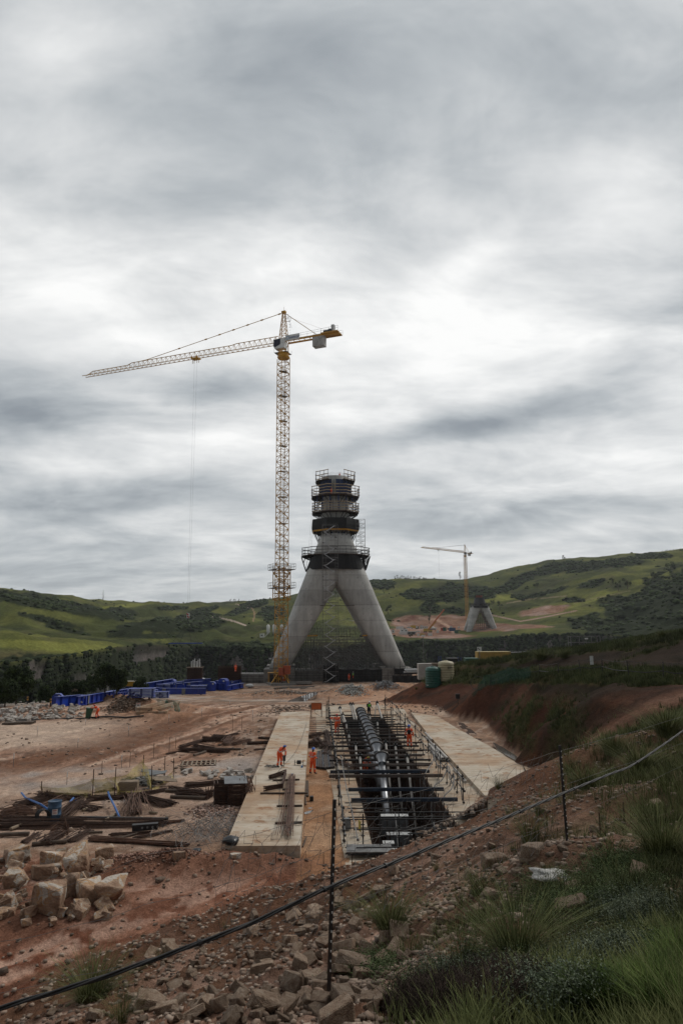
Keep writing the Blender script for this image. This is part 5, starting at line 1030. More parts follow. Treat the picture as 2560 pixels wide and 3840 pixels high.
# ------------------------------------------------------------------ pylon, cranes, scaffolding
M_PYL = None
def pylon_mat():
    global M_PYL
    m = bpy.data.materials.new('pylon_concrete'); m.use_nodes = True; N = m.node_tree.nodes; L = m.node_tree.links; b = N['Principled BSDF']; b.inputs['Roughness'].default_value = .85
    tc = N.new('ShaderNodeTexCoord'); P = tc.outputs['Object']; sep = N.new('ShaderNodeSeparateXYZ'); L.new(P, sep.inputs[0])
    def noise(sc, st=None, d=6):
        v = P
        if st: mp = N.new('ShaderNodeMapping'); mp.inputs['Scale'].default_value = st; L.new(P, mp.inputs[0]); v = mp.outputs[0]
        n = N.new('ShaderNodeTexNoise'); n.inputs['Scale'].default_value = sc; n.inputs['Detail'].default_value = d; n.inputs['Roughness'].default_value = .65; L.new(v, n.inputs['Vector']); return n.outputs[0]
    def rg(x, lo, hi, a, c): r = N.new('ShaderNodeMapRange'); r.inputs[1].default_value = lo; r.inputs[2].default_value = hi; r.inputs[3].default_value = a; r.inputs[4].default_value = c; L.new(x, r.inputs[0]); return r.outputs[0]
    def mul(a, c): q = N.new('ShaderNodeMath'); q.operation = 'MULTIPLY'; L.new(a, q.inputs[0]); L.new(c, q.inputs[1]); return q.outputs[0]
    f = mul(rg(noise(.25), .3, .7, .82, 1.15), rg(noise(1.2, (1,1,.10)), .3, .7, .78, 1.14)); f = mul(f, rg(noise(6), .3, .7, .9, 1.1))
    # casting lifts every 3.9 m: each pour a slightly different grey, thin joint between
    dv = N.new('ShaderNodeMath'); dv.operation = 'DIVIDE'; L.new(sep.outputs[2], dv.inputs[0]); dv.inputs[1].default_value = 3.9
    fr = N.new('ShaderNodeMath'); fr.operation = 'FRACT'; L.new(dv.outputs[0], fr.inputs[0]); fl = N.new('ShaderNodeMath'); fl.operation = 'FLOOR'; L.new(dv.outputs[0], fl.inputs[0])
    wn = N.new('ShaderNodeTexWhiteNoise'); wn.noise_dimensions = '1D'; L.new(fl.outputs[0], wn.inputs['W']); f = mul(f, rg(wn.outputs[0], 0, 1, .84, 1.1)); f = mul(f, rg(fr.outputs[0], 0, .035, .45, 1.0))
    # tie holes
    vo = N.new('ShaderNodeTexVoronoi'); vo.inputs['Scale'].default_value = .75; vo.inputs['Randomness'].default_value = .0; L.new(P, vo.inputs['Vector']); f = mul(f, rg(vo.outputs['Distance'], .07, .12, .5, 1))
    mx = N.new('ShaderNodeVectorMath'); mx.operation = 'SCALE'; mx.inputs[0].default_value = (.42,.418,.40); L.new(f, mx.inputs['Scale']); L.new(mx.outputs[0], b.inputs['Base Color'])
    bp = N.new('ShaderNodeBump'); bp.inputs['Distance'].default_value = .03; L.new(noise(3), bp.inputs['Height']); L.new(bp.outputs[0], b.inputs['Normal']); M_PYL = m
def leg_section(c, a, b, ang=0, n=32, p=2.6):
    out = []
    for i in range(n):
        t = 2*math.pi*i/n; ct, st = math.cos(t), math.sin(t)
        x = a*math.copysign(abs(ct)**(2/p), ct); y = b*math.copysign(abs(st)**(2/p), st)
        out.append(Vector((c[0]+x*math.cos(ang)-y*math.sin(ang), c[1]+x*math.sin(ang)+y*math.cos(ang), c[2])))
    return out
def make_legs(t, z0=0.0, ztop=34.5, zs=None, rz=0):
    for sx in (-1, 1):
        for sy in (-1, 1):
            rs = []
            for z in np.linspace(z0, ztop, 14):
                outer = 17.2-.384*z; inner = 12.2-.585*z if z < 24 else 12.2-.585*24-.10*(z-24)
                c = (outer+inner)/2; hw = (outer-inner)/2; yc = 7.6-.20*z; yb = 2.5+.055*z
                yc = max(yc, .9)
                rs.append(leg_section((sx*c, sy*yc, z), hw, yb, 0, 36, 2.5))
            MB().rings(rs).build('leg', M_PYL, t, True)
def ring_poly(r, n=8, off=math.pi/8, sx=1, sy=1): return [(r*sx*math.cos(off+2*math.pi*i/n), r*sy*math.sin(off+2*math.pi*i/n)) for i in range(n)]
def platform(t, z, R, r0, rails, h, wood=True, sides=8, skip=(), dark=True, off=math.pi/8, sy=1.0, label=None, toe=True):
    """working platform: deck ring, brackets below, rail boards above"""
    dk = thing('platform', None, None, (0,0,0)); dk.parent = t
    if label: dk['label'] = label
    del_ = [k for k in ('category',) if k in dk.keys()]
    out = ring_poly(R, sides, off, 1, sy); inn = ring_poly(r0, sides, off, 1, sy)
    b = MB()
    for i in range(sides):
        j = (i+1) % sides
        if i in skip: continue
        b.add([(*out[i],z),(*out[j],z),(*inn[j],z),(*inn[i],z),(*out[i],z-.18),(*out[j],z-.18),(*inn[j],z-.18),(*inn[i],z-.18)], [(0,1,2,3),(7,6,5,4),(0,4,5,1),(1,5,6,2),(2,6,7,3),(3,7,4,0)])
    b.build('deck', M_WOODD, dk)
    b = MB()
    for i in range(sides):
        j = (i+1) % sides
        if i in skip: continue
        for f in (.12,.5,.88):
            o = Vector((*out[i],0)).lerp(Vector((*out[j],0)), f); n_ = Vector((*inn[i],0)).lerp(Vector((*inn[j],0)), f)
            b.bar(o+Vector((0,0,z-.2)), n_+Vector((0,0,z-.2)), .14); b.bar(o+Vector((0,0,z-.25)), n_*.98+Vector((0,0,z-1.9)), .12); b.bar(n_+Vector((0,0,z-.2)), n_*.98+Vector((0,0,z-1.9)), .12)
    b.build('bracket', M_DARK, dk)
    for q in range(rails):
        b = MB(); zz = z+.25+q*(h-.25)/max(1,rails-1)
        for i in range(sides):
            if i in skip: continue
            j = (i+1) % sides; a, c = Vector((*out[i],zz+random.uniform(-.04,.04))), Vector((*out[j],zz+random.uniform(-.04,.04))); d = (c-a).normalized()
            b.bar(a-d*.25, c+d*.2, .05, .20)
        b.build('rail_board', M_BRD if wood else M_GALVD, dk)
    b = MB()
    for i in range(sides):
        if i in skip: continue
        j = (i+1) % sides
        for f in (0,.33,.66,1): 
            p = Vector((*out[i],z)).lerp(Vector((*out[j],z)), f)*1; b.bar(p, p+Vector((0,0,h+.1)), .09)
    b.build('rail_post', M_BLUED if wood else M_GALVD, dk)
    return dk
def build_pylon():
    pylon_mat(); Y0 = 184; p = atY(1259, 2400, Y0)
    t = thing('concrete_pylon', 'tall grey concrete bridge pylon on four splayed legs with timber working platforms round its top', 'pylon', (p.x, Y0, 0.0), math.radians(3.6))
    make_legs(t)
    # shaft
    rs = []
    for z in np.linspace(29, 50.5, 10): rs.append(leg_section((0,0,z), 3.95-.012*(z-29), 3.95, 0, 40, 2.3))
    MB().rings(rs).build('shaft', M_PYL, t, True)
    platform(t, 29.0, 9.3, 5.2, 3, 1.9, False, 12, off=math.pi/12, sy=.85, label='widest grey railed platform round the waist of the pylon')
    platform(t, 35.9, 6.6, 3.6, 1, 1.2, False, 8, label='platform wrapped in black cloth')
    platform(t, 40.6, 6.7, 3.9, 4, 2.4, True, 8, label='lower of two timber railed platforms')
    platform(t, 45.0, 6.9, 4.1, 4, 2.6, True, 8, label='upper of two timber railed platforms with a worker on it')
    platform(t, 49.4, 5.7, 3.9, 3, 2.4, True, 8, skip=(5,), label='topmost broken timber railed platform')
    # nets
    ob = ring_poly(6.75, 8, math.pi/8); 
    MB().rings([[Vector((x,y,35.7)) for x,y in ob],[Vector((x*1.02,y*1.02,36.9)) for x,y in ob],[Vector((x,y,38.6)) for x,y in ob]], False).build('black_cloth', mat('shade_cloth',(.012,.013,.014),.9,(.02,.02,.021),2), t)
    MB().rings([[Vector((x,y,35.3)) for x,y in ring_poly(6.5)],[Vector((x,y,35.75)) for x,y in ring_poly(6.7)]], False).build('yellow_edge', M_YEL, t)
    w = ring_poly(1, 24, 0); MB().rings([[Vector((x*(17.35-.384*z), y*(8.2 if z < 25 else 7.4), z)) for x,y in w] for z in (24.6, 28.9)], False).build('black_net', MATS['shade_cloth'], t) if False else None
    # dark netting skirt hugging the legs under the big platform
    rs = []
    for z in (24.9, 26.5, 28.8):
        o = 17.45-.384*z; rs.append([Vector((x*o*1.02, y*7.3, z)) for x, y in [(math.copysign(abs(math.cos(a))**.7, math.cos(a)), math.copysign(abs(math.sin(a))**.7, math.sin(a))) for a in np.linspace(0, 2*math.pi, 41)[:-1]]])
    MB().rings(rs, False).build('net_skirt', MATS['shade_cloth'], t)
    for s in (-1, 1):
        b = MB()
        for k in range(9):
            yy = -4+k; b.bar((s*9.2,yy*.8,28.8),(s*8.0,yy*.8,25.0),.08); b.bar((s*7.4,yy*.8,28.8),(s*8.0,yy*.8,25.0),.08); b.bar((s*8.6,yy*.8,27.2),(s*8.0,yy*.8,28.8),.07)
        b.build('net_strut', M_DARK, t)
    # blue climbing formwork
    n = 22
    for k in range(n):
        a = 2*math.pi*k/n
        if abs(((a+math.pi/2+.10) % (2*math.pi))) < .16 or abs(((a+math.pi/2+.10) % (2*math.pi))-2*math.pi) < .12: continue
        MB().box((4.25*math.cos(a),4.25*math.sin(a),47.1),(.16,1.12,4.6),a).build('formwork_panel', M_BLUED, t)
    b = MB()
    for a in np.linspace(0, 2*math.pi, 45)[:-1]: b.bar((4.42*math.cos(a),4.42*math.sin(a),45),(4.42*math.cos(a),4.42*math.sin(a),49.3),.12)
    b.build('formwork_rib', M_NAVY, t)
    for k in range(16):
        a = 2*math.pi*k/16+.1
        MB().bar((5.7*math.cos(a),5.7*math.sin(a),40.6),(5.7*math.cos(a),5.7*math.sin(a),44.9),.26).build('formwork_prop', M_BLUED, t)
    for k in range(16):
        b = MB(); a = 2*math.pi*k/16+.1; b.bar((5.7*math.cos(a),5.7*math.sin(a),41.0),(4.2*math.cos(a),4.2*math.sin(a),44.6),.08)
        b.build('formwork_brace', M_GALVD, t)
    b = MB()
    for a in np.linspace(0, 2*math.pi, 90): b.bar((3.7*math.cos(a),3.7*math.sin(a),50),(3.7*math.cos(a),3.7*math.sin(a),51.4+.15*math.sin(a*9)),.035)
    b.build('starter_bars', M_RUST, t)
    for s in (-1.2,.6,2.0): MB().bar((s,-4.15,35.0),(s*1.15+.2,-4.9,31.9),.28).build('blue_bracket', M_BLUED, t)
    b = MB()
    for i in range(8):
        for f in (.15,.85):
            o = ring_poly(6.4); a, c = Vector((*o[i],35.5)), Vector((*o[(i+1)%8],35.5)); p_ = a.lerp(c, f); b.bar(p_, Vector((p_.x*.72,p_.y*.72,31.8)), .12); b.bar(Vector((p_.x*.8,p_.y*.8,35.5)), Vector((p_.x*.72,p_.y*.72,31.8)), .12)
    b.build('lower_bracket', M_DARK, t)
    # guy wires
    b = MB(); [b.bar((-5.9-.3*k,-3,40.3),(-6.6-.4*k,-4,29.2),.03) for k in range(3)]; [b.bar((5.6+.3*k,-3,35),(7.6+.4*k,-4,29.2),.025) for k in range(3)]; b.build('wire', M_DARK, t)
    # plinths
    for s in (-1, 1):
        MB().box((s*14.6,-7.5,-1.9),(7.5,7.5,3.75)).build('plinth', M_WALLC, t); MB().box((s*14.6,7.5,-1.9),(7.5,7.5,3.75)).build('plinth', M_WALLC, t)
    MB().box((0,0,-2.3),(28,12,2.8)).build('base_slab', M_WALLC, t)
    for s in (-1,1): MB().tube((s*15.3,-9.3,-.1),(s*14.7,-6,1.5),.05).build('duct', M_GALVD, t)
    return t
def lattice_tower(b, x0, x1, y0, y1, z0, z1, lift, r=.05, brace=True):
    nz = max(1, round((z1-z0)/lift)); dz = (z1-z0)/nz
    for x in (x0, x1):
        for y in (y0, y1): b.bar((x,y,z0),(x,y,z1),r*1.2)
    for k in range(nz+1):
        z = z0+k*dz
        b.bar((x0,y0,z),(x1,y0,z),r); b.bar((x0,y1,z),(x1,y1,z),r); b.bar((x0,y0,z),(x0,y1,z),r); b.bar((x1,y0,z),(x1,y1,z),r)
        if brace and k < nz:
            if k % 2: b.bar((x0,y0,z),(x1,y0,z+dz),r*.8); b.bar((x0,y0,z+dz),(x0,y1,z),r*.8)
            else: b.bar((x1,y0,z),(x0,y0,z+dz),r*.8); b.bar((x1,y0,z+dz),(x1,y1,z),r*.8)
def build_scaffolds():
    Y0 = 184; p = atY(1259, 2400, Y0); cx = p.x
    # stair tower
    q = atY(1236, 2540, 171); t = thing('stair_tower', 'slender scaffold stair tower zigzagging up the front of the pylon', 'scaffold', (q.x, 171, -3.4), 0)
    H = 39.0; b = MB(); lattice_tower(b, -1.7, 2.2, -.8, .8, 0, H, 2.85, .055, False)
    for x in (-.9, 1.5): b.bar((x,-.8,0),(x,-.8,H),.05)
    for z in np.arange(0, H, .71): b.bar((1.5,-.85,z),(2.2,-.85,z),.04)
    for z in np.arange(0, H, 1.42): b.bar((-1.7,-.8,z+1.0),(2.2,-.8,z+1.0),.03); b.bar((-1.7,.8,z+1.0),(2.2,.8,z+1.0),.03)
    b.build('frame', M_GALVD, t)
    z = .4; s = 1
    al = mat('stair_aluminium', (.50,.51,.53), .5, (.36,.37,.39), 3, metal=.3)
    while z < H-1.6:
        x0, x1 = (-1.3, 1.3) if s > 0 else (1.3, -1.3)
        yo = -.72 if s > 0 else -.1
        f = MB(); 
        for yy in (yo, yo+.62): f.bar((x0,yy,z),(x0+.5*(1 if s>0 else -1),yy,z),.05,.13); f.bar((x0+.5*(1 if s>0 else -1),yy,z),(x1,yy,z+1.42),.05,.15)
        for k in range(6): g = (k+.5)/6; xx = x0+.5*s + (x1-x0-.5*s)*g; f.box((xx, yo+.31, z+1.42*g),(.22,.6,.03))
        f.build('stair_flight', al, t); MB().box((x1+.25*s,0,z+1.42),(.5,1.5,.05)).build('landing', M_GALVD, t)
        z += 1.42; s = -s
    # small scaffold tower on the waist platform
    t = thing('scaffold_tower', 'short thin scaffold tower standing at the right edge of the pylon waist platform', 'scaffold', (cx+6.7, Y0-3.5, 29.1))
    b = MB(); lattice_tower(b, -1.2, 1.2, -.8, .8, 0, 9.3, 1.1, .05); b.bar((0,-.8,0),(0,-.8,9.3),.05)
    for k in range(8): b.bar((-1.2,-.8,k*1.1+.5),(1.2,-.8,k*1.1+.5),.04); 
    b.build('frame', M_GALVD, t); 
    for k in range(4): MB().bar((-.9,0,.3+k*2.2),(.9,0,1.4+k*2.2),.3,.06).build('stair_flight', M_GALVD, t)
    # falsework between the legs
    t = thing('falsework', 'dense dark scaffold falsework filling the space between the pylon legs', 'scaffold', (cx, Y0, -3.4), math.radians(3.6))
    st, ld, br = MB(), MB(), MB(); zt = 9.6; rd = random.Random(5)
    xs = np.arange(-17, 17.1, .7); ys = [-6.5, -4.2, -1.6, 1.0, 3.6, 6.5]
    def lim(x, y): 
        inner = 12.2-.585*max(0, 0); zz = (11.9-abs(x))/.585 if abs(y) > 4 else zt
        zz = (12.6-abs(x)) / .5 if abs(y) > 4 else (14.5-abs(x))/.45
        return min(zt if y < -5 else 6.5, zz)+rd.uniform(-.8,.8)
    hts = {}
    for x in xs:
        for y in ys:
            h = lim(x, y)+3.4; hts[(x,y)] = h
            if h > 1.2: xx = x+rd.uniform(-.12,.12); st.bar((xx,y,0),(xx+rd.uniform(-.1,.1),y,h),.075)
    for z in np.arange(.4, 17, .75):
        for y in ys:
            ok = [x for x in xs if hts[(x,y)] > z]
            if len(ok) > 1 and rd.random() < .93: ld.bar((min(ok)-.3,y-.06,z+rd.uniform(-.1,.1)),(max(ok)+.3,y-.06,z+rd.uniform(-.1,.1)),.06)
        for x in xs[::2]:
            ok = [y for y in ys if hts[(x,y)] > z]
            if len(ok) > 1: ld.bar((x,min(ok),z),(x,max(ok),z),.05)
    for k in range(700):
        x = rd.choice(list(xs[:-2])); y = rd.choice(ys); z = rd.uniform(.2, 13); 
        if z+1.9 < hts[(x,y)]: br.bar((x,y-.1,z),(x+rd.choice([1.05,2.1,-1.05]),y-.1,z+rd.uniform(1.4,2.0)),.055)
    for k in range(80):
        x = rd.uniform(-7,7); z = rd.uniform(10,13.0); br.bar((x,-6.5,z),(x+rd.uniform(-.5,.5),-6.5,z+rd.uniform(.8,2.4)),.05)
    st.build('standard', M_GALVD, t); ld.build('ledger', M_GALVD, t); tag(br.build('brace', M_GALVD, t), kind='stuff')
    b = MB(); 
    for z in (3, 5, 7, 9, 11): 
        for k in range(5): x = rd.uniform(-8,6)*(1-z/25); b.box((x,rd.choice(ys),z),(rd.uniform(1.5,4),.9,.08))
    b.build('plank', M_WOODD, t)
    for (x0,x1) in ((-9.6,-5.0),(6.4,9.9)): MB().bar((x0,-6.9,11.3),(x1,-6.9,11.4),.25,.32).build('yellow_beam', M_YEL, t)
    MB().bar((-6.2,-7.2,18.9),(7.2,-7.2,19.0),.12).build('cross_pole', M_DARK, t)
    # access ramp deck & shade cloth in front right
    sc = MATS['shade_cloth']
    for (u0,v0,u1,v1,Y,l) in [(1212,2492,1268,2560,172.5,'black shade cloth box round the foot of the stair tower'),(1268,2508,1480,2556,174,'long black shade cloth screen in front of the right pylon leg'),(1478,2506,1600,2528,173,'black cloth strip running on to the right of the pylon'),(1470,2532,1590,2560,166,'low black tarpaulin over spoil at the right of the pylon')]:
        a, c = atY(u0,v0,Y), atY(u1,v1,Y); w_ = c.x-a.x; h = a.z-c.z; tt = thing('shade_screen', l, 'screen', ((a.x+c.x)/2, Y, c.z)); n = 14; vs = []
        for i in range(n+1):
            for j in range(4): vs.append((-w_/2+w_*i/n, .25*math.sin(i*1.7)+.08*math.sin(j*2+i), h*j/3*(1-.10*abs(math.sin(i*.9)))))
        MB().add(vs, [(i*4+j,(i+1)*4+j,(i+1)*4+j+1,i*4+j+1) for i in range(n) for j in range(3)]).build('cloth', sc, tt, True)
        [MB().bar((-w_/2+w_*i/6,-.15,-.6),(-w_/2+w_*i/6,-.15,h+.5),.08).build('post', M_DARK, tt) for i in range(7)]
    for (u0,v0,u1,v1,Y,l) in [(905,2556,1040,2556,172,'scaffold fence at the left foot of the crane'),(1085,2545,1220,2552,170,'scaffold guard rail in front of the falsework'),(1270,2545,1500,2540,170,'scaffold guard rail in front of the black screens'),(1500,2520,1600,2515,172,'scaffold guard rail by the precast block')]:
        a, c = atY(u0,v0,Y), atY(u1,v1,Y); tt = thing('guard_rail', l, 'rail', (a.x,Y,a.z-.8)); L = c.x-a.x; n = int(L/1.4)
        [MB().bar((L*i/n,0,0),(L*i/n,0,2.2+rd.uniform(-.3,1.2)),.07).build('post', M_DARK, tt) for i in range(n+1)]; b = MB(); [b.bar((0,-.05,z),(L,-.05,z),.06) for z in (.9,1.5,2.1)]; b.build('rail', M_DARK, tt)
    # rebar cages and low slabs left of the crane
    for (u,v,w_,h,l) in [(730,2562,6.0,5.4,'tall dark cylinder of rusty reinforcement with white pipes on top'),(860,2562,8.8,5.6,'wide dark reinforcement cage with a man in orange on it')]:
        q = gnd(u, v); tt = thing('reinforcement_cage', l, 'rebar', q+Vector((0,0,-.2))); Y = q.y; s = Y/150; b = MB(); R_ = w_/2*.62; n = 70
        for i in range(n):
            a = 2*math.pi*i/n; x, y = R_*math.cos(a), R_*.8*math.sin(a); b.bar((x,y,0),(x*1.01,y,h*.75+rd.uniform(-.1,.25)),.10)
        for z in np.arange(.2, h*.75, .35):
            pr = None
            for i in range(25):
                a = 2*math.pi*i/24; c_ = Vector((R_*1.02*math.cos(a), R_*.82*math.sin(a), z)); 
                if pr is not None: b.bar(pr, c_, .11)
                pr = c_
        b.build('bars', M_RUST, tt)
        MB().lathe((0,0,0),[(R_*.93,0),(R_*.93,h*.7)],24,False).build('inner_shutter', mat('cage_core',(.018,.014,.012),.9), tt).scale.y = .8
        if u < 800:
            for k in range(6): MB().tube((-.9+k*.4+.1*(k%2),0,h*.75-.2),(-.9+k*.4,0,h*.75+1.5+.3*(k%3)),.11).build('white_pipe', M_WHITE, tt)
            MB().box((0,0,h*.75),(R_*2.05,R_*1.6,.12)).build('edge_board', M_WOOD, tt)
    q = gnd(980,2562); tt = thing('foundation_block', 'long low grey concrete foundation block left of the crane', 'block', q); MB().box((0,3,1.4),(16,6,1.6)).box((0,3,.4),(15,5.4,.8)).build('block', M_WALLC, tt); b = MB(); [b.bar((-7+k*1.0,.5,2.2),(-7+k*1.0+rd.uniform(-.2,.2),.5,4.5+rd.uniform(-.5,2)),.05) for k in range(15)]; [b.bar((-7,.5,3+k*.6),(7,.5,3+k*.6+rd.uniform(-.3,.3)),.05) for k in range(6)]; b.build('scaffold_frame', M_DARK, tt)
    q = gnd(1050,2552); tt = thing('foundation_block', 'low concrete block under the crane base', 'block', (q.x+.5,q.y+3,q.z)); MB().box((3,0,.9),(11,7,2.2)).build('block', M_WALLC, tt)
    q = gnd(1160,2566); tt = thing('foundation_block', 'tilted concrete slab lying before the pylon base', 'block', q+Vector((-3,0,0))); MB().box((0,0,.4),(7,3,.7)).build('block', M_WALLC, tt); tt.rotation_euler.x = -.06
def mast(parent, name, z0, z1, w, sec, r, m, rz=math.radians(33)):
    """square lattice mast: one part per half dozen sections keeps it real and countable"""
    rot = Matrix.Rotation(rz, 3, 'Z'); b = MB(); h = w/2; C4 = [rot @ Vector((x*h,y*h,0)) for x,y in ((-1,-1),(1,-1),(1,1),(-1,1))]; U = Vector((0,0,1))
    for c in C4: b.bar(c+U*z0, c+U*z1, r*2)
    n = max(1, round((z1-z0)/sec)); dz = (z1-z0)/n
    for k in range(n):
        z = z0+k*dz
        for i in range(4):
            a, c = C4[i], C4[(i+1)%4]
            if (k+i) % 2: b.bar(a+U*z, c+U*(z+dz), r*1.1)
            else: b.bar(c+U*z, a+U*(z+dz), r*1.1)
            b.bar(a+U*z, c+U*z, r*1.1)
    return b.build(name, m, parent)
def tower_crane(name, label, loc, H, apex, jibdir, Lj, Lc, mw, cage=None, m=None, rope=.75, hookz=None, sign=True, detail=True, k=1.0):
    m = m or M_YEL; t = thing(name, label, 'crane', loc); U = Vector((0,0,1)); jd = Vector((math.cos(jibdir), math.sin(jibdir), 0)); sd_ = Vector((-jd.y, jd.x, 0)); r = .085*k
    rz0 = math.radians(33)
    top = H-4.2
    mast(t, 'mast', 0, top, mw, 1.45, r, m, rz0)
    if detail:
        for z in np.arange(6, top-2, 6.6):     # landings inside the mast
            ld = MB().box((0,0,z),(mw*.9,mw*.55,.08),rz0).build('mast_landing', M_GALVD, t); rr = MB(); rot = Matrix.Rotation(rz0,3,'Z')
            for (x,y) in ((-.6,-.5),(0,-.5),(.6,-.5)): rr.bar(rot@Vector((x,y,z)), rot@Vector((x,y,z+1.1)), .035)
            rr.bar(rot@Vector((-.6,-.5,z+1.1)), rot@Vector((.6,-.5,z+1.1)), .03); rr.build('landing_rail', M_GALVD, ld)
        b = MB(); b.bar((.1,0,0),(.1,0,top),.04); b.bar((.45,0,0),(.45,0,top),.04); [b.bar((.1,0,z),(.45,0,z),.03) for z in np.arange(.3,top,.6)]; b.build('ladder', M_GALVD, t)
    if cage:
        mast(t, 'climbing_frame', cage[0], cage[1], mw*1.32, 1.8, r*1.25, m, rz0)
        for z in cage[2]:
            pf = MB(); q = ring_poly(mw*1.62, 4, math.pi/4+rz0-math.radians(10)); q2 = ring_poly(mw*1.0, 4, math.pi/4+rz0-math.radians(10))
            for i in range(4): j=(i+1)%4; pf.add([(*q[i],z),(*q[j],z),(*q2[j],z),(*q2[i],z),(*q[i],z-.12),(*q[j],z-.12),(*q2[j],z-.12),(*q2[i],z-.12)],[(0,1,2,3),(7,6,5,4),(0,4,5,1),(2,6,7,3)])
            o = pf.build('climbing_platform', M_GALVD, t); rr = MB()
            for i in range(4):
                j=(i+1)%4
                for zz in (.6,1.3): rr.bar((*q[i],z+zz),(*q[j],z+zz),.06)
                for f in (0,.25,.5,.75): a = Vector((*q[i],z)).lerp(Vector((*q[j],z)),f); rr.bar(a,a+U*1.3,.06)
            rr.build('guard_rail', M_GALVD, o)
    # slewing ring, cab, tower head
    MB().lathe((0,0,top),[(mw*.62,0),(mw*.70,.4),(mw*.60,.5),(mw*.58,1.1),(mw*.66,1.2),(mw*.66,1.5),(0,1.5)],18).build('slewing_ring', m, t)
    b = MB(); c8 = [jd*(x*.9)+sd_*(y*.9) for x,y in ((-1,-1),(1,-1),(1,1),(-1,1))]
    for i in range(4): b.bar(c8[i]+U*(top+1.4), c8[i]+U*(H), .22); b.bar(c8[i]+U*(top+1.4), c8[(i+1)%4]+U*H, .12)
    b.build('turntable_frame', m, t)
    b = MB().box(jd*.2-sd_*0+U*(top+1.4),(3.6,2.9,.08),jibdir); pl = b.build('turntable_platform', M_GALVD, t); rr = MB()
    for x,y in ((-1.8,-1.45),(1.8,-1.45),(1.8,1.45),(-1.8,1.45),(0,-1.45)): p = jd*(x+.2)+sd_*y; rr.bar(p+U*(top+1.4),p+U*(top+2.5),.05)
    rr.build('guard_rail', M_GALVD, pl)
    cabp = jd*.6 + sd_*(1.55 if True else 0)
    cb = MB(); side = -1 if (sd_.y > 0) else 1; cc = jd*.5+sd_*side*1.0
    rot = Matrix.Rotation(jibdir, 3, 'Z')
    prof = [(-1.55,-1.35),(1.15,-1.35),(1.55,-.6),(1.45,1.25),(-1.55,1.35)]
    cab = MB().rings([[cc+jd*x+sd_*(-.85)+U*(top+3.6+z) for x,z in prof],[cc+jd*x+sd_*(.85)+U*(top+3.6+z) for x,z in prof]]).build('cab', M_WHITE, t)
    gl = mat('cab_glass', (.012,.014,.03), .15, (.02,.022,.045), 2)
    f = side*.87; MB().add([cc+jd*x+sd_*f+U*(top+3.6+z) for x,z in ((-.45,1.2),(1.4,1.15),(1.5,-.5),(1.2,-1.0),(-.45,-.3))], [(0,1,2,3,4)] ).build('window', gl, cab)
    MB().add([cc+jd*1.57+sd_*y+U*(top+3.6+z) for y,z in ((-.75,-.5),(.75,-.5),(.75,1.15),(-.75,1.15))], [(0,1,2,3)]).build('window', gl, cab)
    # cat head
    b = MB(); base = [jd*x+sd_*y for x,y in ((-1.1,-.8),(1.1,-.8),(1.1,.8),(-1.1,.8))]; tip = [q*.28 for q in base]; hh = apex-H
    for q, w_ in zip(base, tip): b.bar(q+U*H, w_+U*apex, .16)
    n = 7
    for kk in range(n):
        f0, f1 = kk/n, (kk+1)/n
        for i in range(4):
            a0, a1 = base[i].lerp(tip[i], f0), base[(i+1)%4].lerp(tip[(i+1)%4], f1); b.bar(a0+U*(H+hh*f0), a1+U*(H+hh*f1), .08)
            b.bar(base[i].lerp(tip[i], f0)+U*(H+hh*f0), base[(i+1)%4].lerp(tip[(i+1)%4], f0)+U*(H+hh*f0), .08)
    b.box(U*(apex+.1),(1.1,.8,.5),jibdir); b.bar(U*apex,U*(apex+1.6),.06); b.build('tower_head', m, t)
    if detail:
        b = MB()
        for y in (-.7,.7): b.bar(-jd*1.6+sd_*y+U*(apex-2.3),-jd*1.6+sd_*y+U*(apex-1.1),.06); b.bar(-jd*.5+sd_*y+U*(apex-2.3),-jd*1.6+sd_*y+U*(apex-2.3),.09); b.bar(-jd*.5+sd_*y+U*(apex-1.2),-jd*1.6+sd_*y+U*(apex-1.1),.05)
        b.bar(-jd*1.3+U*(apex-2),-jd*1.9+U*(H+4),.05); b.bar(-jd*1.6+U*(apex-2),-jd*2.2+U*(H+4),.05); [b.bar(-jd*(1.3+.06*q)+U*(apex-2-q*.8),-jd*(1.75+.06*q)+U*(apex-2-q*.8),.04) for q in range(9)]
        b.build('head_ladder', M_GALVD, t)
    # jib: triangular lattice, apex chord on top
    jw, jh = .75, 1.75; n = int(Lj/1.55); tops, lo, hi_ = [], [], []
    z0 = H+.2; b = MB(); wj = .085*k
    for i in range(n+1):
        x = 1.6+(Lj-1.6)*i/n; sc = 1 if i < n-1 else .3; hgt = jh*(1.15 if i < n*.2 else 1.0 - .3*(i > n*.75)); tops.append(jd*x+U*(z0+hgt*sc)); lo.append(jd*x+sd_*jw+U*z0); hi_.append(jd*x-sd_*jw+U*z0)
    for i in range(n):
        tm = (tops[i]+tops[i+1])/2; 
        b.bar(lo[i],lo[i+1],wj*1.6); b.bar(hi_[i],hi_[i+1],wj*1.6)
        if i < n-1: b.bar(tops[i],tops[i+1],wj*1.7)
        for c in (lo, hi_): b.bar(c[i],tm,wj*.75); b.bar(tm,c[i+1],wj*.75)
        b.bar(lo[i],hi_[i],wj*.6); b.bar(lo[i],hi_[i+1],wj*.6)
    b.build('jib', m, t)
    b = MB(); fx = .66; a, c = U*(apex), jd*(Lj*fx)+U*(z0+jh+.15); b.bar(a,c,.12*k)
    for f in (.03,.15,.25,.35,.45,.55,.75): p = a.lerp(c,f); d = (c-a).normalized(); b.bar(p-d*.35,p+d*.35,.26*k)
    b.bar(c, jd*(Lj*fx+3)+U*(z0+jh),.12*k); b.build('jib_tie', M_DARK if not detail else m, t)
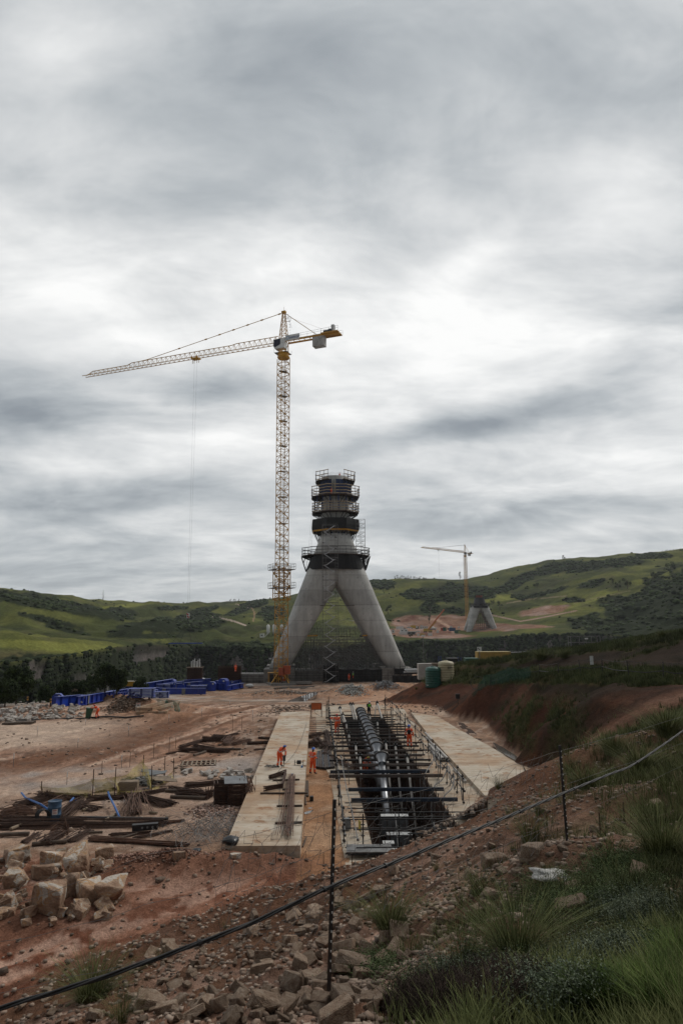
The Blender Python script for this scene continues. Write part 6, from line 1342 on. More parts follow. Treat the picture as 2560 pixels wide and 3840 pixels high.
    # counter jib
    b = MB(); [b.bar(-jd*1.0+sd_*y+U*z0, -jd*Lc+sd_*y+U*z0, .18,.45) for y in (-.9,.9)]; [b.bar(-jd*x-sd_*.9+U*z0,-jd*x+sd_*.9+U*z0,.1) for x in np.arange(1.5,Lc,1.5)]; b.box(-jd*(Lc-2.4)+U*(z0+.1),(4.6,3.4,.25),jibdir); b.build('counter_jib', m, t)
    b = MB(); 
    for y in (-1.05,1.05):
        for zz in (.7,1.25): b.bar(-jd*1.2+sd_*y+U*(z0+zz), -jd*(Lc)+sd_*y*1.5+U*(z0+zz+.2), .04)
        for x in np.arange(1.5, Lc, 1.9): b.bar(-jd*x+sd_*y+U*z0,-jd*x+sd_*y+U*(z0+1.25),.045)
    for y in (-1.7,1.7):
        for x in (Lc-4.6,Lc-2.4,Lc): b.bar(-jd*x+sd_*y+U*z0,-jd*x+sd_*y+U*(z0+1.4),.05)
    b.build('guard_rail', M_GALVD, t)
    for q in range(6): MB().box(-jd*(Lc-6.4+q*.52-.6)+U*(z0-1.2),(.44,1.9,3.1),jibdir).build('counterweight', mat('weight_concrete',(.46,.45,.43),.8,(.30,.29,.27),1.5), t)
    MB().box(-jd*(Lc-3.6)+U*(z0+.75),(1.6,1.2,.9),jibdir).tube(-jd*(Lc-2.5)+sd_*-.9+U*(z0+.8),-jd*(Lc-2.5)+sd_*.9+U*(z0+.8),.5,n=16).build('hoist_winch', M_NAVY, t)
    MB().box(-jd*(Lc-1.9)+U*(z0+1.3),(.8,1.0,2.3),jibdir).build('switch_cabinet', M_REFL, t)
    b = MB(); 
    for y in (-.7,.7): b.bar(U*(apex)+sd_*y*.3, -jd*(Lc-6)+sd_*y+U*(z0+.3), .07*k)
    b.bar(U*(apex-1.2)-jd*.6, -jd*(Lc-3)+U*(z0+1.0), .03*k); b.build('counter_tie', m, t)
    if sign:
        sg = MB().box(-jd*3.1+sd_*side*1.25+U*(z0+.55),(4.0,.06,1.5),jibdir).build('name_board', M_WHITE, t); ang = jibdir+(math.pi if side*sd_.y > 0 else 0)
        nrm = sd_*side; ta = math.atan2(nrm.y, nrm.x)+math.pi/2
        lc = mat('logo_blue', (.03,.07,.22), .5)
        ln = Vector((math.cos(ta), math.sin(ta), 0))
        text('lettering', 'concor', 1.0, lc, -jd*3.1+nrm*1.29+U*(z0+.55)+ln*.55, (math.pi/2,0,ta), sg, .02)
        b = MB()
        for q in range(8):
            a0 = q*math.pi/4; p = -jd*3.1+nrm*1.29+U*(z0+.55)-ln*1.35; b.bar(p+ln*.42*math.cos(a0)+U*.42*math.sin(a0), p+ln*.42*math.cos(a0+.6)+U*.42*math.sin(a0+.6), .05,.12)
        b.build('emblem', mat('logo_light',(.12,.30,.55),.5), sg)
    # trolley, ropes, hook
    tx = Lj*rope; tr = MB(); tr.box(jd*tx+U*(z0-.35),(2.2,1.7,.25),jibdir); [tr.box(jd*(tx+x)+sd_*y+U*(z0-.1),(.3,.2,.6),jibdir) for x in (-.8,.8) for y in (-.8,.8)]; [tr.bar(jd*(tx+x)+U*(z0-.3),jd*(tx+x)+U*(z0-1.6),.12) for x in (-1.0,-.4,.5,1.0)]; tr.build('trolley', M_DARK if not detail else m, t)
    if hookz is not None:
        b = MB(); [b.bar(jd*(tx+x)+U*(z0-.4), jd*(tx+x*.5)+U*hookz, .022*k) for x in (-.42,.42)]; b.build('hoist_rope', M_DARK, t)
    return t, jd*tx+Vector(loc)
def build_cranes():
    Yc = 168.0; base = atY(1053, 2560, Yc); bx, bz = base.x, -3.4
    zt = atY(1047, 1288, Yc).z; za = atY(1050, 1172, Yc).z
    jt = ray(316, 1415); s = (zt-EYE.z)/jt.z; tip = EYE+jt*s; jd = Vector((tip.x-bx, tip.y-Yc, 0)); L = jd.length; cj = ray(1262, 1240); s = (zt-EYE.z)/cj.z; ce = EYE+cj*s; Lc = math.hypot(ce.x-bx, ce.y-Yc)
    hk = atY(735, 2316, Yc+7); tk = ray(745, 1350); s = (zt-EYE.z)/tk.z; tp = EYE+tk*s; rope = math.hypot(tp.x-bx, tp.y-Yc)/L
    zr = lambda v: atY(1053, v, Yc).z-bz
    t, hp = tower_crane('tower_crane', 'large yellow tower crane standing left of the near pylon with its jib reaching left', (bx, Yc, bz), zt-bz, za-bz, math.atan2(jd.y, jd.x), L, Lc, 2.35, (zr(2250), zr(2125), (zr(2205), zr(2136))), rope=rope, hookz=atY(735, 2308, tp.y).z-bz)
    for x,y in ((-2.2,-2.2),(2.2,-2.2),(2.2,2.2),(-2.2,2.2)): MB().bar((x,y,.3),(x*.3,y*.3,2.6),.2).build('base_strut', M_YEL, t)
    MB().box((0,0,.2),(6,6,.6),.3).build('base_slab', M_WALLC, t)
    # hook block with rigging and a long blue beam hanging from it
    hz = atY(735, 2308, hp.y).z; h = thing('hook_block', 'red and white striped crane hook block hanging over the gorge', 'hook', (hp.x, hp.y, hz))
    MB().box((0,0,0),(.7,.4,1.3)).build('block', M_REFL, h); MB().box((-.1,-.26,.3),(.6,.04,.3),rot=Matrix.Rotation(.6,3,'Y')).box((.1,-.26,-.35),(.6,.04,.3),rot=Matrix.Rotation(.6,3,'Y')).build('stripe', M_RED, h); MB().path([Vector((0,0,-.7)),Vector((0,0,-1.3)),Vector((.3,0,-1.7)),Vector((.1,0,-2.1)),Vector((-.3,0,-1.8))],.09).build('hook', M_DARK, h)
    bz2 = atY(745, 2412, hp.y).z; l = thing('hanging_beam', 'thin blue lifting beam slung from the crane hook over the gorge', 'beam', (hp.x-.4, hp.y, bz2)); MB().box((0,0,0),(8.6,.5,.22)).build('beam_body', M_BLUE, l); b = MB(); [b.bar((x,0,.1),(0.4,0,hz-bz2-2.0),.05) for x in (-3.5,-1.5,1.5,3.5)]; b.build('sling', M_DARK, l)
    b = MB(); [b.bar((x,0,-.1),(x,0,-2.2),.04) for x in (-3.5,-1.5,1.2,3.2)]; b.build('chain', M_DARK, l)
    # power pack & boxes at its foot
    q = gnd(1042, 2565); g = thing('power_pack', 'yellow framed power pack with an orange door at the foot of the crane', 'power pack', q, .0); w_, d_, hh = 4.4, 2.0, 2.7
    b = MB(); [b.bar((x*w_/2,y*d_/2,.2),(x*w_/2,y*d_/2,hh),.14) for x in (-1,-.1,1) for y in (-1,1)]; b.box((0,0,.2),(w_+.4,d_+.2,.3)); b.box((0,0,hh),(w_+.5,d_+.3,.12)); b.build('frame', M_YEL, g)
    MB().box((-.6,0,1.3),(2.6,1.5,1.9)).build('engine', M_DARK, g); MB().box((1.35,-.9,1.5),(1.2,.12,2.1)).build('door', M_ORANGE, g); MB().box((1.35,-.98,1.5),(.22,.03,.5)).build('label', M_WHITE, g)
    for (u,v,s,l) in [(1057,2518,1.5,'orange control box beside the crane mast'),(1075,2512,1.7,'larger orange control box right of the crane mast')]:
        p = atY(u,v,165.5); o = thing('control_box', l, 'box', p); MB().box((0,0,0),(s,.8,s*1.15)).build('case', M_ORANGE, o); MB().box((0,-.42,0),(s*.85,.03,s)).build('door', mat('box_red',(.33,.06,.02),.5), o); MB().bar((0,0,-s*.5),(0,0,-2.8),.15).build('stand', M_DARK, o)
    # far crane and far pylon
    Y2 = 760; b2 = atY(1753, 2372, Y2); zt2 = atY(1745, 2074, Y2).z; za2 = atY(1744, 2044, Y2).z
    jt = ray(1576, 2054); s = (zt2-EYE.z)/jt.z; tip = EYE+jt*s; jd = Vector((tip.x-b2.x, tip.y-Y2, 0)); jd = jd.normalized()*70; ang = math.atan2(jd.y, jd.x)
    sx = (1744-1576)/ (abs(math.cos(ang))*F/748)     # jib length so that it spans what the photo shows
    tower_crane('tower_crane', 'small distant yellow tower crane behind the far pylon', (b2.x, Y2, b2.z), zt2-b2.z, za2-b2.z, ang, min(max(sx,45),95)*1.13, 14, 2.6, None, rope=.62, hookz=30, sign=False, detail=False, k=1.7)
    pylon_far()
def pylon_far():
    Yf = 735; p = atY(1801, 2375, Yf); t = thing('concrete_pylon', 'distant half built concrete pylon on the far rim of the gorge', 'pylon', (p.x, Yf, p.z), math.radians(3))
    for sx in (-1, 1):
        for sy in (-1, 1):
            rs = []
            for z in np.linspace(0, 30, 10):
                outer = 17.4-.295*z; inner = 12.2-.49*z if z < 28 else -1.5
                rs.append(leg_section((sx*(outer+inner)/2, sy*max(7.6-.2*z, .9), z), (outer-inner)/2, 2.5+.055*z, 0, 20, 2.5))
            MB().rings(rs).build('leg', M_PYL, t, True)
    sc = MATS['shade_cloth']
    for zz in (28.5, 30.6): MB().prism(ring_poly(10.4-.1*(zz>29), 12, .2), zz, zz+.6).build('platform', M_DARK, t)
    MB().prism(ring_poly(9.6, 12, .2), 26.6, 28.5).build('net_skirt', sc, t)
    MB().rings([[Vector((x*7.2,y*6,29)) for x,y in ring_poly(1,16,0)],[Vector((x*4.9,y*4.4,37.5)) for x,y in ring_poly(1,16,0)]]).build('formwork', M_DARK, t)
    MB().prism(ring_poly(5.6, 8, .2), 37, 37.3).build('platform', M_DARK, t); MB().lathe((0,0,37.3),[(3.4,0),(3.6,2.6)],12).build('orange_netting', mat('orange_net',(.22,.05,.03),.8), t)
    b = MB(); [b.bar((10.4*math.cos(a),10.4*math.sin(a),29),(10.4*math.cos(a),10.4*math.sin(a),32.4),.22) for a in np.linspace(0,6.28,24)]; [b.bar((4.9*math.cos(a),4.9*math.sin(a),37),(4.9*math.cos(a),4.9*math.sin(a),41.2),.2) for a in np.linspace(0,6.28,12)]; b.build('rail_post', M_DARK, t)
    b = MB(); rd = random.Random(8)
    for x in np.arange(-12, 12.1, 2.0):
        h = min(24, (13.5-abs(x))/.55); 
        if x in (-2.,0.,2.): h = 23
        for y in (-6, 0, 6): b.bar((x,y,-1),(x,y,h),.26)
        for z in np.arange(0, h, 2.0): b.bar((x-1,-6,z),(x+1,-6,z),.2); b.bar((x-1,-6,z),(x+1,-6,z+2),.14)
    b.build('falsework', M_WOODD, t)
    MB().box((0,-4,-2.6),(24,8,3.2)).build('plinth', M_WALLC, t); MB().box((-1,-9,-5),(17,3,3)).build('lower_wall', concrete('pale_wall',(.38,.36,.33),(.28,.26,.24)), t)
    for s in (-1,1): MB().box((s*15,0,-2),(6,14,3.5)).build('footing', M_WALLC, t)
# ------------------------------------------------------------------ people
def ball(b, c, r, sub=1):
    v, f = ICO[sub]; c = Vector(c); rr = r if hasattr(r, '__len__') else (r, r, r)
    b.add([(c.x+p[0]*rr[0], c.y+p[1]*rr[1], c.z+p[2]*rr[2]) for p in v], [tuple(int(i) for i in q) for q in f])
ICO = {1: ico(1), 2: ico(2), 3: ico(3)}
def remeshed(b, name, m, parent, voxel):
    o = b.build(name, m); md = o.modifiers.new('r', 'REMESH'); md.mode = 'VOXEL'; md.voxel_size = voxel; md.use_smooth_shade = True
    sm = o.modifiers.new('s', 'SMOOTH'); sm.iterations = 2; sm.factor = .5
    dg = bpy.context.evaluated_depsgraph_get(); me = bpy.data.meshes.new_from_object(o.evaluated_get(dg)); me.name = name
    old = o.data; o.modifiers.clear(); o.data = me; bpy.data.meshes.remove(old); o.parent = parent
    if not me.materials: me.materials.append(m)
    return o
BASEJ = dict(pel=(0,0,.94), wai=(0,0,1.10), che=(0,-.01,1.30), nec=(0,-.01,1.46), hea=(0,-.03,1.60),
    shL=(-.19,0,1.40), elL=(-.25,.02,1.12), wrL=(-.25,-.08,.88), shR=(.19,0,1.40), elR=(.25,.02,1.12), wrR=(.25,-.08,.88),
    hiL=(-.10,0,.92), knL=(-.11,-.02,.50), anL=(-.12,.02,.09), toL=(-.14,-.16,.04), hiR=(.10,0,.92), knR=(.11,-.02,.50), anR=(.12,.02,.09), toR=(.14,-.16,.04))
M_SKIN = mat('skin', (.09,.045,.028), .55, (.07,.035,.022), 8)
M_HIVIS = mat('hivis_orange', (.85,.105,.018), .75, (.62,.075,.015), 9, bump=.01, bscale=14)
M_BOOT = mat('boot_leather', (.02,.018,.016), .6)
def person(label, loc, rz, pose=None, top=None, legs=None, helmet=(.01,.10,.45), vest=None, tapes=True, extra=None, fine=True, h=1.0):
    J = {k: Vector(v) for k, v in {**BASEJ, **(pose or {})}.items()}; top = top or M_HIVIS; legs = legs or M_HIVIS
    t = thing('person', label, 'person', loc, rz); t.scale = (h,h,h)
    vb, vc = (.011, .016) if fine else (.02, .028)
    # body: one continuous skin surface, head to feet
    b = MB()
    def limb(a, c, r0, r1, k=1.0): b.path([J[a], (J[a]+J[c])/2, J[c]], [r0*k, (r0+r1)/2*1.05*k, r1*k], 10)
    def figure(k=1.0, hands=True):
        b.path([J['pel']-Vector((0,0,.06)), J['pel'], J['wai'], J['che'], (J['nec']+J['che'])/2, J['nec']], [.11*k,.135*k,.12*k,.145*k,.11*k,.055*k], 14)
        for s in 'LR':
            ball(b, J['sh'+s], .068*k); ball(b, J['hi'+s], .10*k); b.path([J['che'], J['sh'+s]], [.10*k,.062*k], 10)
            limb('sh'+s,'el'+s,.055,.044,k); limb('el'+s,'wr'+s,.043,.030,k); ball(b, J['el'+s], .044*k)
            limb('hi'+s,'kn'+s,.090,.062,k); limb('kn'+s,'an'+s,.060,.042,k); ball(b, J['kn'+s], .062*k)
    figure()
    b.path([J['nec']-Vector((0,0,.03)), J['hea']], [.055,.055], 10)
    hd = J['hea']; fw = (Vector((0,-1,0))+ (J['hea']-J['nec'])*-0 ).normalized(); up = (J['hea']-J['nec']).normalized()
    ball(b, hd+up*.02, (.078,.095,.115), 2); ball(b, hd+fw*.05-up*.055, (.052,.055,.05), 2)
    b.path([hd+fw*.088+up*.01, hd+fw*.118-up*.025], [.009,.016], 6)
    for s in (-1, 1): ball(b, hd+Vector((s*.08,.01,0)), (.012,.025,.032), 1)
    for s in 'LR':
        a, w = J['el'+s], J['wr'+s]; d = (w-a).normalized(); sx, q = perp(d); sgn = 1 if s == 'L' else -1
        palm = w+d*.05; b.path([w, palm, w+d*.09], [.026,.034,.030], 8)
        for i in range(4):
            o = sx*(i-1.5)*.019; L = (.060,.070,.066,.052)[i]; k0 = w+d*.085+o; k1 = k0+d*L*.5+q*sgn*.012; k2 = k1+d*L*.28+q*sgn*.028
            b.path([k0,k1,k2], [.0105,.0095,.0085], 6)
        th = w+d*.035+sx*.030*sgn; b.path([th, th+d*.03+sx*.022*sgn, th+d*.055+sx*.018*sgn+q*sgn*.015], [.0125,.011,.0095], 6)
        b.path([J['an'+s], J['to'+s]], [.045,.035], 8)
    body = remeshed(b, 'body', M_SKIN, t, vb)
    for s in (-1, 1):
        e = MB(); ball(e, hd+fw*.088+up*.022+Vector((s*.030,0,0)), .011, 1); e.build('eye', M_BLACK, body)
    e = MB(); e.bar(hd+fw*.103-up*.062-Vector((.022,0,0)), hd+fw*.103-up*.062+Vector((.022,0,0)), .008); e.build('mouth', mat('lips',(.07,.025,.02),.6), body)
    # jacket and trousers follow the same joints a little wider
    b = MB(); k = 1.0
    b.path([J['pel']-Vector((0,0,.10)), J['pel']+Vector((0,0,.02)), J['wai'], J['che'], (J['nec']*.6+J['che']*.4), J['nec']-Vector((0,0,.01))], [.155,.165,.150,.172,.125,.075], 16)
    for s in 'LR': ball(b, J['sh'+s], .085); b.path([J['che'], J['sh'+s]], [.115,.08], 10); b.path([J['sh'+s],(J['sh'+s]+J['el'+s])/2,J['el'+s]],[.076,.070,.062],12); ball(b,J['el'+s],.062); b.path([J['el'+s],(J['el'+s]*.5+J['wr'+s]*.5),J['wr'+s]],[.060,.052,.046],12)
    remeshed(b, 'jacket', top, t, vc)
    b = MB(); b.path([J['wai']-Vector((0,0,.02)), J['pel'], J['pel']-Vector((0,0,.10))], [.138,.152,.14], 16)
    for s in 'LR': ball(b, J['hi'+s], .115); b.path([J['hi'+s],(J['hi'+s]+J['kn'+s])/2,J['kn'+s]],[.112,.098,.080],12); ball(b,J['kn'+s],.080); b.path([J['kn'+s],(J['kn'+s]+J['an'+s])/2,J['an'+s]+Vector((0,0,.05))],[.078,.076,.074],12)
    remeshed(b, 'trousers', legs, t, vc)
    for s in 'LR':
        b = MB(); b.path([J['an'+s]+Vector((0,0,.14)), J['an'+s]+Vector((0,0,.0)), J['an'+s]*.5+J['to'+s]*.5+Vector((0,0,.01)), J['to'+s]+Vector((0,0,.01))], [.062,.06,.056,.045], 10); remeshed(b, 'boot', M_BOOT, t, vc)
    # helmet
    b = MB(); n = 20; rs = []
    for r, z in [(.125,.015),(.118,.02),(.112,.05),(.098,.09),(.07,.12),(.03,.135)]: rs.append([hd+up*(z+.02)+Vector((r*math.cos(a), r*1.15*math.sin(a)-(.03 if r > .12 and math.sin(a) < 0 else 0), 0)) for a in [i*2*math.pi/n for i in range(n)]])
    b.rings(rs).build('helmet', mat('helmet_%d_%d' % (helmet[0]*99, helmet[2]*99), helmet, .35, tuple(c*.85 for c in helmet)), t, True)
    def band(p, d, r, w=.05, name='reflective_band'):
        d = d.normalized(); MB().tube(p-d*w/2, p+d*w/2, r, n=16).build(name, M_REFL, t)
    if tapes:
        for s in 'LR':
            band(J['kn'+s].lerp(J['an'+s], .35), J['an'+s]-J['kn'+s], .084); band(J['sh'+s].lerp(J['el'+s], .65), J['el'+s]-J['sh'+s], .074)
        band(J['wai'].lerp(J['che'], .25), J['che']-J['wai'], .172, .055)
        for s in (-1, 1): 
            b = MB(); c = J['che']; d = (J['nec']-J['wai']).normalized(); sd2, q2 = perp(d)
            if abs(sd2.x) < .5: sd2 = Vector((1,0,0))
            bk = d.cross(Vector((1,0,0))).normalized()
            for fb in (-1, 1): b.bar(c+Vector((s*.085,0,0))-d*.10+bk*fb*.172, c+Vector((s*.085,0,0))+d*.13+bk*fb*.12, .045, .012)
            b.build('reflective_brace', M_REFL, t)
    if vest:
        b = MB(); b.path([J['wai']-Vector((0,0,.04)), J['wai'], J['che'], J['che'].lerp(J['nec'], .5)], [.172,.168,.186,.15], 16); remeshed(b, 'vest', vest, t, vc)
    if extra: extra(t, J)
    return t
def build_people():
    def drill(t, J):
        d = MB(); c = Vector((0,-.46,.62)); d.box(c,(.12,.16,.34)).box(c+Vector((0,0,.17)),(.34,.06,.06)).tube(c-Vector((0,0,.15)),c-Vector((0,0,.36)),.035).tube(c-Vector((0,0,.36)),c-Vector((0,0,.60)),.016)
        o = d.build('rotary_hammer', M_BLACK); tag(o, 'black hammer drill held upright on the slab by the bending worker', 'drill'); o.matrix_world = t.matrix_basis.copy() @ Matrix.Identity(4)
    bend = dict(wai=(0,-.05,1.06), che=(0,-.24,1.20), nec=(0,-.37,1.30), hea=(0,-.47,1.39), shL=(-.18,-.32,1.25), shR=(.18,-.32,1.25), elL=(-.22,-.40,.98), elR=(.22,-.40,.98), wrL=(-.11,-.46,.80), wrR=(.11,-.46,.80),
                knL=(-.14,-.06,.50), knR=(.16,-.04,.50), anL=(-.17,.0,.09), anR=(.19,.03,.09), toL=(-.19,-.18,.04), toR=(.22,-.15,.04))
    p = atZ(1047, 2876, .70); person('worker in orange with blue helmet bending over a black drill on the left slab', p, math.radians(50), bend, extra=drill, h=1.02)
    p = atZ(1172, 2903, .06); person('worker in orange with blue helmet standing on the path beside the left slab, looking away', p, math.radians(140),
        dict(hea=(0,-.05,1.60), elL=(-.26,.04,1.13), wrL=(-.20,-.20,1.05), elR=(.26,.03,1.13), wrR=(.18,-.22,1.07), knL=(-.13,-.05,.50), knR=(.13,.02,.50), anL=(-.16,-.04,.09), anR=(.14,.10,.09), toL=(-.18,-.22,.04), toR=(.17,-.08,.04)), h=1.04)
    p = atZ(1263, 2752, .38); person('worker in orange with red helmet seen from behind, holding the left trench railing', p, math.radians(175),
        dict(shR=(.20,0,1.41), elR=(.40,-.08,1.30), wrR=(.62,-.16,1.38), wrL=(-.27,-.03,.86), knL=(-.10,-.03,.5), knR=(.12,.0,.5)), helmet=(.40,.03,.02), h=1.05)
    lime = mat('hivis_lime', (.18,.60,.03), .7, (.14,.45,.03), 8); navy = mat('dark_clothes', (.014,.018,.028), .85); 
    p = atZ(1383, 2688, .06); person('surveyor in dark clothes with lime green vest and white helmet at the trench head', p, math.radians(25),
        dict(hea=(.02,-.09,1.585), elL=(-.25,-.02,1.14), wrL=(-.10,-.22,1.06), elR=(.27,-.02,1.14), wrR=(.24,-.28,1.02)), top=navy, legs=navy, helmet=(.75,.76,.78), vest=lime, tapes=False, h=1.03)
    black = mat('black_cloth_bag', (.012,.012,.014), .9)
    def pack(t, J): MB().rings([[Vector((x*w,.17+y,z)) for x,y in ((-1,-.03),(1,-.03),(.8,.12),(-.8,.12))] for w,z in ((.10,.96),(.14,1.05),(.15,1.3),(.10,1.46))]).build('backpack', black, t, True) if False else None
    def pack2(t, J):
        v, f = leafy_lump(2, 2, .12); o = np_mesh('rucksack', v*[.15,.10,.26], f, black, True); o.matrix_world = t.matrix_basis @ Matrix.Translation((0,.20,1.22)); tag(o, 'black rucksack on the back of the worker right of the trench', 'bag')
        v, f = leafy_lump(4, 2, .2); o = np_mesh('tool_bag', v*[.10,.16,.18], f, black, True); o.matrix_world = t.matrix_basis @ Matrix.Translation((.33,-.02,.80)); tag(o, 'dark tool bag in the hand of the worker right of the trench', 'bag')
    p = atZ(1535, 2803, .40); person('worker in orange with blue helmet and black rucksack at the right trench edge', p, math.radians(170), dict(elL=(-.28,.04,1.13), wrL=(-.32,-.02,.88), elR=(.28,.04,1.13), wrR=(.33,0,.95), knL=(-.12,-.03,.5), anL=(-.14,.0,.09), knR=(.12,.03,.5), anR=(.13,.08,.09), toR=(.15,-.09,.04)), extra=pack2, h=1.05)
    p = gnd(364, 2694); person('worker in orange with red helmet leaning forward to pull the green wheeled bin', p, math.radians(-85),
        dict(pel=(0,.10,.92), wai=(0,.04,1.05), che=(0,-.12,1.20), nec=(0,-.24,1.33), hea=(0,-.33,1.44), shL=(-.18,-.19,1.28), shR=(.18,-.19,1.28), elL=(-.20,-.45,1.15), elR=(.20,-.45,1.15), wrL=(-.16,-.66,1.16), wrR=(.16,-.66,1.16), hiL=(-.10,.10,.90), hiR=(.10,.10,.90), knL=(-.12,-.02,.50), knR=(.12,-.10,.50), anL=(-.13,.22,.09), anR=(.13,-.02,.09), toL=(-.14,.05,.04), toR=(.15,-.20,.04)), helmet=(.40,.03,.02), h=1.03)
    for (u,v,Y,l,hc,tp,rz) in [(1308,2553,171,'distant worker in orange with red helmet standing before the black screens',(.40,.03,.02),M_HIVIS,160),(1323,2546,174,'distant worker in lime top and orange trousers beside the one in all orange',(.7,.7,.7),lime,100),
                        (1242,1853,178,'worker in orange crouched at the rails of the upper timber platform',(.40,.03,.02),M_HIVIS,20),(1273,1796,182,'worker in orange on the very top of the pylon',(.40,.03,.02),M_HIVIS,50),
                        (883,2520,150,'worker in orange climbing on the wide reinforcement cage',(.40,.03,.02),M_HIVIS,0)]:
        p = atY(u, v, Y); person(l, p, math.radians(rz), top=tp, helmet=hc, fine=False, tapes=Y < 175)
    p = W(2.55, 56.4, -1.15); person('worker in orange with yellow helmet half hidden under the beams inside the trench', p, math.radians(30), bend, helmet=(.5,.42,.05), fine=False, h=1.0)
# ------------------------------------------------------------------ rocks
def rock_mesh(name, seed, n=16, dims=(1,.8,.7), detail=0, rough=.06):
    import bmesh
    r = np.random.default_rng(seed); b = bmesh.new(); c = np.array([(i,j,k) for i in (-1,1) for j in (-1,1) for k in (-1,1)], float)*.74; c += r.normal(0,.12,c.shape); c[r.integers(0,8)] *= .7; e = r.normal(size=(max(3,n-9), 3)); e /= np.linalg.norm(e, axis=1)[:, None]; p = np.concatenate([c, e*.93])*np.array(dims)
    for q in p: b.verts.new(q)
    res = bmesh.ops.convex_hull(b, input=b.verts); 
    junk = list({g for g in res['geom_interior'] + res['geom_unused'] if isinstance(g, bmesh.types.BMVert) and g.is_valid and not g.link_faces})
    if junk: bmesh.ops.delete(b, geom=junk, context='VERTS')
    if detail:
        bmesh.ops.bevel(b, geom=list(b.edges), offset=.045*max(dims), segments=1, affect='EDGES'); bmesh.ops.triangulate(b, faces=list(b.faces))
        for _ in range(detail): bmesh.ops.subdivide_edges(b, edges=[e for e in b.edges if e.calc_length() > .16], cuts=1, use_grid_fill=True)
        bmesh.ops.triangulate(b, faces=list(b.faces))
        co = np.array([v.co[:] for v in b.verts]); k = fbm(co[:,0]*3.1+seed, co[:,1]*3.1+co[:,2]*2.3, 4, seed)*rough*3.4
        nrm = co/np.linalg.norm(co, axis=1)[:, None]
        for v, q, nn in zip(b.verts, k, nrm): v.co += Vector(nn*q)
    me = bpy.data.meshes.new(name); b.to_mesh(me); b.free(); return me
def rock_mat(name, cols, sc=2.2, bump=.03):
    m = bpy.data.materials.new(name); m.use_nodes = True; N = m.node_tree.nodes; L = m.node_tree.links; b = N['Principled BSDF']; b.inputs['Roughness'].default_value = .85; b.inputs['Specular IOR Level'].default_value = .25
    tc = N.new('ShaderNodeTexCoord'); oi = N.new('ShaderNodeObjectInfo'); ad = N.new('ShaderNodeVectorMath'); ad.operation = 'ADD'; L.new(tc.outputs['Object'], ad.inputs[0]); mu = N.new('ShaderNodeMath'); mu.operation = 'MULTIPLY'; mu.inputs[1].default_value = 37; L.new(oi.outputs['Random'], mu.inputs[0]); L.new(mu.outputs[0], ad.inputs[1])
    n = N.new('ShaderNodeTexNoise'); n.inputs['Scale'].default_value = sc; n.inputs['Detail'].default_value = 7; n.inputs['Roughness'].default_value = .6; n.inputs['Distortion'].default_value = .8; L.new(ad.outputs[0], n.inputs['Vector'])
    r = N.new('ShaderNodeValToRGB'); L.new(n.outputs[0], r.inputs[0]); e = r.color_ramp.elements
    for i, (p, c) in enumerate(cols): q = e[i] if i < 2 else e.new(p); q.position = p; q.color = (*c, 1)
    n2 = N.new('ShaderNodeTexNoise'); n2.inputs['Scale'].default_value = sc*9; n2.inputs['Detail'].default_value = 5; L.new(ad.outputs[0], n2.inputs['Vector']); mr = N.new('ShaderNodeMapRange'); mr.inputs[1].default_value = .3; mr.inputs[2].default_value = .7; mr.inputs[3].default_value = .82; mr.inputs[4].default_value = 1.12; L.new(n2.outputs[0], mr.inputs[0])
    vr = N.new('ShaderNodeMapRange'); vr.inputs[3].default_value = .75; vr.inputs[4].default_value = 1.25; L.new(oi.outputs['Random'], vr.inputs[0]); m2 = N.new('ShaderNodeMath'); m2.operation = 'MULTIPLY'; L.new(mr.outputs[0], m2.inputs[0]); L.new(vr.outputs[0], m2.inputs[1])
    sc_ = N.new('ShaderNodeVectorMath'); sc_.operation = 'SCALE'; L.new(r.outputs[0], sc_.inputs[0]); L.new(m2.outputs[0], sc_.inputs['Scale']); L.new(sc_.outputs[0], b.inputs['Base Color'])
    bp = N.new('ShaderNodeBump'); bp.inputs['Distance'].default_value = bump; L.new(n2.outputs[0], bp.inputs['Height']); L.new(bp.outputs[0], b.inputs['Normal']); MATS[name] = m; return m
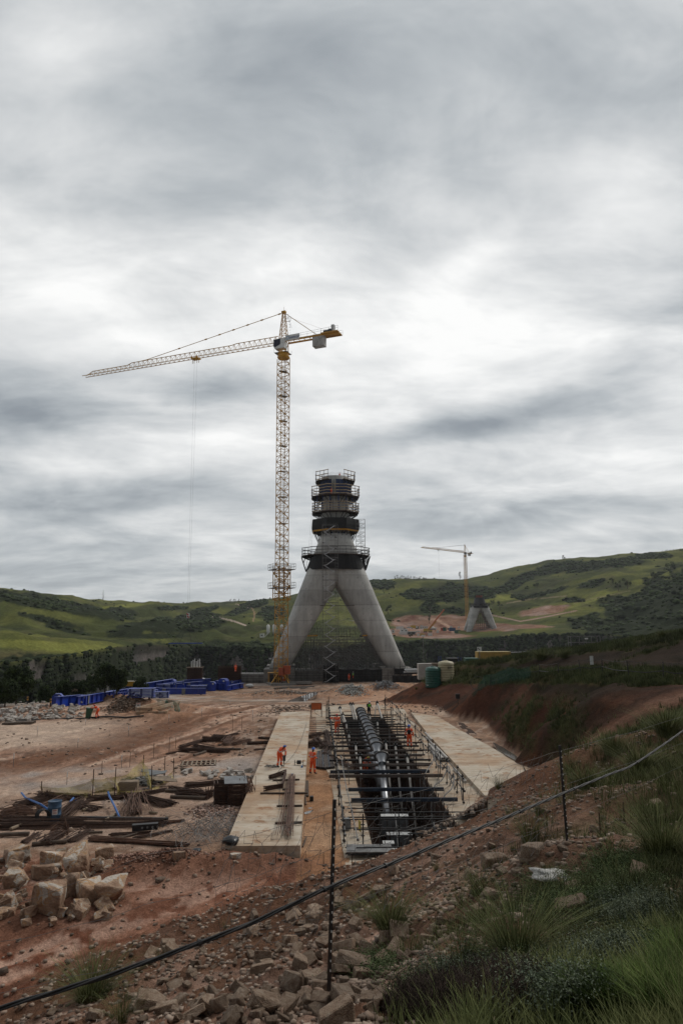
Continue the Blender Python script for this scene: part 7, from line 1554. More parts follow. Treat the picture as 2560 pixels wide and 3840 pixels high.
def build_rocks():
    mB = rock_mat('quartz_boulder', [(.32,(.14,.08,.05)),(.45,(.26,.165,.11)),(.51,(.33,.235,.17)),(.545,(.32,.18,.08)),(.57,(.38,.33,.28)),(.8,(.44,.40,.36))], 1.1, .06)
    mT = rock_mat('tan_stone', [(.3,(.12,.075,.05)),(.45,(.21,.145,.10)),(.6,(.28,.21,.155)),(.8,(.34,.28,.22))], 2.0)
    mG = rock_mat('grey_stone', [(.3,(.20,.16,.13)),(.5,(.34,.31,.28)),(.7,(.46,.44,.42))], 2.0)
    BL = [(0,112,3161,3250,'flat topped brown boulder at the far left end of the quartz heap'),(6,90,3196,3275,'white edged boulder slanting at the left of the quartz heap'),(134,242,3184,3262,'white and ochre veined boulder in the middle of the heap'),
          (222,342,3161,3297,'tall reddish flat faced boulder at the back of the heap'),(0,104,3241,3340,'brown boulder at the left edge below the slanting one'),(96,248,3283,3430,'largest front boulder with a white cap and brown faces'),
          (230,298,3260,3377,'upright ochre and white boulder between the largest ones'),(271,400,3286,3396,'grey blue boulder leaning behind the pointed one'),(341,470,3292,3400,'pointed grey and orange boulder at the right end of the heap'),
          (341,434,3174,3238,'pale grey boulder alone behind the right end of the heap'),(266,342,3370,3420,'low block wedged before the grey blue boulder'),(80,143,3394,3444,'small brown block in front of the largest boulder'),
          (216,250,3398,3440,'small reddish block right of the largest boulder foot'),(-20,14,3345,3410,'pale boulder cut by the left edge of the view'),(22,58,3405,3440,'small ochre block at the far left front'),(74,98,3408,3446,'narrow block in the rubble before the boulders'),
          (74,118,3440,3475,'small brown block lowest in front of the heap'),(180,216,3450,3480,'bluish white fragment on the track edge'),(635,702,3188,3230,'single brown boulder on the red dirt bank'),(100,240,3235,3300,'broad pale boulder buried in the heart of the heap'),
          (855,905,3196,3222,'grey boulder beside the near end of the slab')]
    for i, (u0,u1,v0,v1,l) in enumerate(BL):
        p = gnd((u0+u1)/2, v1-(v1-v0)*.12); zc = p.y*.9865+(p.z-EYE.z)*.164; w, h = (u1-u0)*zc/F/2*.92, (v1-v0)*zc/F/2*.92
        me = rock_mesh('boulder', 100+i, 15, (w, (w+h)*.5, h), 2, .055*min(w,1)); me.materials.append(mB); o = bpy.data.objects.new('boulder', me); COL.objects.link(o); o.location = p+Vector((0,.3*w,h*.62)); o.rotation_euler = (random.uniform(-.2,.2),random.uniform(-.2,.2),random.uniform(0,.8)); tag(o, l, 'boulder', 'quartz boulder heap')
    for k in range(80):
        u, v = random.uniform(-10,440), random.uniform(3215,3450); v = min(v, 3460-u*.05); p = gnd(u, v); s = random.choice([.14,.18,.24,.32,.40])*random.uniform(.8,1.1); me = rock_mesh('broken_rock', 400+k%9, 13, (1,.8,.75), 1, .05) if k < 9 else bro[k%9]
        if k < 9: me.materials.append(mB); bro = (bro if k else [])+[me]
        o = bpy.data.objects.new('broken_rock', me); COL.objects.link(o); o.location = p+Vector((0,0,s*.3+(.35*random.random() if v < 3380 and u < 330 else 0))); o.scale = (s,s,s*random.uniform(.7,1)); o.rotation_euler = (random.uniform(-.6,.6),random.uniform(-.6,.6),random.uniform(0,6)); tag(o, 'smaller broken rock filling the gaps of the quartz boulder heap', 'rock', 'broken rocks of the boulder heap')
    protos = [rock_mesh('stone', 200+i, 13, (1, random.uniform(.6,.9), random.uniform(.4,.75)), 1, .05) for i in range(9)]
    def stones(name, spots, m, label, grp, cat='stone'):
        for (p, s) in spots:
            o = bpy.data.objects.new(name, random.choice(protos)); COL.objects.link(o); o.location = p+Vector((0,0,s*.22)); o.scale = (s,s,s*random.uniform(.7,1.1)); o.rotation_euler = (random.uniform(-.5,.5),random.uniform(-.5,.5),random.uniform(0,6.3))
            if len(o.data.materials) == 0: o.data.materials.append(m)
            o.material_slots[0].link = 'OBJECT'; o.material_slots[0].material = m; tag(o, label, cat, grp)
    big = [(564,3770,150,'large grey tan rock in the bottom left stone scatter'),(625,3800,110,'pale split rock right of the large bottom left one'),(490,3745,60,'upright pale slab left of the large bottom left rock'),(905,3755,100,'dark tan wedge shaped rock standing near the bottom centre'),(1128,3625,105,'flat pale rock left of the near fence post'),
           (985,3612,95,'flat pale rock in the middle of the stone scatter'),(945,3590,66,'dark brown rounded rock in the middle of the scatter'),(765,3765,95,'brown rock at the bottom between two pale ones'),(1090,3540,90,'blocky pinkish rock above the flat pale pair'),(1180,3455,85,'grey rock where the bank meets the near post'),
           (1240,3450,80,'dark grey rock behind the near fence post'),(1270,3390,60,'grey rock above the near fence post foot'),(1270,3620,90,'brown rock right of the near fence post'),(1290,3690,60,'reddish stone at the foot of the near fence post'),(1855,3245,140,'broad tan rock half buried in the middle of the right slope'),
           (1998,3205,140,'long flat tan rock beside the far fence post'),(1485,3575,125,'pale grey rock on bare soil at bottom centre right'),(1605,3535,90,'tan stone right of the pale grey rock'),(1630,3490,80,'flat tan stone above its neighbour near the big tuft'),(1790,3425,80,'slanting pink stone by the middle tufts'),
           (2110,3190,60,'stone leaning on the far fence post'),(2115,3570,70,'dark round rock in the grass at bottom right'),(1420,3350,70,'flat stone on the slope below the cable'),(1630,3222,50,'tan stone on the crest under the cable'),(360,3820,80,'squarish rock at the lower left edge of the bank'),(1580,3130,44,'pale stone on the red crest near the trench'),
           (1710,3195,40,'small pale stone on the crest right of the trench'),(700,3700,50,'narrow stone above the split rock'),(1040,3800,60,'flat stone near the bottom centre')]
    for i, (u,v,w,l) in enumerate(big):
        p = gnd(u, v); s = w*p.y/F/2*.80; me = rock_mesh('rock', 300+i, 12, (1, random.uniform(.6,.85), random.uniform(.5,.75)), 2, .045); me.materials.append(mT); o = bpy.data.objects.new('rock', me); COL.objects.link(o); o.location = p+Vector((0,0,s*.25)); o.scale = (s,s,s); o.rotation_euler = (random.uniform(-.3,.3),random.uniform(-.3,.3),random.uniform(0,6)); tag(o, l, 'rock')
    # scatter over the bank
    sp = []
    def band_ok(u, v):
        e = np.interp(u, [0,250,600,1000,1330,1500,1700,2000,2560],[3835,3640,3500,3370,3290,3230,3120,2960,2800]); lo = np.interp(u, [0,600,1300,1700,2560],[3900,3900,3900,3600,3250]); return e < v < lo
    while len(sp) < 240:
        u, v = random.choice([random.uniform(80,2500), random.gauss(900,420)]), random.uniform(3000,3840)
        if band_ok(u, v) and random.random() < (1 if u < 1500 else .35) : p = gnd(u, v); sp.append((p, random.choice([.04,.05,.06,.07,.08,.10,.12,.16])*random.uniform(.8,1.1)*min(1.5,p.y/8+.3)))
    stones('rock', sp, mT, 'one of the many small angular tan stones strewn over the near bank', 'stones on the near bank')
    sp = []
    for k in range(150):
        u = random.uniform(-20,306); f = random.random(); v = np.interp(u,[0,306],[2672,2645])+f*np.interp(u,[0,306],[38,46]); p = gnd(u, v); p.z += (1-f)*.35; sp.append((p, random.uniform(.20,.50)))
    stones('stone', sp, mG, 'one of the many grey stones in the long berm left of the green bin', 'stones of the left berm')
    sp = [(gnd(random.uniform(690,960), random.uniform(2893,2925)), random.uniform(.18,.42)) for _ in range(34)]; stones('stone', sp, mG, 'angular stone in the short row behind the stirrup stacks', 'row of stones in the yard')
    sp = [(gnd(random.uniform(205,300), random.uniform(2608,2620))+Vector((0,0,random.uniform(.6,1.5))), random.uniform(.3,.6)) for _ in range(26)]; stones('stone', sp, mT, 'tan stone in the heap behind the left end of the girders', 'stone heap behind the girders')
    sp = [(gnd(random.uniform(0,200), random.uniform(2632,2650)), random.uniform(.15,.4)) for _ in range(24)]; stones('stone', sp, mG, 'small grey stone along the rim of the gorge by the left tree', 'rim stones')
    # gravel: stuff
    V, Fq = [], []
    pr = []
    for s in range(8):
        me = rock_mesh('g', 500+s, 11, (1,.8,.55)); me.calc_loop_triangles(); pr.append((np.array([v.co[:] for v in me.vertices]), np.array([t.vertices[:] for t in me.loop_triangles]))); bpy.data.meshes.remove(me)
    gm = tone_mat('gravel_stone', (.11,.073,.053), (.25,.195,.155), .9, 5)
    P = []; Sz = []
    def put(x, y, s, zoff=0): P.append((x, y)); Sz.append(s)
    n = 26000; a = rng.uniform(-.50,.52,n); r = 2.5*np.exp(rng.uniform(0,1,n)*2.75); x = r*np.sin(a); y = r*np.cos(a); b_ = bank(x, y); s = rng.uniform(.012,.035,n)*(1+r/14); ok = (b_ > .1)&(rng.uniform(0,1,n) < .35+1.5*(fbm(x/2.2,y/2.2,3,140)+.15)); ok &= (rng.uniform(0,1,n) > .85*grass_mask(x,y,b_))
    X1, Y1, S1 = x[ok], y[ok], s[ok]
    n = 26000; x = rng.uniform(-60, 14, n); y = 19+80*rng.uniform(0,1,n)**1.6; xp = x-AX*(y-33); m_ = fbm(x/5,y/5,4,141); ok = ((xp < -6.8)|((xp < TR0-1.5)&(y < 32.5))|(y > 84)) & (bank(x,y) < .2) & (rng.uniform(0,1,n) < .2+2.2*m_+.5*(y < 33)) & ((road_masks(x,y)[1] < .4)|(rng.uniform(0,1,n) < .3)) & ((road_masks(x,y)[0] < .5)|(rng.uniform(0,1,n) < .35)); s = rng.uniform(.025,.08,n)*(1+(y/70)); X2, Y2, S2 = x[ok], y[ok], s[ok]*np.where(rng.uniform(0,1,ok.sum())<.05,2,1)
    x = np.concatenate([X1,X2]); y = np.concatenate([Y1,Y2]); s = np.concatenate([S1,S2]); z = near_z(x, y)
    o = merge_inst('gravel', pr, np.stack([x,y,z+s*.2],-1), s, gm); tag(o, 'small stones and gravel strewn over the soil', 'gravel', kind='stuff')
    # heaps of crushed stone
    def heap(u, v, rx, ry, h, n, sz, m, nm, l):
        c = gnd(u, v); x = c.x+rng.normal(0,rx*.45,n); y = c.y+rng.normal(0,ry*.45,n); g = np.exp(-((x-c.x)/rx)**2-((y-c.y)/ry)**2); z = near_z(x, y)+h*g*rng.uniform(.3,1,n); o = merge_inst(nm, pr, np.stack([x,y,z],-1), rng.uniform(.5,1.2,n)*sz, m); tag(o, l, 'rubble', kind='stuff')
    heap(1322, 2587, 2.6, 3.0, .6, 700, .16, tone_mat('pale_rubble',(.30,.30,.28),(.46,.46,.44)), 'rubble', 'pale crushed stone heap beside the far track')
    heap(1445, 2570, 3.2, 2.2, .9, 900, .12, tone_mat('grey_rubble',(.20,.21,.22),(.30,.31,.32)), 'rubble', 'blue grey gravel heap before the black screens')
    heap(800, 3040, 1.6, 1.6, .12, 500, .08, tone_mat('pink_rubble',(.20,.12,.09),(.34,.25,.21)), 'rubble', 'scatter of pink broken stone in the rebar yard')
    heap(535, 2935, 1.4, 1.4, .35, 350, .14, tone_mat('dark_rubble',(.08,.08,.08),(.22,.21,.20)), 'rubble', 'dark broken concrete inside the yellow netting')
    heap(470, 2640, 2.6, 2.2, .5, 400, .16, gm, 'rubble', 'brown rubble heap before the long blue girder')
    heap(560, 3215, 3.0, 1.4, .25, 900, .06, tone_mat('red_rubble',(.15,.075,.05),(.30,.19,.15)), 'rubble', 'red brown clods on the dirt bank before the yard')
    heap(1120, 2600, 9, 3, .3, 900, .13, tone_mat('mud_rubble',(.14,.11,.09),(.30,.27,.24)), 'rubble', 'grey brown rubble on the wet ground before the crane')
# ------------------------------------------------------------------ plants
def blade_proto(n, h, spread, w, seed, lean=.6):
    r = np.random.default_rng(seed); V = []; Fc = []
    for i in range(n):
        a = r.uniform(0, 2*math.pi); rr = spread*math.sqrt(r.uniform(0,1))*.45; bx, by = rr*math.cos(a), rr*math.sin(a); H = h*r.uniform(.25,1.1)**.8; ln = lean*r.uniform(.2,1.2)*H; a2 = a+r.normal(0,.5); dx, dy = math.cos(a2), math.sin(a2); px, py = -dy*w/2, dx*w/2; k = len(V)
        for t, ww in ((0,.8),(.45,1),(.8,.6),(1,.05)):
            x = bx+dx*ln*t**1.8; y = by+dy*ln*t**1.8; z = H*(t-.12*t*t*(ln/H)); V += [(x-px*ww,y-py*ww,z),(x+px*ww,y+py*ww,z)]
        for j in range(3): Fc.append((k+2*j,k+2*j+1,k+2*j+3,k+2*j+2))
    return np.array(V), np.array(Fc)
def leaf_proto(n, h, spread, w, seed):
    r = np.random.default_rng(seed); V = []; Fc = []
    for i in range(n):
        c = np.array([r.normal(0,spread*.5), r.normal(0,spread*.5), r.uniform(.02,1)*h]); d = r.normal(size=3); d[2] = abs(d[2])*.4; d /= np.linalg.norm(d); e = np.cross(d, r.normal(size=3)); e /= np.linalg.norm(e); k = len(V)
        V += [c-d*w, c+e*w*.45, c+d*w, c-e*w*.45]; Fc.append((k,k+1,k+2,k+3))
    return np.array(V), np.array(Fc)
def build_plants():
    gG = tone_mat('grass_green', (.055,.068,.024), (.125,.13,.052), .9, 3); gD = tone_mat('grass_dark', (.040,.052,.020), (.090,.100,.042), .9, 2); gY = tone_mat('grass_bright', (.045,.075,.016), (.10,.14,.035), .85, 3)
    herb = tone_mat('herb_leaf', (.045,.07,.026), (.105,.135,.058), .8, 6); greyh = tone_mat('herb_grey', (.07,.09,.06), (.14,.16,.11), .8, 6)
    # single tussocks as things
    pr = {}
    def proto(kind):
        if kind in pr: return pr[kind]
        n, h, s, w = {'big':(620,1.0,.5,.007),'mid':(230,1.0,.4,.008),'thin':(80,1.0,.3,.008)}[kind]
        v, f = blade_proto(n, h, s, w, len(pr)+3, 1.15); o = np_mesh('tussock', v, f, gG, False, None, {'tone': np.repeat(rng.uniform(.6,1.4,len(v)//8), 8)}); me = o.data; bpy.data.objects.remove(o); pr[kind] = me; return me
    T = [(1940,3600,215,'big','largest grass tussock, fanning wide in the middle of the near slope'),(1461,3485,130,'big','fine grass tussock standing alone on bare soil below the cable'),(1790,3355,110,'mid','tussock left of the white rag, upper one of two'),(1728,3400,110,'thin','thin tussock just left of the upper one'),
         (1738,3630,150,'mid','dark tussock left of the largest one'),(2480,3215,170,'big','tall tussock at the right edge below the cable'),(2413,3085,90,'mid','round green tussock with a white flower'),(1920,3190,30,'mid','small tussock above the broad tan rock'),(1983,3165,120,'mid','green tussock behind the long flat rock'),
         (1635,3265,36,'mid','low green tuft on the slope crest left of the rock'),(344,3750,140,'big','dark tussock behind the cable at the lower left'),(452,3835,110,'mid','dark tussock at the bottom edge on the left'),(1343,3675,50,'thin','thin tuft right of the near fence post'),(1560,3830,70,'mid','green tuft at the bottom edge centre'),
         (845,3485,40,'thin','small tuft on the edge of the dirt track'),(600,3600,50,'thin','small tuft where the bank meets the track'),(2055,3320,90,'mid','tussock behind the white rag'),(2330,3380,90,'mid','tussock in the dark grass at right'),(1870,2960,50,'mid','tuft on the crest beside the right slab corner'),(1700,3150,30,'thin','tuft hanging over the trench corner'),
         (2020,3055,60,'mid','dark tuft below the cable left of the far post'),(2200,2960,90,'big','broad tussock right of the far fence post'),(2400,2900,110,'big','broad tussock at the right, above the cable'),(2300,2830,90,'big','pale tussock high on the right slope'),(2500,2760,110,'big','pale tussock at the right edge of the slope top'),
         (2130,2900,80,'mid','tuft left of the far fence post top'),(2480,2392,36,'big','rounded tussock on the skyline of the far mound'),(2030,2475,50,'big','rounded bush of grass on the far mound, left of two'),(2115,2468,40,'big','rounded bush of grass on the far mound, right of two'),(1560,2585,14,'mid','low tuft in front of the green tank')]
    for (u,v,h,kd,l) in T:
        p = gnd(u, v); H = h*p.y/F*1.05; o = bpy.data.objects.new('grass_tussock', proto(kd)); COL.objects.link(o); o.location = p-Vector((0,0,.03)); k = 1.3 if (kd == 'big') else 1.0; o.scale = (H*k,H*k,H); o.rotation_euler.z = random.uniform(0,6); tag(o, l, 'grass tussock')
    # grass cover
    prs = [blade_proto(16, .30, .22, .007, s, .7) for s in range(5)]
    def cover(name, n, amin, amax, rmin, rmax, sc, m, protos, dens, label, hfn=None):
        a = rng.uniform(amin, amax, n); r = rmin*np.exp(rng.uniform(0,1,n)*math.log(rmax/rmin)); x = r*np.sin(a); y = r*np.cos(a); b_ = bank(x, y); g = grass_mask(x, y, b_)
        ok = (g*dens > rng.uniform(0,1,n)) & (b_ > .4); x, y, r = x[ok], y[ok], r[ok]; z = near_z(x, y); s = sc(r)*rng.uniform(.6,1.4,len(x))
        if hfn is not None: s = s*hfn(x, y)
        tone = (.55+.9*np.clip(fbm(x/2, y/2, 3, 160)*2+.5, 0, 1))*rng.uniform(.8,1.2,len(x))
        o = merge_inst(name, protos, np.stack([x,y,z-.02],-1), s, m, hue=tone); tag(o, label, 'grass', kind='stuff'); return o
    cover('grass', 15000, .0, .56, 3.2, 40, lambda r: .45+r/24, gG, prs, .8, 'green grass growing over the near slope on the right')
    cover('grass', 6000, -.25, .5, 4, 30, lambda r: .30+r/60, gD, prs, .5, 'thin dark grass among the stones')
    prf = [blade_proto(12, .5, .5, .03, s+20, .5) for s in range(4)]
    cover('grass', 60000, .1, .56, 34, 120, lambda r: .50+r/200, gD, prf, .9, 'long grass on the bench and mound behind the cut bank')
    # bright grass bottom right corner, leafy herbs
    def patch(name, n, spots, m, protos, sc, label, cat='plants'):
        X, Y = [], []
        for (u,v,ru,rv,wt) in spots:
            k = int(n*wt); uu = u+rng.normal(0,ru*.5,k); vv = v+rng.normal(0,rv*.5,k)
            d = rays(uu, vv); 
            # march the height field for all at once
            Yt = np.full(k, 2.2); hit = np.zeros(k, bool); Yh = np.full(k, np.nan)
            for yy in np.concatenate([np.arange(2.2, 14, .12), np.arange(14, 45, .4)]):
                x = d[:,0]/d[:,1]*yy; z = EYE.z+d[:,2]/d[:,1]*yy; nh = (~hit)&(z < near_z(x, np.full(k, yy))); Yh[nh] = yy; hit |= nh
            ok = hit; X.append((d[:,0]/d[:,1]*Yh)[ok]); Y.append(Yh[ok])
        x = np.concatenate(X); y = np.concatenate(Y); z = near_z(x, y); o = merge_inst(name, protos, np.stack([x,y,z-.02],-1), sc*rng.uniform(.6,1.4,len(x)), m); tag(o, label, cat, kind='stuff')
    patch('grass', 1900, [(2440,3800,140,60,.5),(2540,3660,60,80,.25),(2230,3845,110,30,.25)], gY, [blade_proto(16,.20,.14,.005,s+40,.9) for s in range(4)], .8, 'bright green grass in the bottom right corner', 'grass')
    patch('herbs', 3200, [(2280,3620,180,50,.3),(2050,3790,200,60,.3),(1800,3700,200,60,.2),(2400,3450,150,60,.2)], greyh, [leaf_proto(60,.20,.13,.010,s) for s in range(4)], .75, 'grey green leafy herbs at the bottom right', 'herbs')
    patch('herbs', 4600, [(2150,3380,260,90,.3),(2350,3280,180,80,.2),(1950,3650,200,70,.25),(1650,3740,160,60,.1),(1400,3620,120,50,.05),(2450,3500,120,100,.1)], herb, [leaf_proto(50,.13,.15,.010,s+9) for s in range(4)], .8, 'low dark leafy herbs over the near slope', 'herbs')
    br = tone_mat('dry_brush', (.028,.020,.016), (.055,.04,.032), .95, 5)
    def twig(seed):
        r = np.random.default_rng(seed); b = MB()
        for i in range(90):
            a = r.uniform(0,6.28); d = Vector((math.cos(a)*r.uniform(.1,.6), math.sin(a)*r.uniform(.1,.6), 1)).normalized(); p = Vector((r.normal(0,.12), r.normal(0,.12), 0)); q = p+d*r.uniform(.15,.34); b.bar(p, q, .006); b.bar(q, q+Vector((r.normal(0,.06), r.normal(0,.06), .08)), .004)
        return np.array(b.v), np.array(b.f)
    patch('brush', 260, [(1700,3790,200,45,.7),(1850,3740,130,40,.3)], br, [twig(s) for s in range(2)], .45, 'dark brown dead brush at the bottom centre right', 'brush')
    # white rag
    v, f = leafy_lump(8, 3, .8); o = np_mesh('plastic_sack', v*[.30,.22,.07]+[0,0,.03], f, mat('sack_weave',(.62,.61,.59),.9,(.25,.24,.22),14,bump=.02)); p = gnd(2092, 3292); o.location = p; tag(o, 'crumpled white woven sack lying on the near slope', 'sack')
def crown(seed, n, R, H, w, gap=.35):
    """leaf clump crown: many small leaf quads gathered in uneven clumps"""
    r = np.random.default_rng(seed); V = []; Fc = []; cl = []
    for i in range(max(6, n//70)):
        a = r.uniform(0,6.28); q = math.sqrt(r.uniform(0,1))*R*.8; zz = r.uniform(-.45,.55)*H; k = math.sqrt(max(.1,1-(zz/(H*.62))**2)); cl.append((q*k*math.cos(a), q*k*math.sin(a), zz, r.uniform(.22,.38)*R))
    for i in range(n):
        c = cl[r.integers(len(cl))]; d = r.normal(size=3); d /= np.linalg.norm(d); p = np.array(c[:3])+d*c[3]*r.uniform(.6,1.05); e = r.normal(size=3); e /= np.linalg.norm(e); g = np.cross(e, d); g /= (np.linalg.norm(g)+1e-6); k = len(V)
        V += [p-e*w, p+g*w*.6, p+e*w, p-g*w*.6]; Fc.append((k,k+1,k+2,k+3))
    return np.array(V), np.array(Fc)
def tree(name, label, p, H, R, kind='broad', n=700, grp=None, seed=1, m=None):
    t = thing(name, label, 'tree', p, random.uniform(0,6), grp); m = m or tone_mat('tree_leaf', (.012,.020,.008), (.040,.058,.018), .95, .6)
    b = MB(); b.path([(0,0,-.5),(0.02*H,0,H*.3),(-.01*H,.02*H,H*.6),(0,0,H*.9)], [H*.035,H*.025,H*.014,H*.004], 7); b.build('trunk', M_WOODD, t)
    if kind == 'broad':
        b = MB(); rd = random.Random(seed)
        for k in range(5): a = rd.uniform(0,6.3); z = H*rd.uniform(.3,.55); b.path([(0,0,z),(R*.4*math.cos(a),R*.4*math.sin(a),z+H*.12),(R*.75*math.cos(a),R*.75*math.sin(a),z+H*.25)],[H*.014,H*.008,H*.003],5)
        b.build('limb', M_WOODD, t); v, f = crown(seed, n, R, H*.62, R*.075); v[:,2] += H*.66
    elif kind == 'tier':
        V = []; Fc = []; r = np.random.default_rng(seed)
        for k in range(9):
            z = H*(.22+.085*k); rr = R*(1-.085*k)*(1 if k % 2 else .8)
            for q in range(int(n/9)):
                a = r.uniform(0,6.28); d = rr*math.sqrt(r.uniform(.02,1)); w = R*.09; c = np.array([d*math.cos(a), d*math.sin(a), z+d*.12+r.normal(0,H*.008)]); i = len(V); V += [c-[w,0,0],c-[0,w,0],c+[w,0,.02],c+[0,w,.05]]; Fc.append((i,i+1,i+2,i+3))
        v, f = np.array(V), np.array(Fc)
    np_mesh('crown', v, f, m, False, t, {'tone': np.repeat(rng.uniform(.6,1.4,len(v)//4), 4)}); return t
def build_trees(F_):
    U, T_, X, Y, Z, *_ = F_
    su, sv = project(X, Y, Z)
    def far_pt(u, v):
        # nearest surface sample seen at this photo spot
        d = (su-u)**2+((sv-v)*1.5)**2+ (Y*.0); d[T_ > 6.02] = 1e12; d[T_ < .98] = 1e12; k = np.unravel_index(np.argmin(d), d.shape); return Vector((X[k], Y[k], Z[k]))
    p = gnd(62, 2642); tree('tree', 'dense dark evergreen tree standing on the gorge rim at the left edge', Vector((p.x, p.y, p.z-.3)), 5.4, 2.5, n=9000, seed=11)
    for i, (u,v,h,R,l) in enumerate([(240,2606,2.6,2.0,'rounded bush on the rim left of the stone heap'),(300,2604,2.4,2.2,'dark bush on the rim behind the stone heap'),(345,2600,3.4,1.8,'dark bush left of the white upright pipe'),(395,2596,4.4,2.2,'taller yellowish tree right of the white upright pipe'),(440,2594,3.2,2.0,'bush on the rim behind the plank pile'),
                         (525,2590,2.6,1.8,'low yellowish bush on the rim behind the yellow skip'),(170,2622,2.2,1.8,'low bush right of the dark left tree'),(20,2640,3,2.2,'bush at the very left edge of the gorge rim')]):
        q = gnd(u, v+12); q.z -= .5; tree('bush', l, q, h+1.0, R, n=3500, seed=30+i)
    S_ = [(385,2249,40,11,'tier','lone tiered pine on the left skyline'),(865,2262,15,6,'broad','skyline tree, leftmost of the trio left of the crane'),(880,2262,17,7,'broad','skyline tree, middle of the trio left of the crane'),(896,2261,15,6,'broad','skyline tree, rightmost of the trio left of the crane'),(1722,2174,28,10,'broad','tallest skyline tree left of the far crane'),
          (1610,2308,50,22,'broad','large dark tree above the earthworks left of the far crane'),(1455,2302,36,15,'broad','dark tree just right of the near pylon leg'),(2315,2218,38,18,'broad','spreading tree on the lit ridge, left of two'),(2352,2208,44,20,'broad','taller tree on the lit ridge, right of two'),(2445,2180,34,20,'broad','flat crowned tree high on the lit ridge'),(2250,2252,16,18,'broad','low round tree below the lit ridge'),
          (1872,2286,34,14,'broad','thin tree right of the far pylon top'),(1900,2232,16,9,'broad','small round tree on the bright meadow'),(1975,2212,16,12,'broad','round tree at the upper edge of the bright meadow'),(1843,2262,14,10,'broad','round bush tree right of the far pylon head'),(1610,2338,30,12,'broad','tree with bare trunk in the far works'),
          (2520,2150,42,22,'broad','dark tree at the right on the wood edge'),(2290,2196,26,16,'broad','round tree behind the pair on the ridge'),(2010,2205,18,14,'broad','tree on the upper slope below the skyline'),(1480,2210,10,7,'broad','small tree on the open slope right of the near pylon'),(2075,2112,16,8,'broad','skyline tree at the foot of the right ridge'),
          (2110,2103,20,10,'broad','second skyline tree on the right ridge'),(1010,2250,12,6,'broad','skyline tree left of the near crane mast'),(690,2264,8,6,'broad','tiny skyline tree at the left centre'),(1540,2392,24,12,'broad','dark tree before the far site cabins'),(1800,2415,16,10,'broad','tree below the far pylon base')]
    for i, (u,v,h,w,kd,l) in enumerate(S_):
        q = far_pt(u, v); k = q.y/F; tree('pine_tree' if kd == 'tier' else 'tree', l, q-Vector((0,0,1)), h*k*1.05, w*k, kd, 500, seed=60+i)
    for i in range(26):
        u = 1483+i*6.6+random.uniform(-3,3) if i < 18 else 2480+ (i-18)*11; q = far_pt(u, np.interp(u,[1483,1660,2480,2560],[2170,2176,2070,2062])+2); k = q.y/F; h = random.uniform(11,17)*(1 if i < 18 else .7); tree('tree', 'dark tree in the close row along the skyline right of the pylon' if i < 18 else 'small dark tree in the row on the right hand skyline', q-Vector((0,0,1)), h*k, h*.45*k, 'broad', 260, 'skyline grove' if i < 18 else 'right skyline row', seed=90+i)
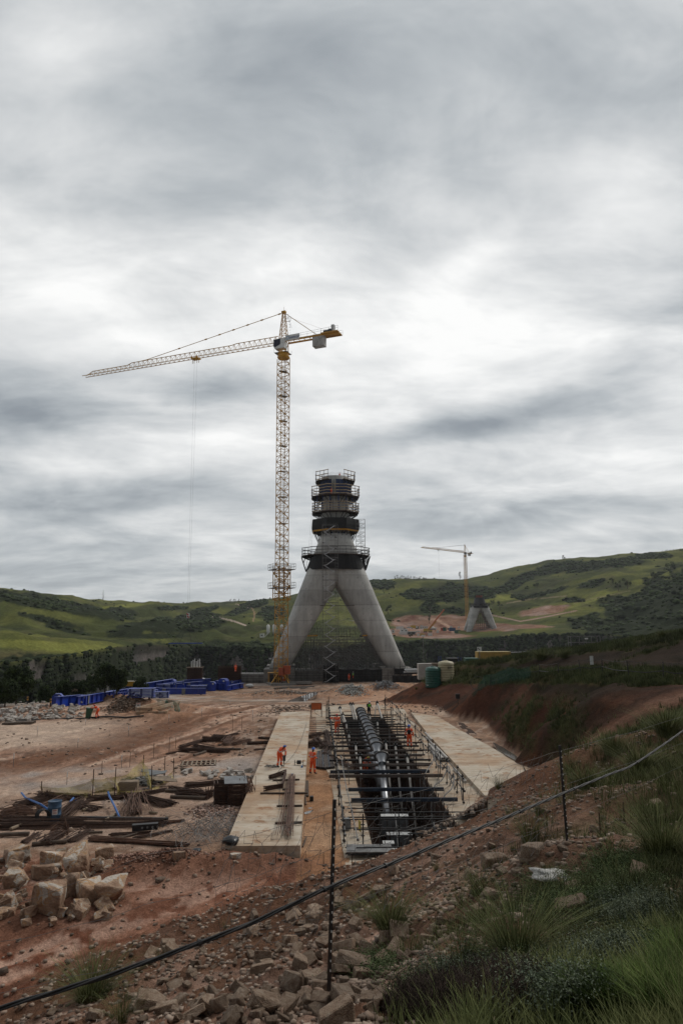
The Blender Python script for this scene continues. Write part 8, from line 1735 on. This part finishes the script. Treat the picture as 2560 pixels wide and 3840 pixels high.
# ------------------------------------------------------------------ far site, fences, cable
def build_far_site():
    def at(u, v, Y): return atY(u, v, Y)
    wh, bl, gr, ye = M_WHITE, mat('container_blue',(.03,.06,.16),.6), mat('container_green',(.02,.09,.06),.6), mat('truck_yellow',(.50,.32,.03),.5)
    gl = mat('dark_window', (.02,.022,.025), .2)
    def cabin(u0,u1,v0,v1,Y,m,l,nm='site_cabin',cat='cabin',win=3,roof=None,depth=6):
        p = at((u0+u1)/2, v1, Y); w = (u1-u0)*Y/F; h = (v1-v0)*Y/F; t = thing(nm, l, cat, p); MB().box((0,0,h/2-.3),(w,depth,h+.6)).build('wall', m, t); MB().box((0,0,h+.12),(w+.4,depth+.4,.24)).build('roof', roof or m, t)
        for k in range(win): MB().box((-w/2+w*(k+.5)/win,-depth/2-.03,h*.55),(w/win*.45,.06,h*.35)).build('window', gl, t)
        return t
    Y = 705
    cabin(1500,1527,2361,2370,Y,wh,'upper floor white site cabin on the far rim',win=2); cabin(1496,1510,2371,2381,Y-2,wh,'lower left white site cabin on the far rim',win=0); cabin(1511,1525,2371,2381,Y-2,wh,'lower right white site cabin on the far rim',win=0)
    cabin(1526,1556,2369,2381,Y,M_GREYBOX,'flat roofed open office beside the white cabins',win=2,roof=wh); cabin(1485,1512,2350,2358,Y+30,wh,'long white trailer behind the cabins',win=0,depth=3); cabin(1575,1602,2349,2357,Y+30,wh,'white trailer left of the mobile crane',win=4,depth=3)
    cabin(1564,1573,2377,2388,Y-12,wh,'narrow white container at the far rim',win=0,depth=3,nm='container',cat='container'); cabin(1573,1590,2377,2388,Y-12,ye,'yellow container at the far rim',win=0,depth=3,nm='container',cat='container'); cabin(1604,1619,2375,2384,Y-10,wh,'white container right of the yellow one',win=0,depth=3,nm='container',cat='container')
    cabin(1660,1672,2354,2364,Y+20,gr,'green container right of the mobile crane',win=0,depth=3,nm='container',cat='container'); cabin(1683,1706,2355,2365,Y+20,bl,'long blue container near the far pylon',win=0,depth=3,nm='container',cat='container'); cabin(1703,1716,2364,2372,Y+5,gr,'dark green tank box before the blue container',win=0,depth=3,nm='container',cat='container')
    cabin(1652,1660,2356,2363,Y+22,M_RED,'red container beside the green one',win=0,depth=3,nm='container',cat='container'); cabin(1467,1478,2365,2372,Y,wh,'white cabin just right of the near pylon leg',win=1,depth=3); cabin(1983,1996,2322,2330,850,gr,'dark green container on the far track at right',win=0,nm='container',cat='container',depth=4)
    cabin(1478,1490,2358,2372,Y,M_GREYBOX,'grey shed at the left end of the far cabins',win=1,depth=4) if False else None
    for (u,v,l,m,L) in [(1538,2357,'white car parked by the yellow truck',wh,4.6),(1475,2385,'red and white car at the edge of the far rim',M_RED,4.8),(1566,2371,'white pick-up truck in the far yard',wh,5.2),(1520,2386,'dark truck parked before the cabins',M_DARK,7),(1532,2356,'second white car behind the cabins',wh,4.4)]:
        p = at(u, v, Y+(20 if v < 2365 else -6)); t = thing('parked_car', l, 'car', p, random.uniform(-.2,.2)); b = [(-.5,.35),(.5,.35),(.5,.85),(.32,.95),(.18,1.45),(-.28,1.5),(-.42,.95),(-.5,.9)]
        MB().rings([[Vector((x*L,-.9,z)) for x,z in b],[Vector((x*L,.9,z)) for x,z in b]]).build('car_body', m, t)
        for sx in (-.32,.32):
            for sy in (-.9,.9): MB().tube((sx*L,sy-.08,.35),(sx*L,sy+.08,.35),.35,n=10).build('wheel', M_BLACK, t)
        MB().box((-.04*L,0,1.2),(.42*L,1.84,.35)).build('window', gl, t)
    p = at(1553, 2358, Y+22); t = thing('box_truck', 'yellow box truck with a white cab in the far yard', 'truck', p); MB().box((-1.2,0,2.0),(5.2,2.4,3.0)).build('cargo_box', ye, t); MB().box((2.4,0,1.5),(1.8,2.2,2.0)).build('cab', wh, t); [MB().tube((x,y-.1,.5),(x,y+.1,.5),.5,n=10).build('wheel', M_BLACK, t) for x in (-2.6,2.2) for y in (-1.1,1.1)]
    p = at(1603, 2372, Y); tip = at(1664, 2286, Y+4); t = thing('mobile_crane', 'orange mobile crane with its long boom raised in the far yard', 'crane', p); d = tip-p
    MB().bar((0,0,2.5), d, 1.0, 1.2).build('boom', M_ORANGE, t); MB().bar((0,0,2.5), d*.5, 1.6, 1.7).build('boom_base', mat('boom_orange',(.45,.20,.03),.6), t); MB().box((0,0,1.6),(9,2.8,1.4)).box((-2,0,3.0),(4.5,2.6,2.2)).build('carrier', ye, t); [MB().tube((x,-1.6,.7),(x,1.6,.7),.7,n=10).build('wheel', M_BLACK, t) for x in (-3.4,-1.6,1.6,3.4)]
    p = at(1620, 2364, Y+8); t = thing('mixer_truck', 'white concrete mixer truck in the far yard', 'truck', p); MB().lathe((0,0,0),[(.5,-2.6),(1.3,-1),(1.5,.5),(.9,2.6)],14).build('drum', wh, t).matrix_local = Matrix.Translation((0,0,2.4)) @ Matrix.Rotation(math.pi/2,4,'Y'); MB().box((3.4,0,1.8),(1.8,2.3,2.2)).build('cab', wh, t); MB().box((0,0,.9),(8,2.2,.5)).build('chassis', M_DARK, t); [MB().tube((x,-1.2,.5),(x,1.2,.5),.5,n=10).build('wheel', M_BLACK, t) for x in (-2.6,-1.4,3)]
    for k in range(16):
        u, v = random.choice([random.uniform(1470,1600), random.uniform(1620,1730), random.uniform(1860,1990)]), random.uniform(2352,2378); w_ = random.uniform(5,13); m_ = random.choice([wh,wh,M_GREYBOX,bl,gr,M_WOODD,M_REFL]); q = atY(u, v, 700+(2385-v)*2.2); t = thing('stored_crate', 'small crate or container in the clutter of the far construction yard', 'crate', q, random.uniform(-.4,.4), 'clutter of the far yard'); hh = random.uniform(1.2,2.6); MB().box((0,0,hh/2-.2),(w_*.27,2,hh+.4)).build('crate_body', m_, t); MB().box((0,0,hh+.05),(w_*.27+.2,2.2,.12)).build('lid', M_REFL if k % 2 else m_, t)
    # batching plant left of the near pylon
    for (u,l) in [(1005,'white silo, leftmost behind the crane mast'),(1027,'white silo, middle behind the crane mast'),(1056,'white silo, rightmost behind the crane mast')]:
        p = at(u, 2385, 640); t = thing('silo', l, 'silo', p); MB().lathe((0,0,0),[(.3,1.5),(1.45,3.2),(1.5,9.6),(.5,10.4),(0,10.4)],18).build('silo_shell', wh, t, True); [MB().bar((x,y,0),(x,y,3.6),.25).build('leg', M_DARK, t) for x in (-1,1) for y in (-1,1)]
    cabin(976,990,2378,2388,635,wh,'small white plant building left of the silos',win=1); p = at(992, 2388, 636); t = thing('conveyor', 'slanting white conveyor of the batching plant', 'conveyor', p); MB().bar((0,0,0),(5,0,5),.8).build('belt', wh, t); MB().bar((4,0,0),(4,0,4),.3).build('leg', M_DARK, t)
    for k, u in enumerate([1282,1300,1318,1340,1360]): cabin(u,u+13,2366+k%2*2,2373+k%2*2,720,[wh,M_GREYBOX,wh,bl,wh][k],'vehicle or cabin seen between the pylon legs, number %s' % ['one, leftmost','two, grey','three, middle white','four, blue','five, rightmost'][k] if False else ['white van seen leftmost between the pylon legs','grey shed seen between the pylon legs','white cabin in the middle between the pylon legs','blue container seen between the pylon legs','white cabin rightmost between the pylon legs'][k],win=2,depth=3)
    cabin(1308,1330,2328,2334,800,wh,'white flat house on the red cutting between the pylon legs',win=2)
    # behind the mound on the right
    p = at(1848, 2484, 128); t = thing('container', 'yellow ribbed shipping container behind the mound', 'container', p); w = 6.06; MB().box((0,0,.6),(w,2.4,2.6)).build('shell', mat('container_yellow',(.42,.27,.06),.7,(.30,.19,.05),.8), t); b = MB(); [b.box((-w/2+.3+k*.42,-1.22,.6),(.10,.06,2.3)) for k in range(14)]; b.build('rib', MATS['container_yellow'], t); MB().box((0,0,1.93),(w+.05,2.45,.06)).build('roof', mat('container_roof',(.45,.36,.16),.7), t)
    p = at(1766, 2506, 122); t = thing('container', 'dark green container half hidden by the mound', 'container', p); MB().box((0,0,.7),(2.2,2.4,2.0)).build('shell', gr, t); MB().box((0,0,1.72),(2.3,2.5,.08)).build('roof', gr, t)
    p = at(1798, 2484, 112); t = thing('survey_target', 'pole with a small square black and white target board', 'target', p); MB().tube((0,0,-1.5),(0,0,1.8),.06).build('pole', M_GALVD, t); bd = MB().box((0,-.05,2.1),(.72,.05,.68)).build('board', M_WHITE, t); MB().box((-.18,-.09,2.22),(.16,.02,.16)).box((-.02,-.09,2.06),(.16,.02,.16)).build('mark', M_BLACK, bd); MB().box((0,0,2.48),(.2,.1,.08)).build('light', gr, t)
    for (u,v0,v1,Y,l) in [(1589,2384,2530,130,'tall thin lamp mast behind the precast block'),(1013,2470,2545,190,'thin lamp mast left of the crane foot'),(2199,2395,2440,170,'lamp mast above the long roof on the right')]:
        p = at(u, v1, Y); h = at(u, v0, Y).z-p.z; t = thing('lamp_mast', l, 'lamp', p); MB().tube((0,0,0),(0,0,h),.07,.05,n=8).build('pole', M_GALVD, t); MB().box((0,-.1,h),(.7,.3,.3)).build('lamp_head', M_WHITE, t)
    a, c = at(1838, 2452, 150), at(2290, 2432, 165); t = thing('long_roof', 'long thin flat roof on posts running behind the mound', 'roof', a); d = c-a; MB().bar((0,0,0), d, 3.0, .25).build('roof_sheet', M_DARK, t); MB().bar((0,-1.6,.2), d+Vector((0,-1.6,.2)), .12, .12).build('roof_edge', M_REFL, t); [MB().bar(d*f, d*f-Vector((0,0,3)), .2).build('post', M_WOOD, t) for f in (.2,.4,.6,.8)]
    p = at(2190, 2432, 172); t = thing('scaffold_cage', 'small grey scaffold cage beyond the long roof', 'scaffold', p); b = MB(); lattice_tower(b, -3.6, 3.6, -1, 1, 0, 3, 1.5, .12, False); [b.bar((x,-1,0),(x,-1,3),.12) for x in (-1.5,1.5)]; b.build('frame', M_GALVD, t)
    for (u,v,l) in [(1644,2490,'blue upright tube, leftmost behind the tanks'),(1652,2490,'blue upright tube beside the leftmost one'),(1717,2486,'short blue upright tube near the green container'),(1727,2490,'blue upright tube nearest the green container')]:
        p = at(u, v, 135); tag(MB().tube(p, p+Vector((0,0,1.5 if u < 1700 else 1.2)), .12).build('blue_tube', M_BLUED), l, 'tube')
    p = at(1695, 2505, 132); t = thing('storage_tank', 'black storage tank on a frame behind the water tanks', 'tank', p); MB().box((0,0,.7),(1.9,2,2.0)).tube((-1.4,0,-.3),(-1.4,0,1.4),.5,n=16).build('shell', M_BLACK, t); MB().box((0,0,1.8),(2.2,2.2,.1)).build('lid', M_DARK, t)
    for (u,v,w_,l) in [(1725,2525,4.5,'timber stack behind the beige tank'),(1660,2498,6,'scaffold boards behind the green tank'),(1560,2520,4,'white sheeted stack right of the pylon leg')]:
        p = at(u, v, 126); b = MB(); [b.box((random.uniform(-.4,.4),k*.1,.12*k),(w_,1.2,.08)) for k in range(5)]; o = b.build('board_stack', M_WOOD if 'white' not in l else M_REFL); o.location = p; tag(o, l, 'boards')
def build_fences():
    # near fence: two perforated steel posts, wires, hexagonal netting and the twisted cable
    def post(u0,v0,u1,v1,Y,l,w=.036):
        a, c = atY(u1, v1, Y), atY(u0, v0, Y); t = thing('fence_post', l, 'post', a); d = c-a; s = Vector((1,0,0)); L = d.length
        MB().bar(-d*.06, d, .012, w).bar(-d*.06, d, w*1.0, .012).build('post_bar', mat('post_black',(.018,.016,.016),.6,(.04,.028,.022),6), t)
        b = MB(); n = int(L/.075)
        for k in range(1, n): q = d*(k/n); b.box(q+Vector((.008,-.026,0)),(.010,.004,.016))
        b.build('hole_row', M_WHITE, t); return a, c
    a1, c1 = post(1254,2998,1234,3672,6.5,'dark perforated steel fence post standing upright in the middle foreground',.034); a2, c2 = post(2097,2795,2128,3192,10.2,'dark steel fence post leaning slightly on the right slope')
    t = MB().bar(atY(1928,3155,16)-Vector((0,0,.5)), atY(1928,3090,16), .03) if False else None
    def sc(x, y, Y): return atY(x*1.6327, y*1.6327, Y)
    P = [sc(-60,2338,5.4), sc(0,2316,5.4), sc(250,2240,5.6), sc(500,2150,5.9), sc(600,2110,6.1), sc(765,2034,6.45), sc(900,1982,7.0), sc(1010,1938,7.5), sc(1130,1890,8.3), sc(1290,1823,10.0), sc(1400,1778,11.2), sc(1450,1758,12), sc(1520,1712,13), sc(1568,1678,13.8), sc(1640,1628,15)]
    PP = []
    for i in range(len(P)-1):
        p0,p1,p2,p3 = P[max(i-1,0)],P[i],P[i+1],P[min(i+2,len(P)-1)]
        for k in range(24): t_ = k/24; PP.append(.5*((2*p1)+(p2-p0)*t_+(2*p0-5*p1+4*p2-p3)*t_*t_+(-p0+3*p1-3*p2+p3)*t_**3))
    t = thing('cable_bundle', 'thick twisted bundle of black cables sagging across the whole foreground', 'cable', PP[0]); s_ = 0
    for q in range(3):
        pts = []; s_ = 0
        for i, p in enumerate(PP):
            if i: s_ += (PP[i]-PP[i-1]).length
            d = (PP[min(i+1,len(PP)-1)]-PP[max(i-1,0)]); a, up = perp(d); ph = s_*5.5+q*2.094; pts.append(p-PP[0]+a*.0105*math.cos(ph)+up*.0105*math.sin(ph))
        MB().path(pts, .0088, 7).build('strand', mat('cable_black',(.012,.012,.013),.6,(.02,.018,.017),8), t, True)
    for f in (.35, .42, .60, .66, .8, .2): i = int(f*len(PP)); d = PP[i+1]-PP[i]; MB().tube(PP[i]-PP[0]-d.normalized()*.012, PP[i]-PP[0]+d.normalized()*.012, .024, n=10).build('tie', M_DARK, t)
    wire = mat('fence_wire', (.11,.10,.095), .6, (.06,.055,.05), 4)
    L0 = [sc(-40,2130,5.3), sc(200,2060,5.5), sc(430,2000,5.8)]
    def strand(pts, l, r=.0016): 
        Q = []
        for i in range(len(pts)-1):
            for k in range(14): f = k/14; q = pts[i].lerp(pts[i+1], f); q = q-Vector((0,0,.03*math.sin(math.pi*f)))+Vector((0,0,.006*math.sin(q.x*9+q.y*7))); Q.append(q)
        Q.append(pts[-1]); tag(MB().path(Q, r, 4).build('fence_wire', wire), l, 'wire')
    f1 = lambda h: a1.lerp(c1, h); f2 = lambda h: a2.lerp(c2, h); R3_ = atY(2620, 2760, 15)
    strand([sc(-40,2095,5.3), sc(330,1965,5.7), f1(.93), f2(.95), R3_+Vector((0,0,.5))], 'top wire of the near fence'); strand([sc(-40,2170,5.3), sc(330,2080,5.7), f1(.72), f2(.62), R3_], 'middle wire of the near fence'); strand([sc(-40,2290,5.3), f1(.38), f2(.30), R3_-Vector((0,0,.4))], 'lower wire of the near fence')
    # hexagonal netting, torn and sagging
    def hexnet(a0, b0, a1_, b1_, l, nx, nz):
        b = MB(); rd = random.Random(9)
        def pt(i, j):
            f, g = i/nx, j/nz; lo = a0.lerp(a1_, f); hi = b0.lerp(b1_, f); q = lo.lerp(hi, g); r2 = random.Random(i*131+j*7+int(a0.x*10)); return q+Vector((.03*math.sin(i*1.3+j), .05*math.sin(i*.9+j*1.7), .03*math.sin(i*.7)))+Vector((r2.uniform(-1,1),r2.uniform(-1,1),r2.uniform(-1,1)))*.018
        for i in range(0, nx, 1):
            for j in range(nz):
                if rd.random() < .10: continue
                if (i+j) % 2 == 0: b.bar(pt(i,j), pt(i+1,j), .0028)
                b.bar(pt(i,j), pt(i,j+1), .0022) if (i+j) % 2 == 0 else b.bar(pt(i,j), pt(i, j+1), .0022) if rd.random() < .25 else None
                if (i+j) % 2: b.bar(pt(i,j), pt(i+1,j+1), .0022)
        tag(b.build('wire_netting', wire), l, 'netting')
    Lp, Lt = atY(820, 3560, 6.0), atY(820, 3160, 6.0)
    hexnet(Lp, Lt, a1.lerp(c1,.25), f1(.95), 'torn hexagonal wire netting left of the near post', 16, 10); hexnet(a1.lerp(c1,.30), f1(.95), a2.lerp(c2,.1), f2(.95), 'sagging hexagonal wire netting between the two near posts', 34, 9)
    # small stakes on the slope
    for (u,v,h,m,l) in [(2250,3135,.45,M_RUST,'short red topped stake on the right slope'),(2340,3085,.4,M_RUST,'short dark stake higher on the right slope'),(1213,3240,.5,M_RUST,'short dark stake before the slab corner'),(1320,3250,.45,M_RUST,'short dark stake between slab and trench'),(1034,3232,.4,M_RUST,'short dark stake left of the slab corner'),(1302,3205,.6,M_RUST,'short dark stake at the near edge of the trench apron')]:
        p = gnd(u, v); tag(MB().tube(p-Vector((0,0,.05)), p+Vector((0,0,h)), .02, .012, 6).build('stake', m), l, 'stake')
    # bench fence
    Q = []
    for (u,v0,v1,l) in [(1838,2545,2575,0),(1922,2502,2540,0),(2022,2490,2537,0),(2093,2498,2535,0),(2176,2475,2527,0),(2256,2470,2525,0),(2358,2476,2549,0),(2484,2480,2545,0),(2580,2482,2555,0)]:
        p = gnd(u, v1); h = min(1.8, max(1.2, atY(u, v0, p.y).z-p.z)); Q.append((p, h)); o = MB().tube((0,0,-.2),(random.uniform(-.12,.12),0,h), .035, n=6).build('fence_post', M_DARK); o.location = p; tag(o, 'thin dark fence post on the grassy bench above the red cut', 'post', 'posts of the bench fence')
    for k, hh in enumerate((.95,.45)):
        b = MB()
        for (p,h),(q,g) in zip(Q[:-1], Q[1:]): m_ = (p+q)/2+Vector((0,0,hh*(h+g)/2-.12)); b.path([p+Vector((0,0,h*hh)), m_, q+Vector((0,0,g*hh))], .014 if k == 0 else .03, 4)
        tag(b.build('fence_wire' if k == 0 else 'fence_hose', M_DARK), 'upper thin wire of the bench fence' if k == 0 else 'thick dark pipe hanging along the bench fence', 'wire')
    p = gnd(2218, 2512); t = thing('notice_board', 'small pale blank board on the bench fence', 'board', p+Vector((0,0,.1))); MB().box((0,-.05,.75),(.30,.03,.75)).build('board', M_REFL, t); MB().tube((0,0,-.2),(0,0,1.1),.02).build('stake', M_DARK, t)
    g = MATS['green_mesh']; p0, p1, p2, p3 = gnd(1770, 2620), gnd(1815, 2580), gnd(1905, 2560), gnd(1985, 2545)
    for (a, c, ha, hc, l) in [(p0,p1,.5,1.3,'lower end of the drooping green net above the red cut'),(p1,p2,1.3,1.7,'green shade net sagging on the bench fence, left half'),(p2,p3,1.7,1.4,'green shade net sagging on the bench fence, right half')]:
        vs = []; n = 12
        for i in range(n+1):
            f = i/n; q = a.lerp(c, f); z0 = gz(q.x, q.y)
            for j in range(5): vs.append((q.x+.1*math.sin(i+j), q.y+.15*math.sin(i*1.3+j*.7), z0+(ha*(1-f)+hc*f-.25*math.sin(math.pi*f))*j/4))
        tag(MB().add(vs, [(i*5+j,(i+1)*5+j,(i+1)*5+j+1,i*5+j+1) for i in range(n) for j in range(4)]).build('green_net', g, smooth=True), l, 'netting')
    p = gnd(1792, 2588); tag(MB().path([p+Vector((.85*math.cos(a),.2*math.sin(a),.75+.75*math.sin(a))) for a in np.linspace(0,6.3,26)], .03, 6).build('pipe_coil', M_BLACK), 'loop of black pipe standing on the bench left of the green net', 'pipe')
    p = gnd(1716, 2640); t = thing('meter_box', 'small grey box on a post at the foot of the red cut', 'box', p); MB().box((0,0,.9),(.5,.25,.55)).build('box', M_DARK, t); MB().tube((0,0,-.2),(0,0,.9),.04).build('post', M_DARK, t)
# ------------------------------------------------------------------ assemble
import time as _t
HAZE = True
def _run(*fs):
    for f in fs: t0 = _t.time(); f(); print('BUILT', f.__name__, round(_t.time()-t0, 1))
_run(build_ground)
FAR = build_far()
build_woods(FAR)
_run(build_pylon, build_scaffolds, build_cranes, build_slabs, build_beams, build_pipes, build_rails, build_uprights, build_puddles, build_yard, build_netting, build_girders, build_tanks, build_people, build_rocks, build_plants)
build_trees(FAR)
_run(build_far_site, build_fences)

def build_haze():
    m = bpy.data.materials.new('thin_haze'); m.use_nodes = True; N = m.node_tree.nodes; N.remove(N['Principled BSDF']); v = N.new('ShaderNodeVolumePrincipled'); v.inputs['Color'].default_value = (.86,.90,.95,1); v.inputs['Density'].default_value = .00006; v.inputs['Anisotropy'].default_value = .2
    m.node_tree.links.new(v.outputs[0], N['Material Output'].inputs['Volume']); o = MB().box((600,1400,130),(5600,3700,520)).build('haze', m); tag(o, 'thin pale air between the camera and the far hills', 'haze', kind='stuff')
if HAZE: build_haze()
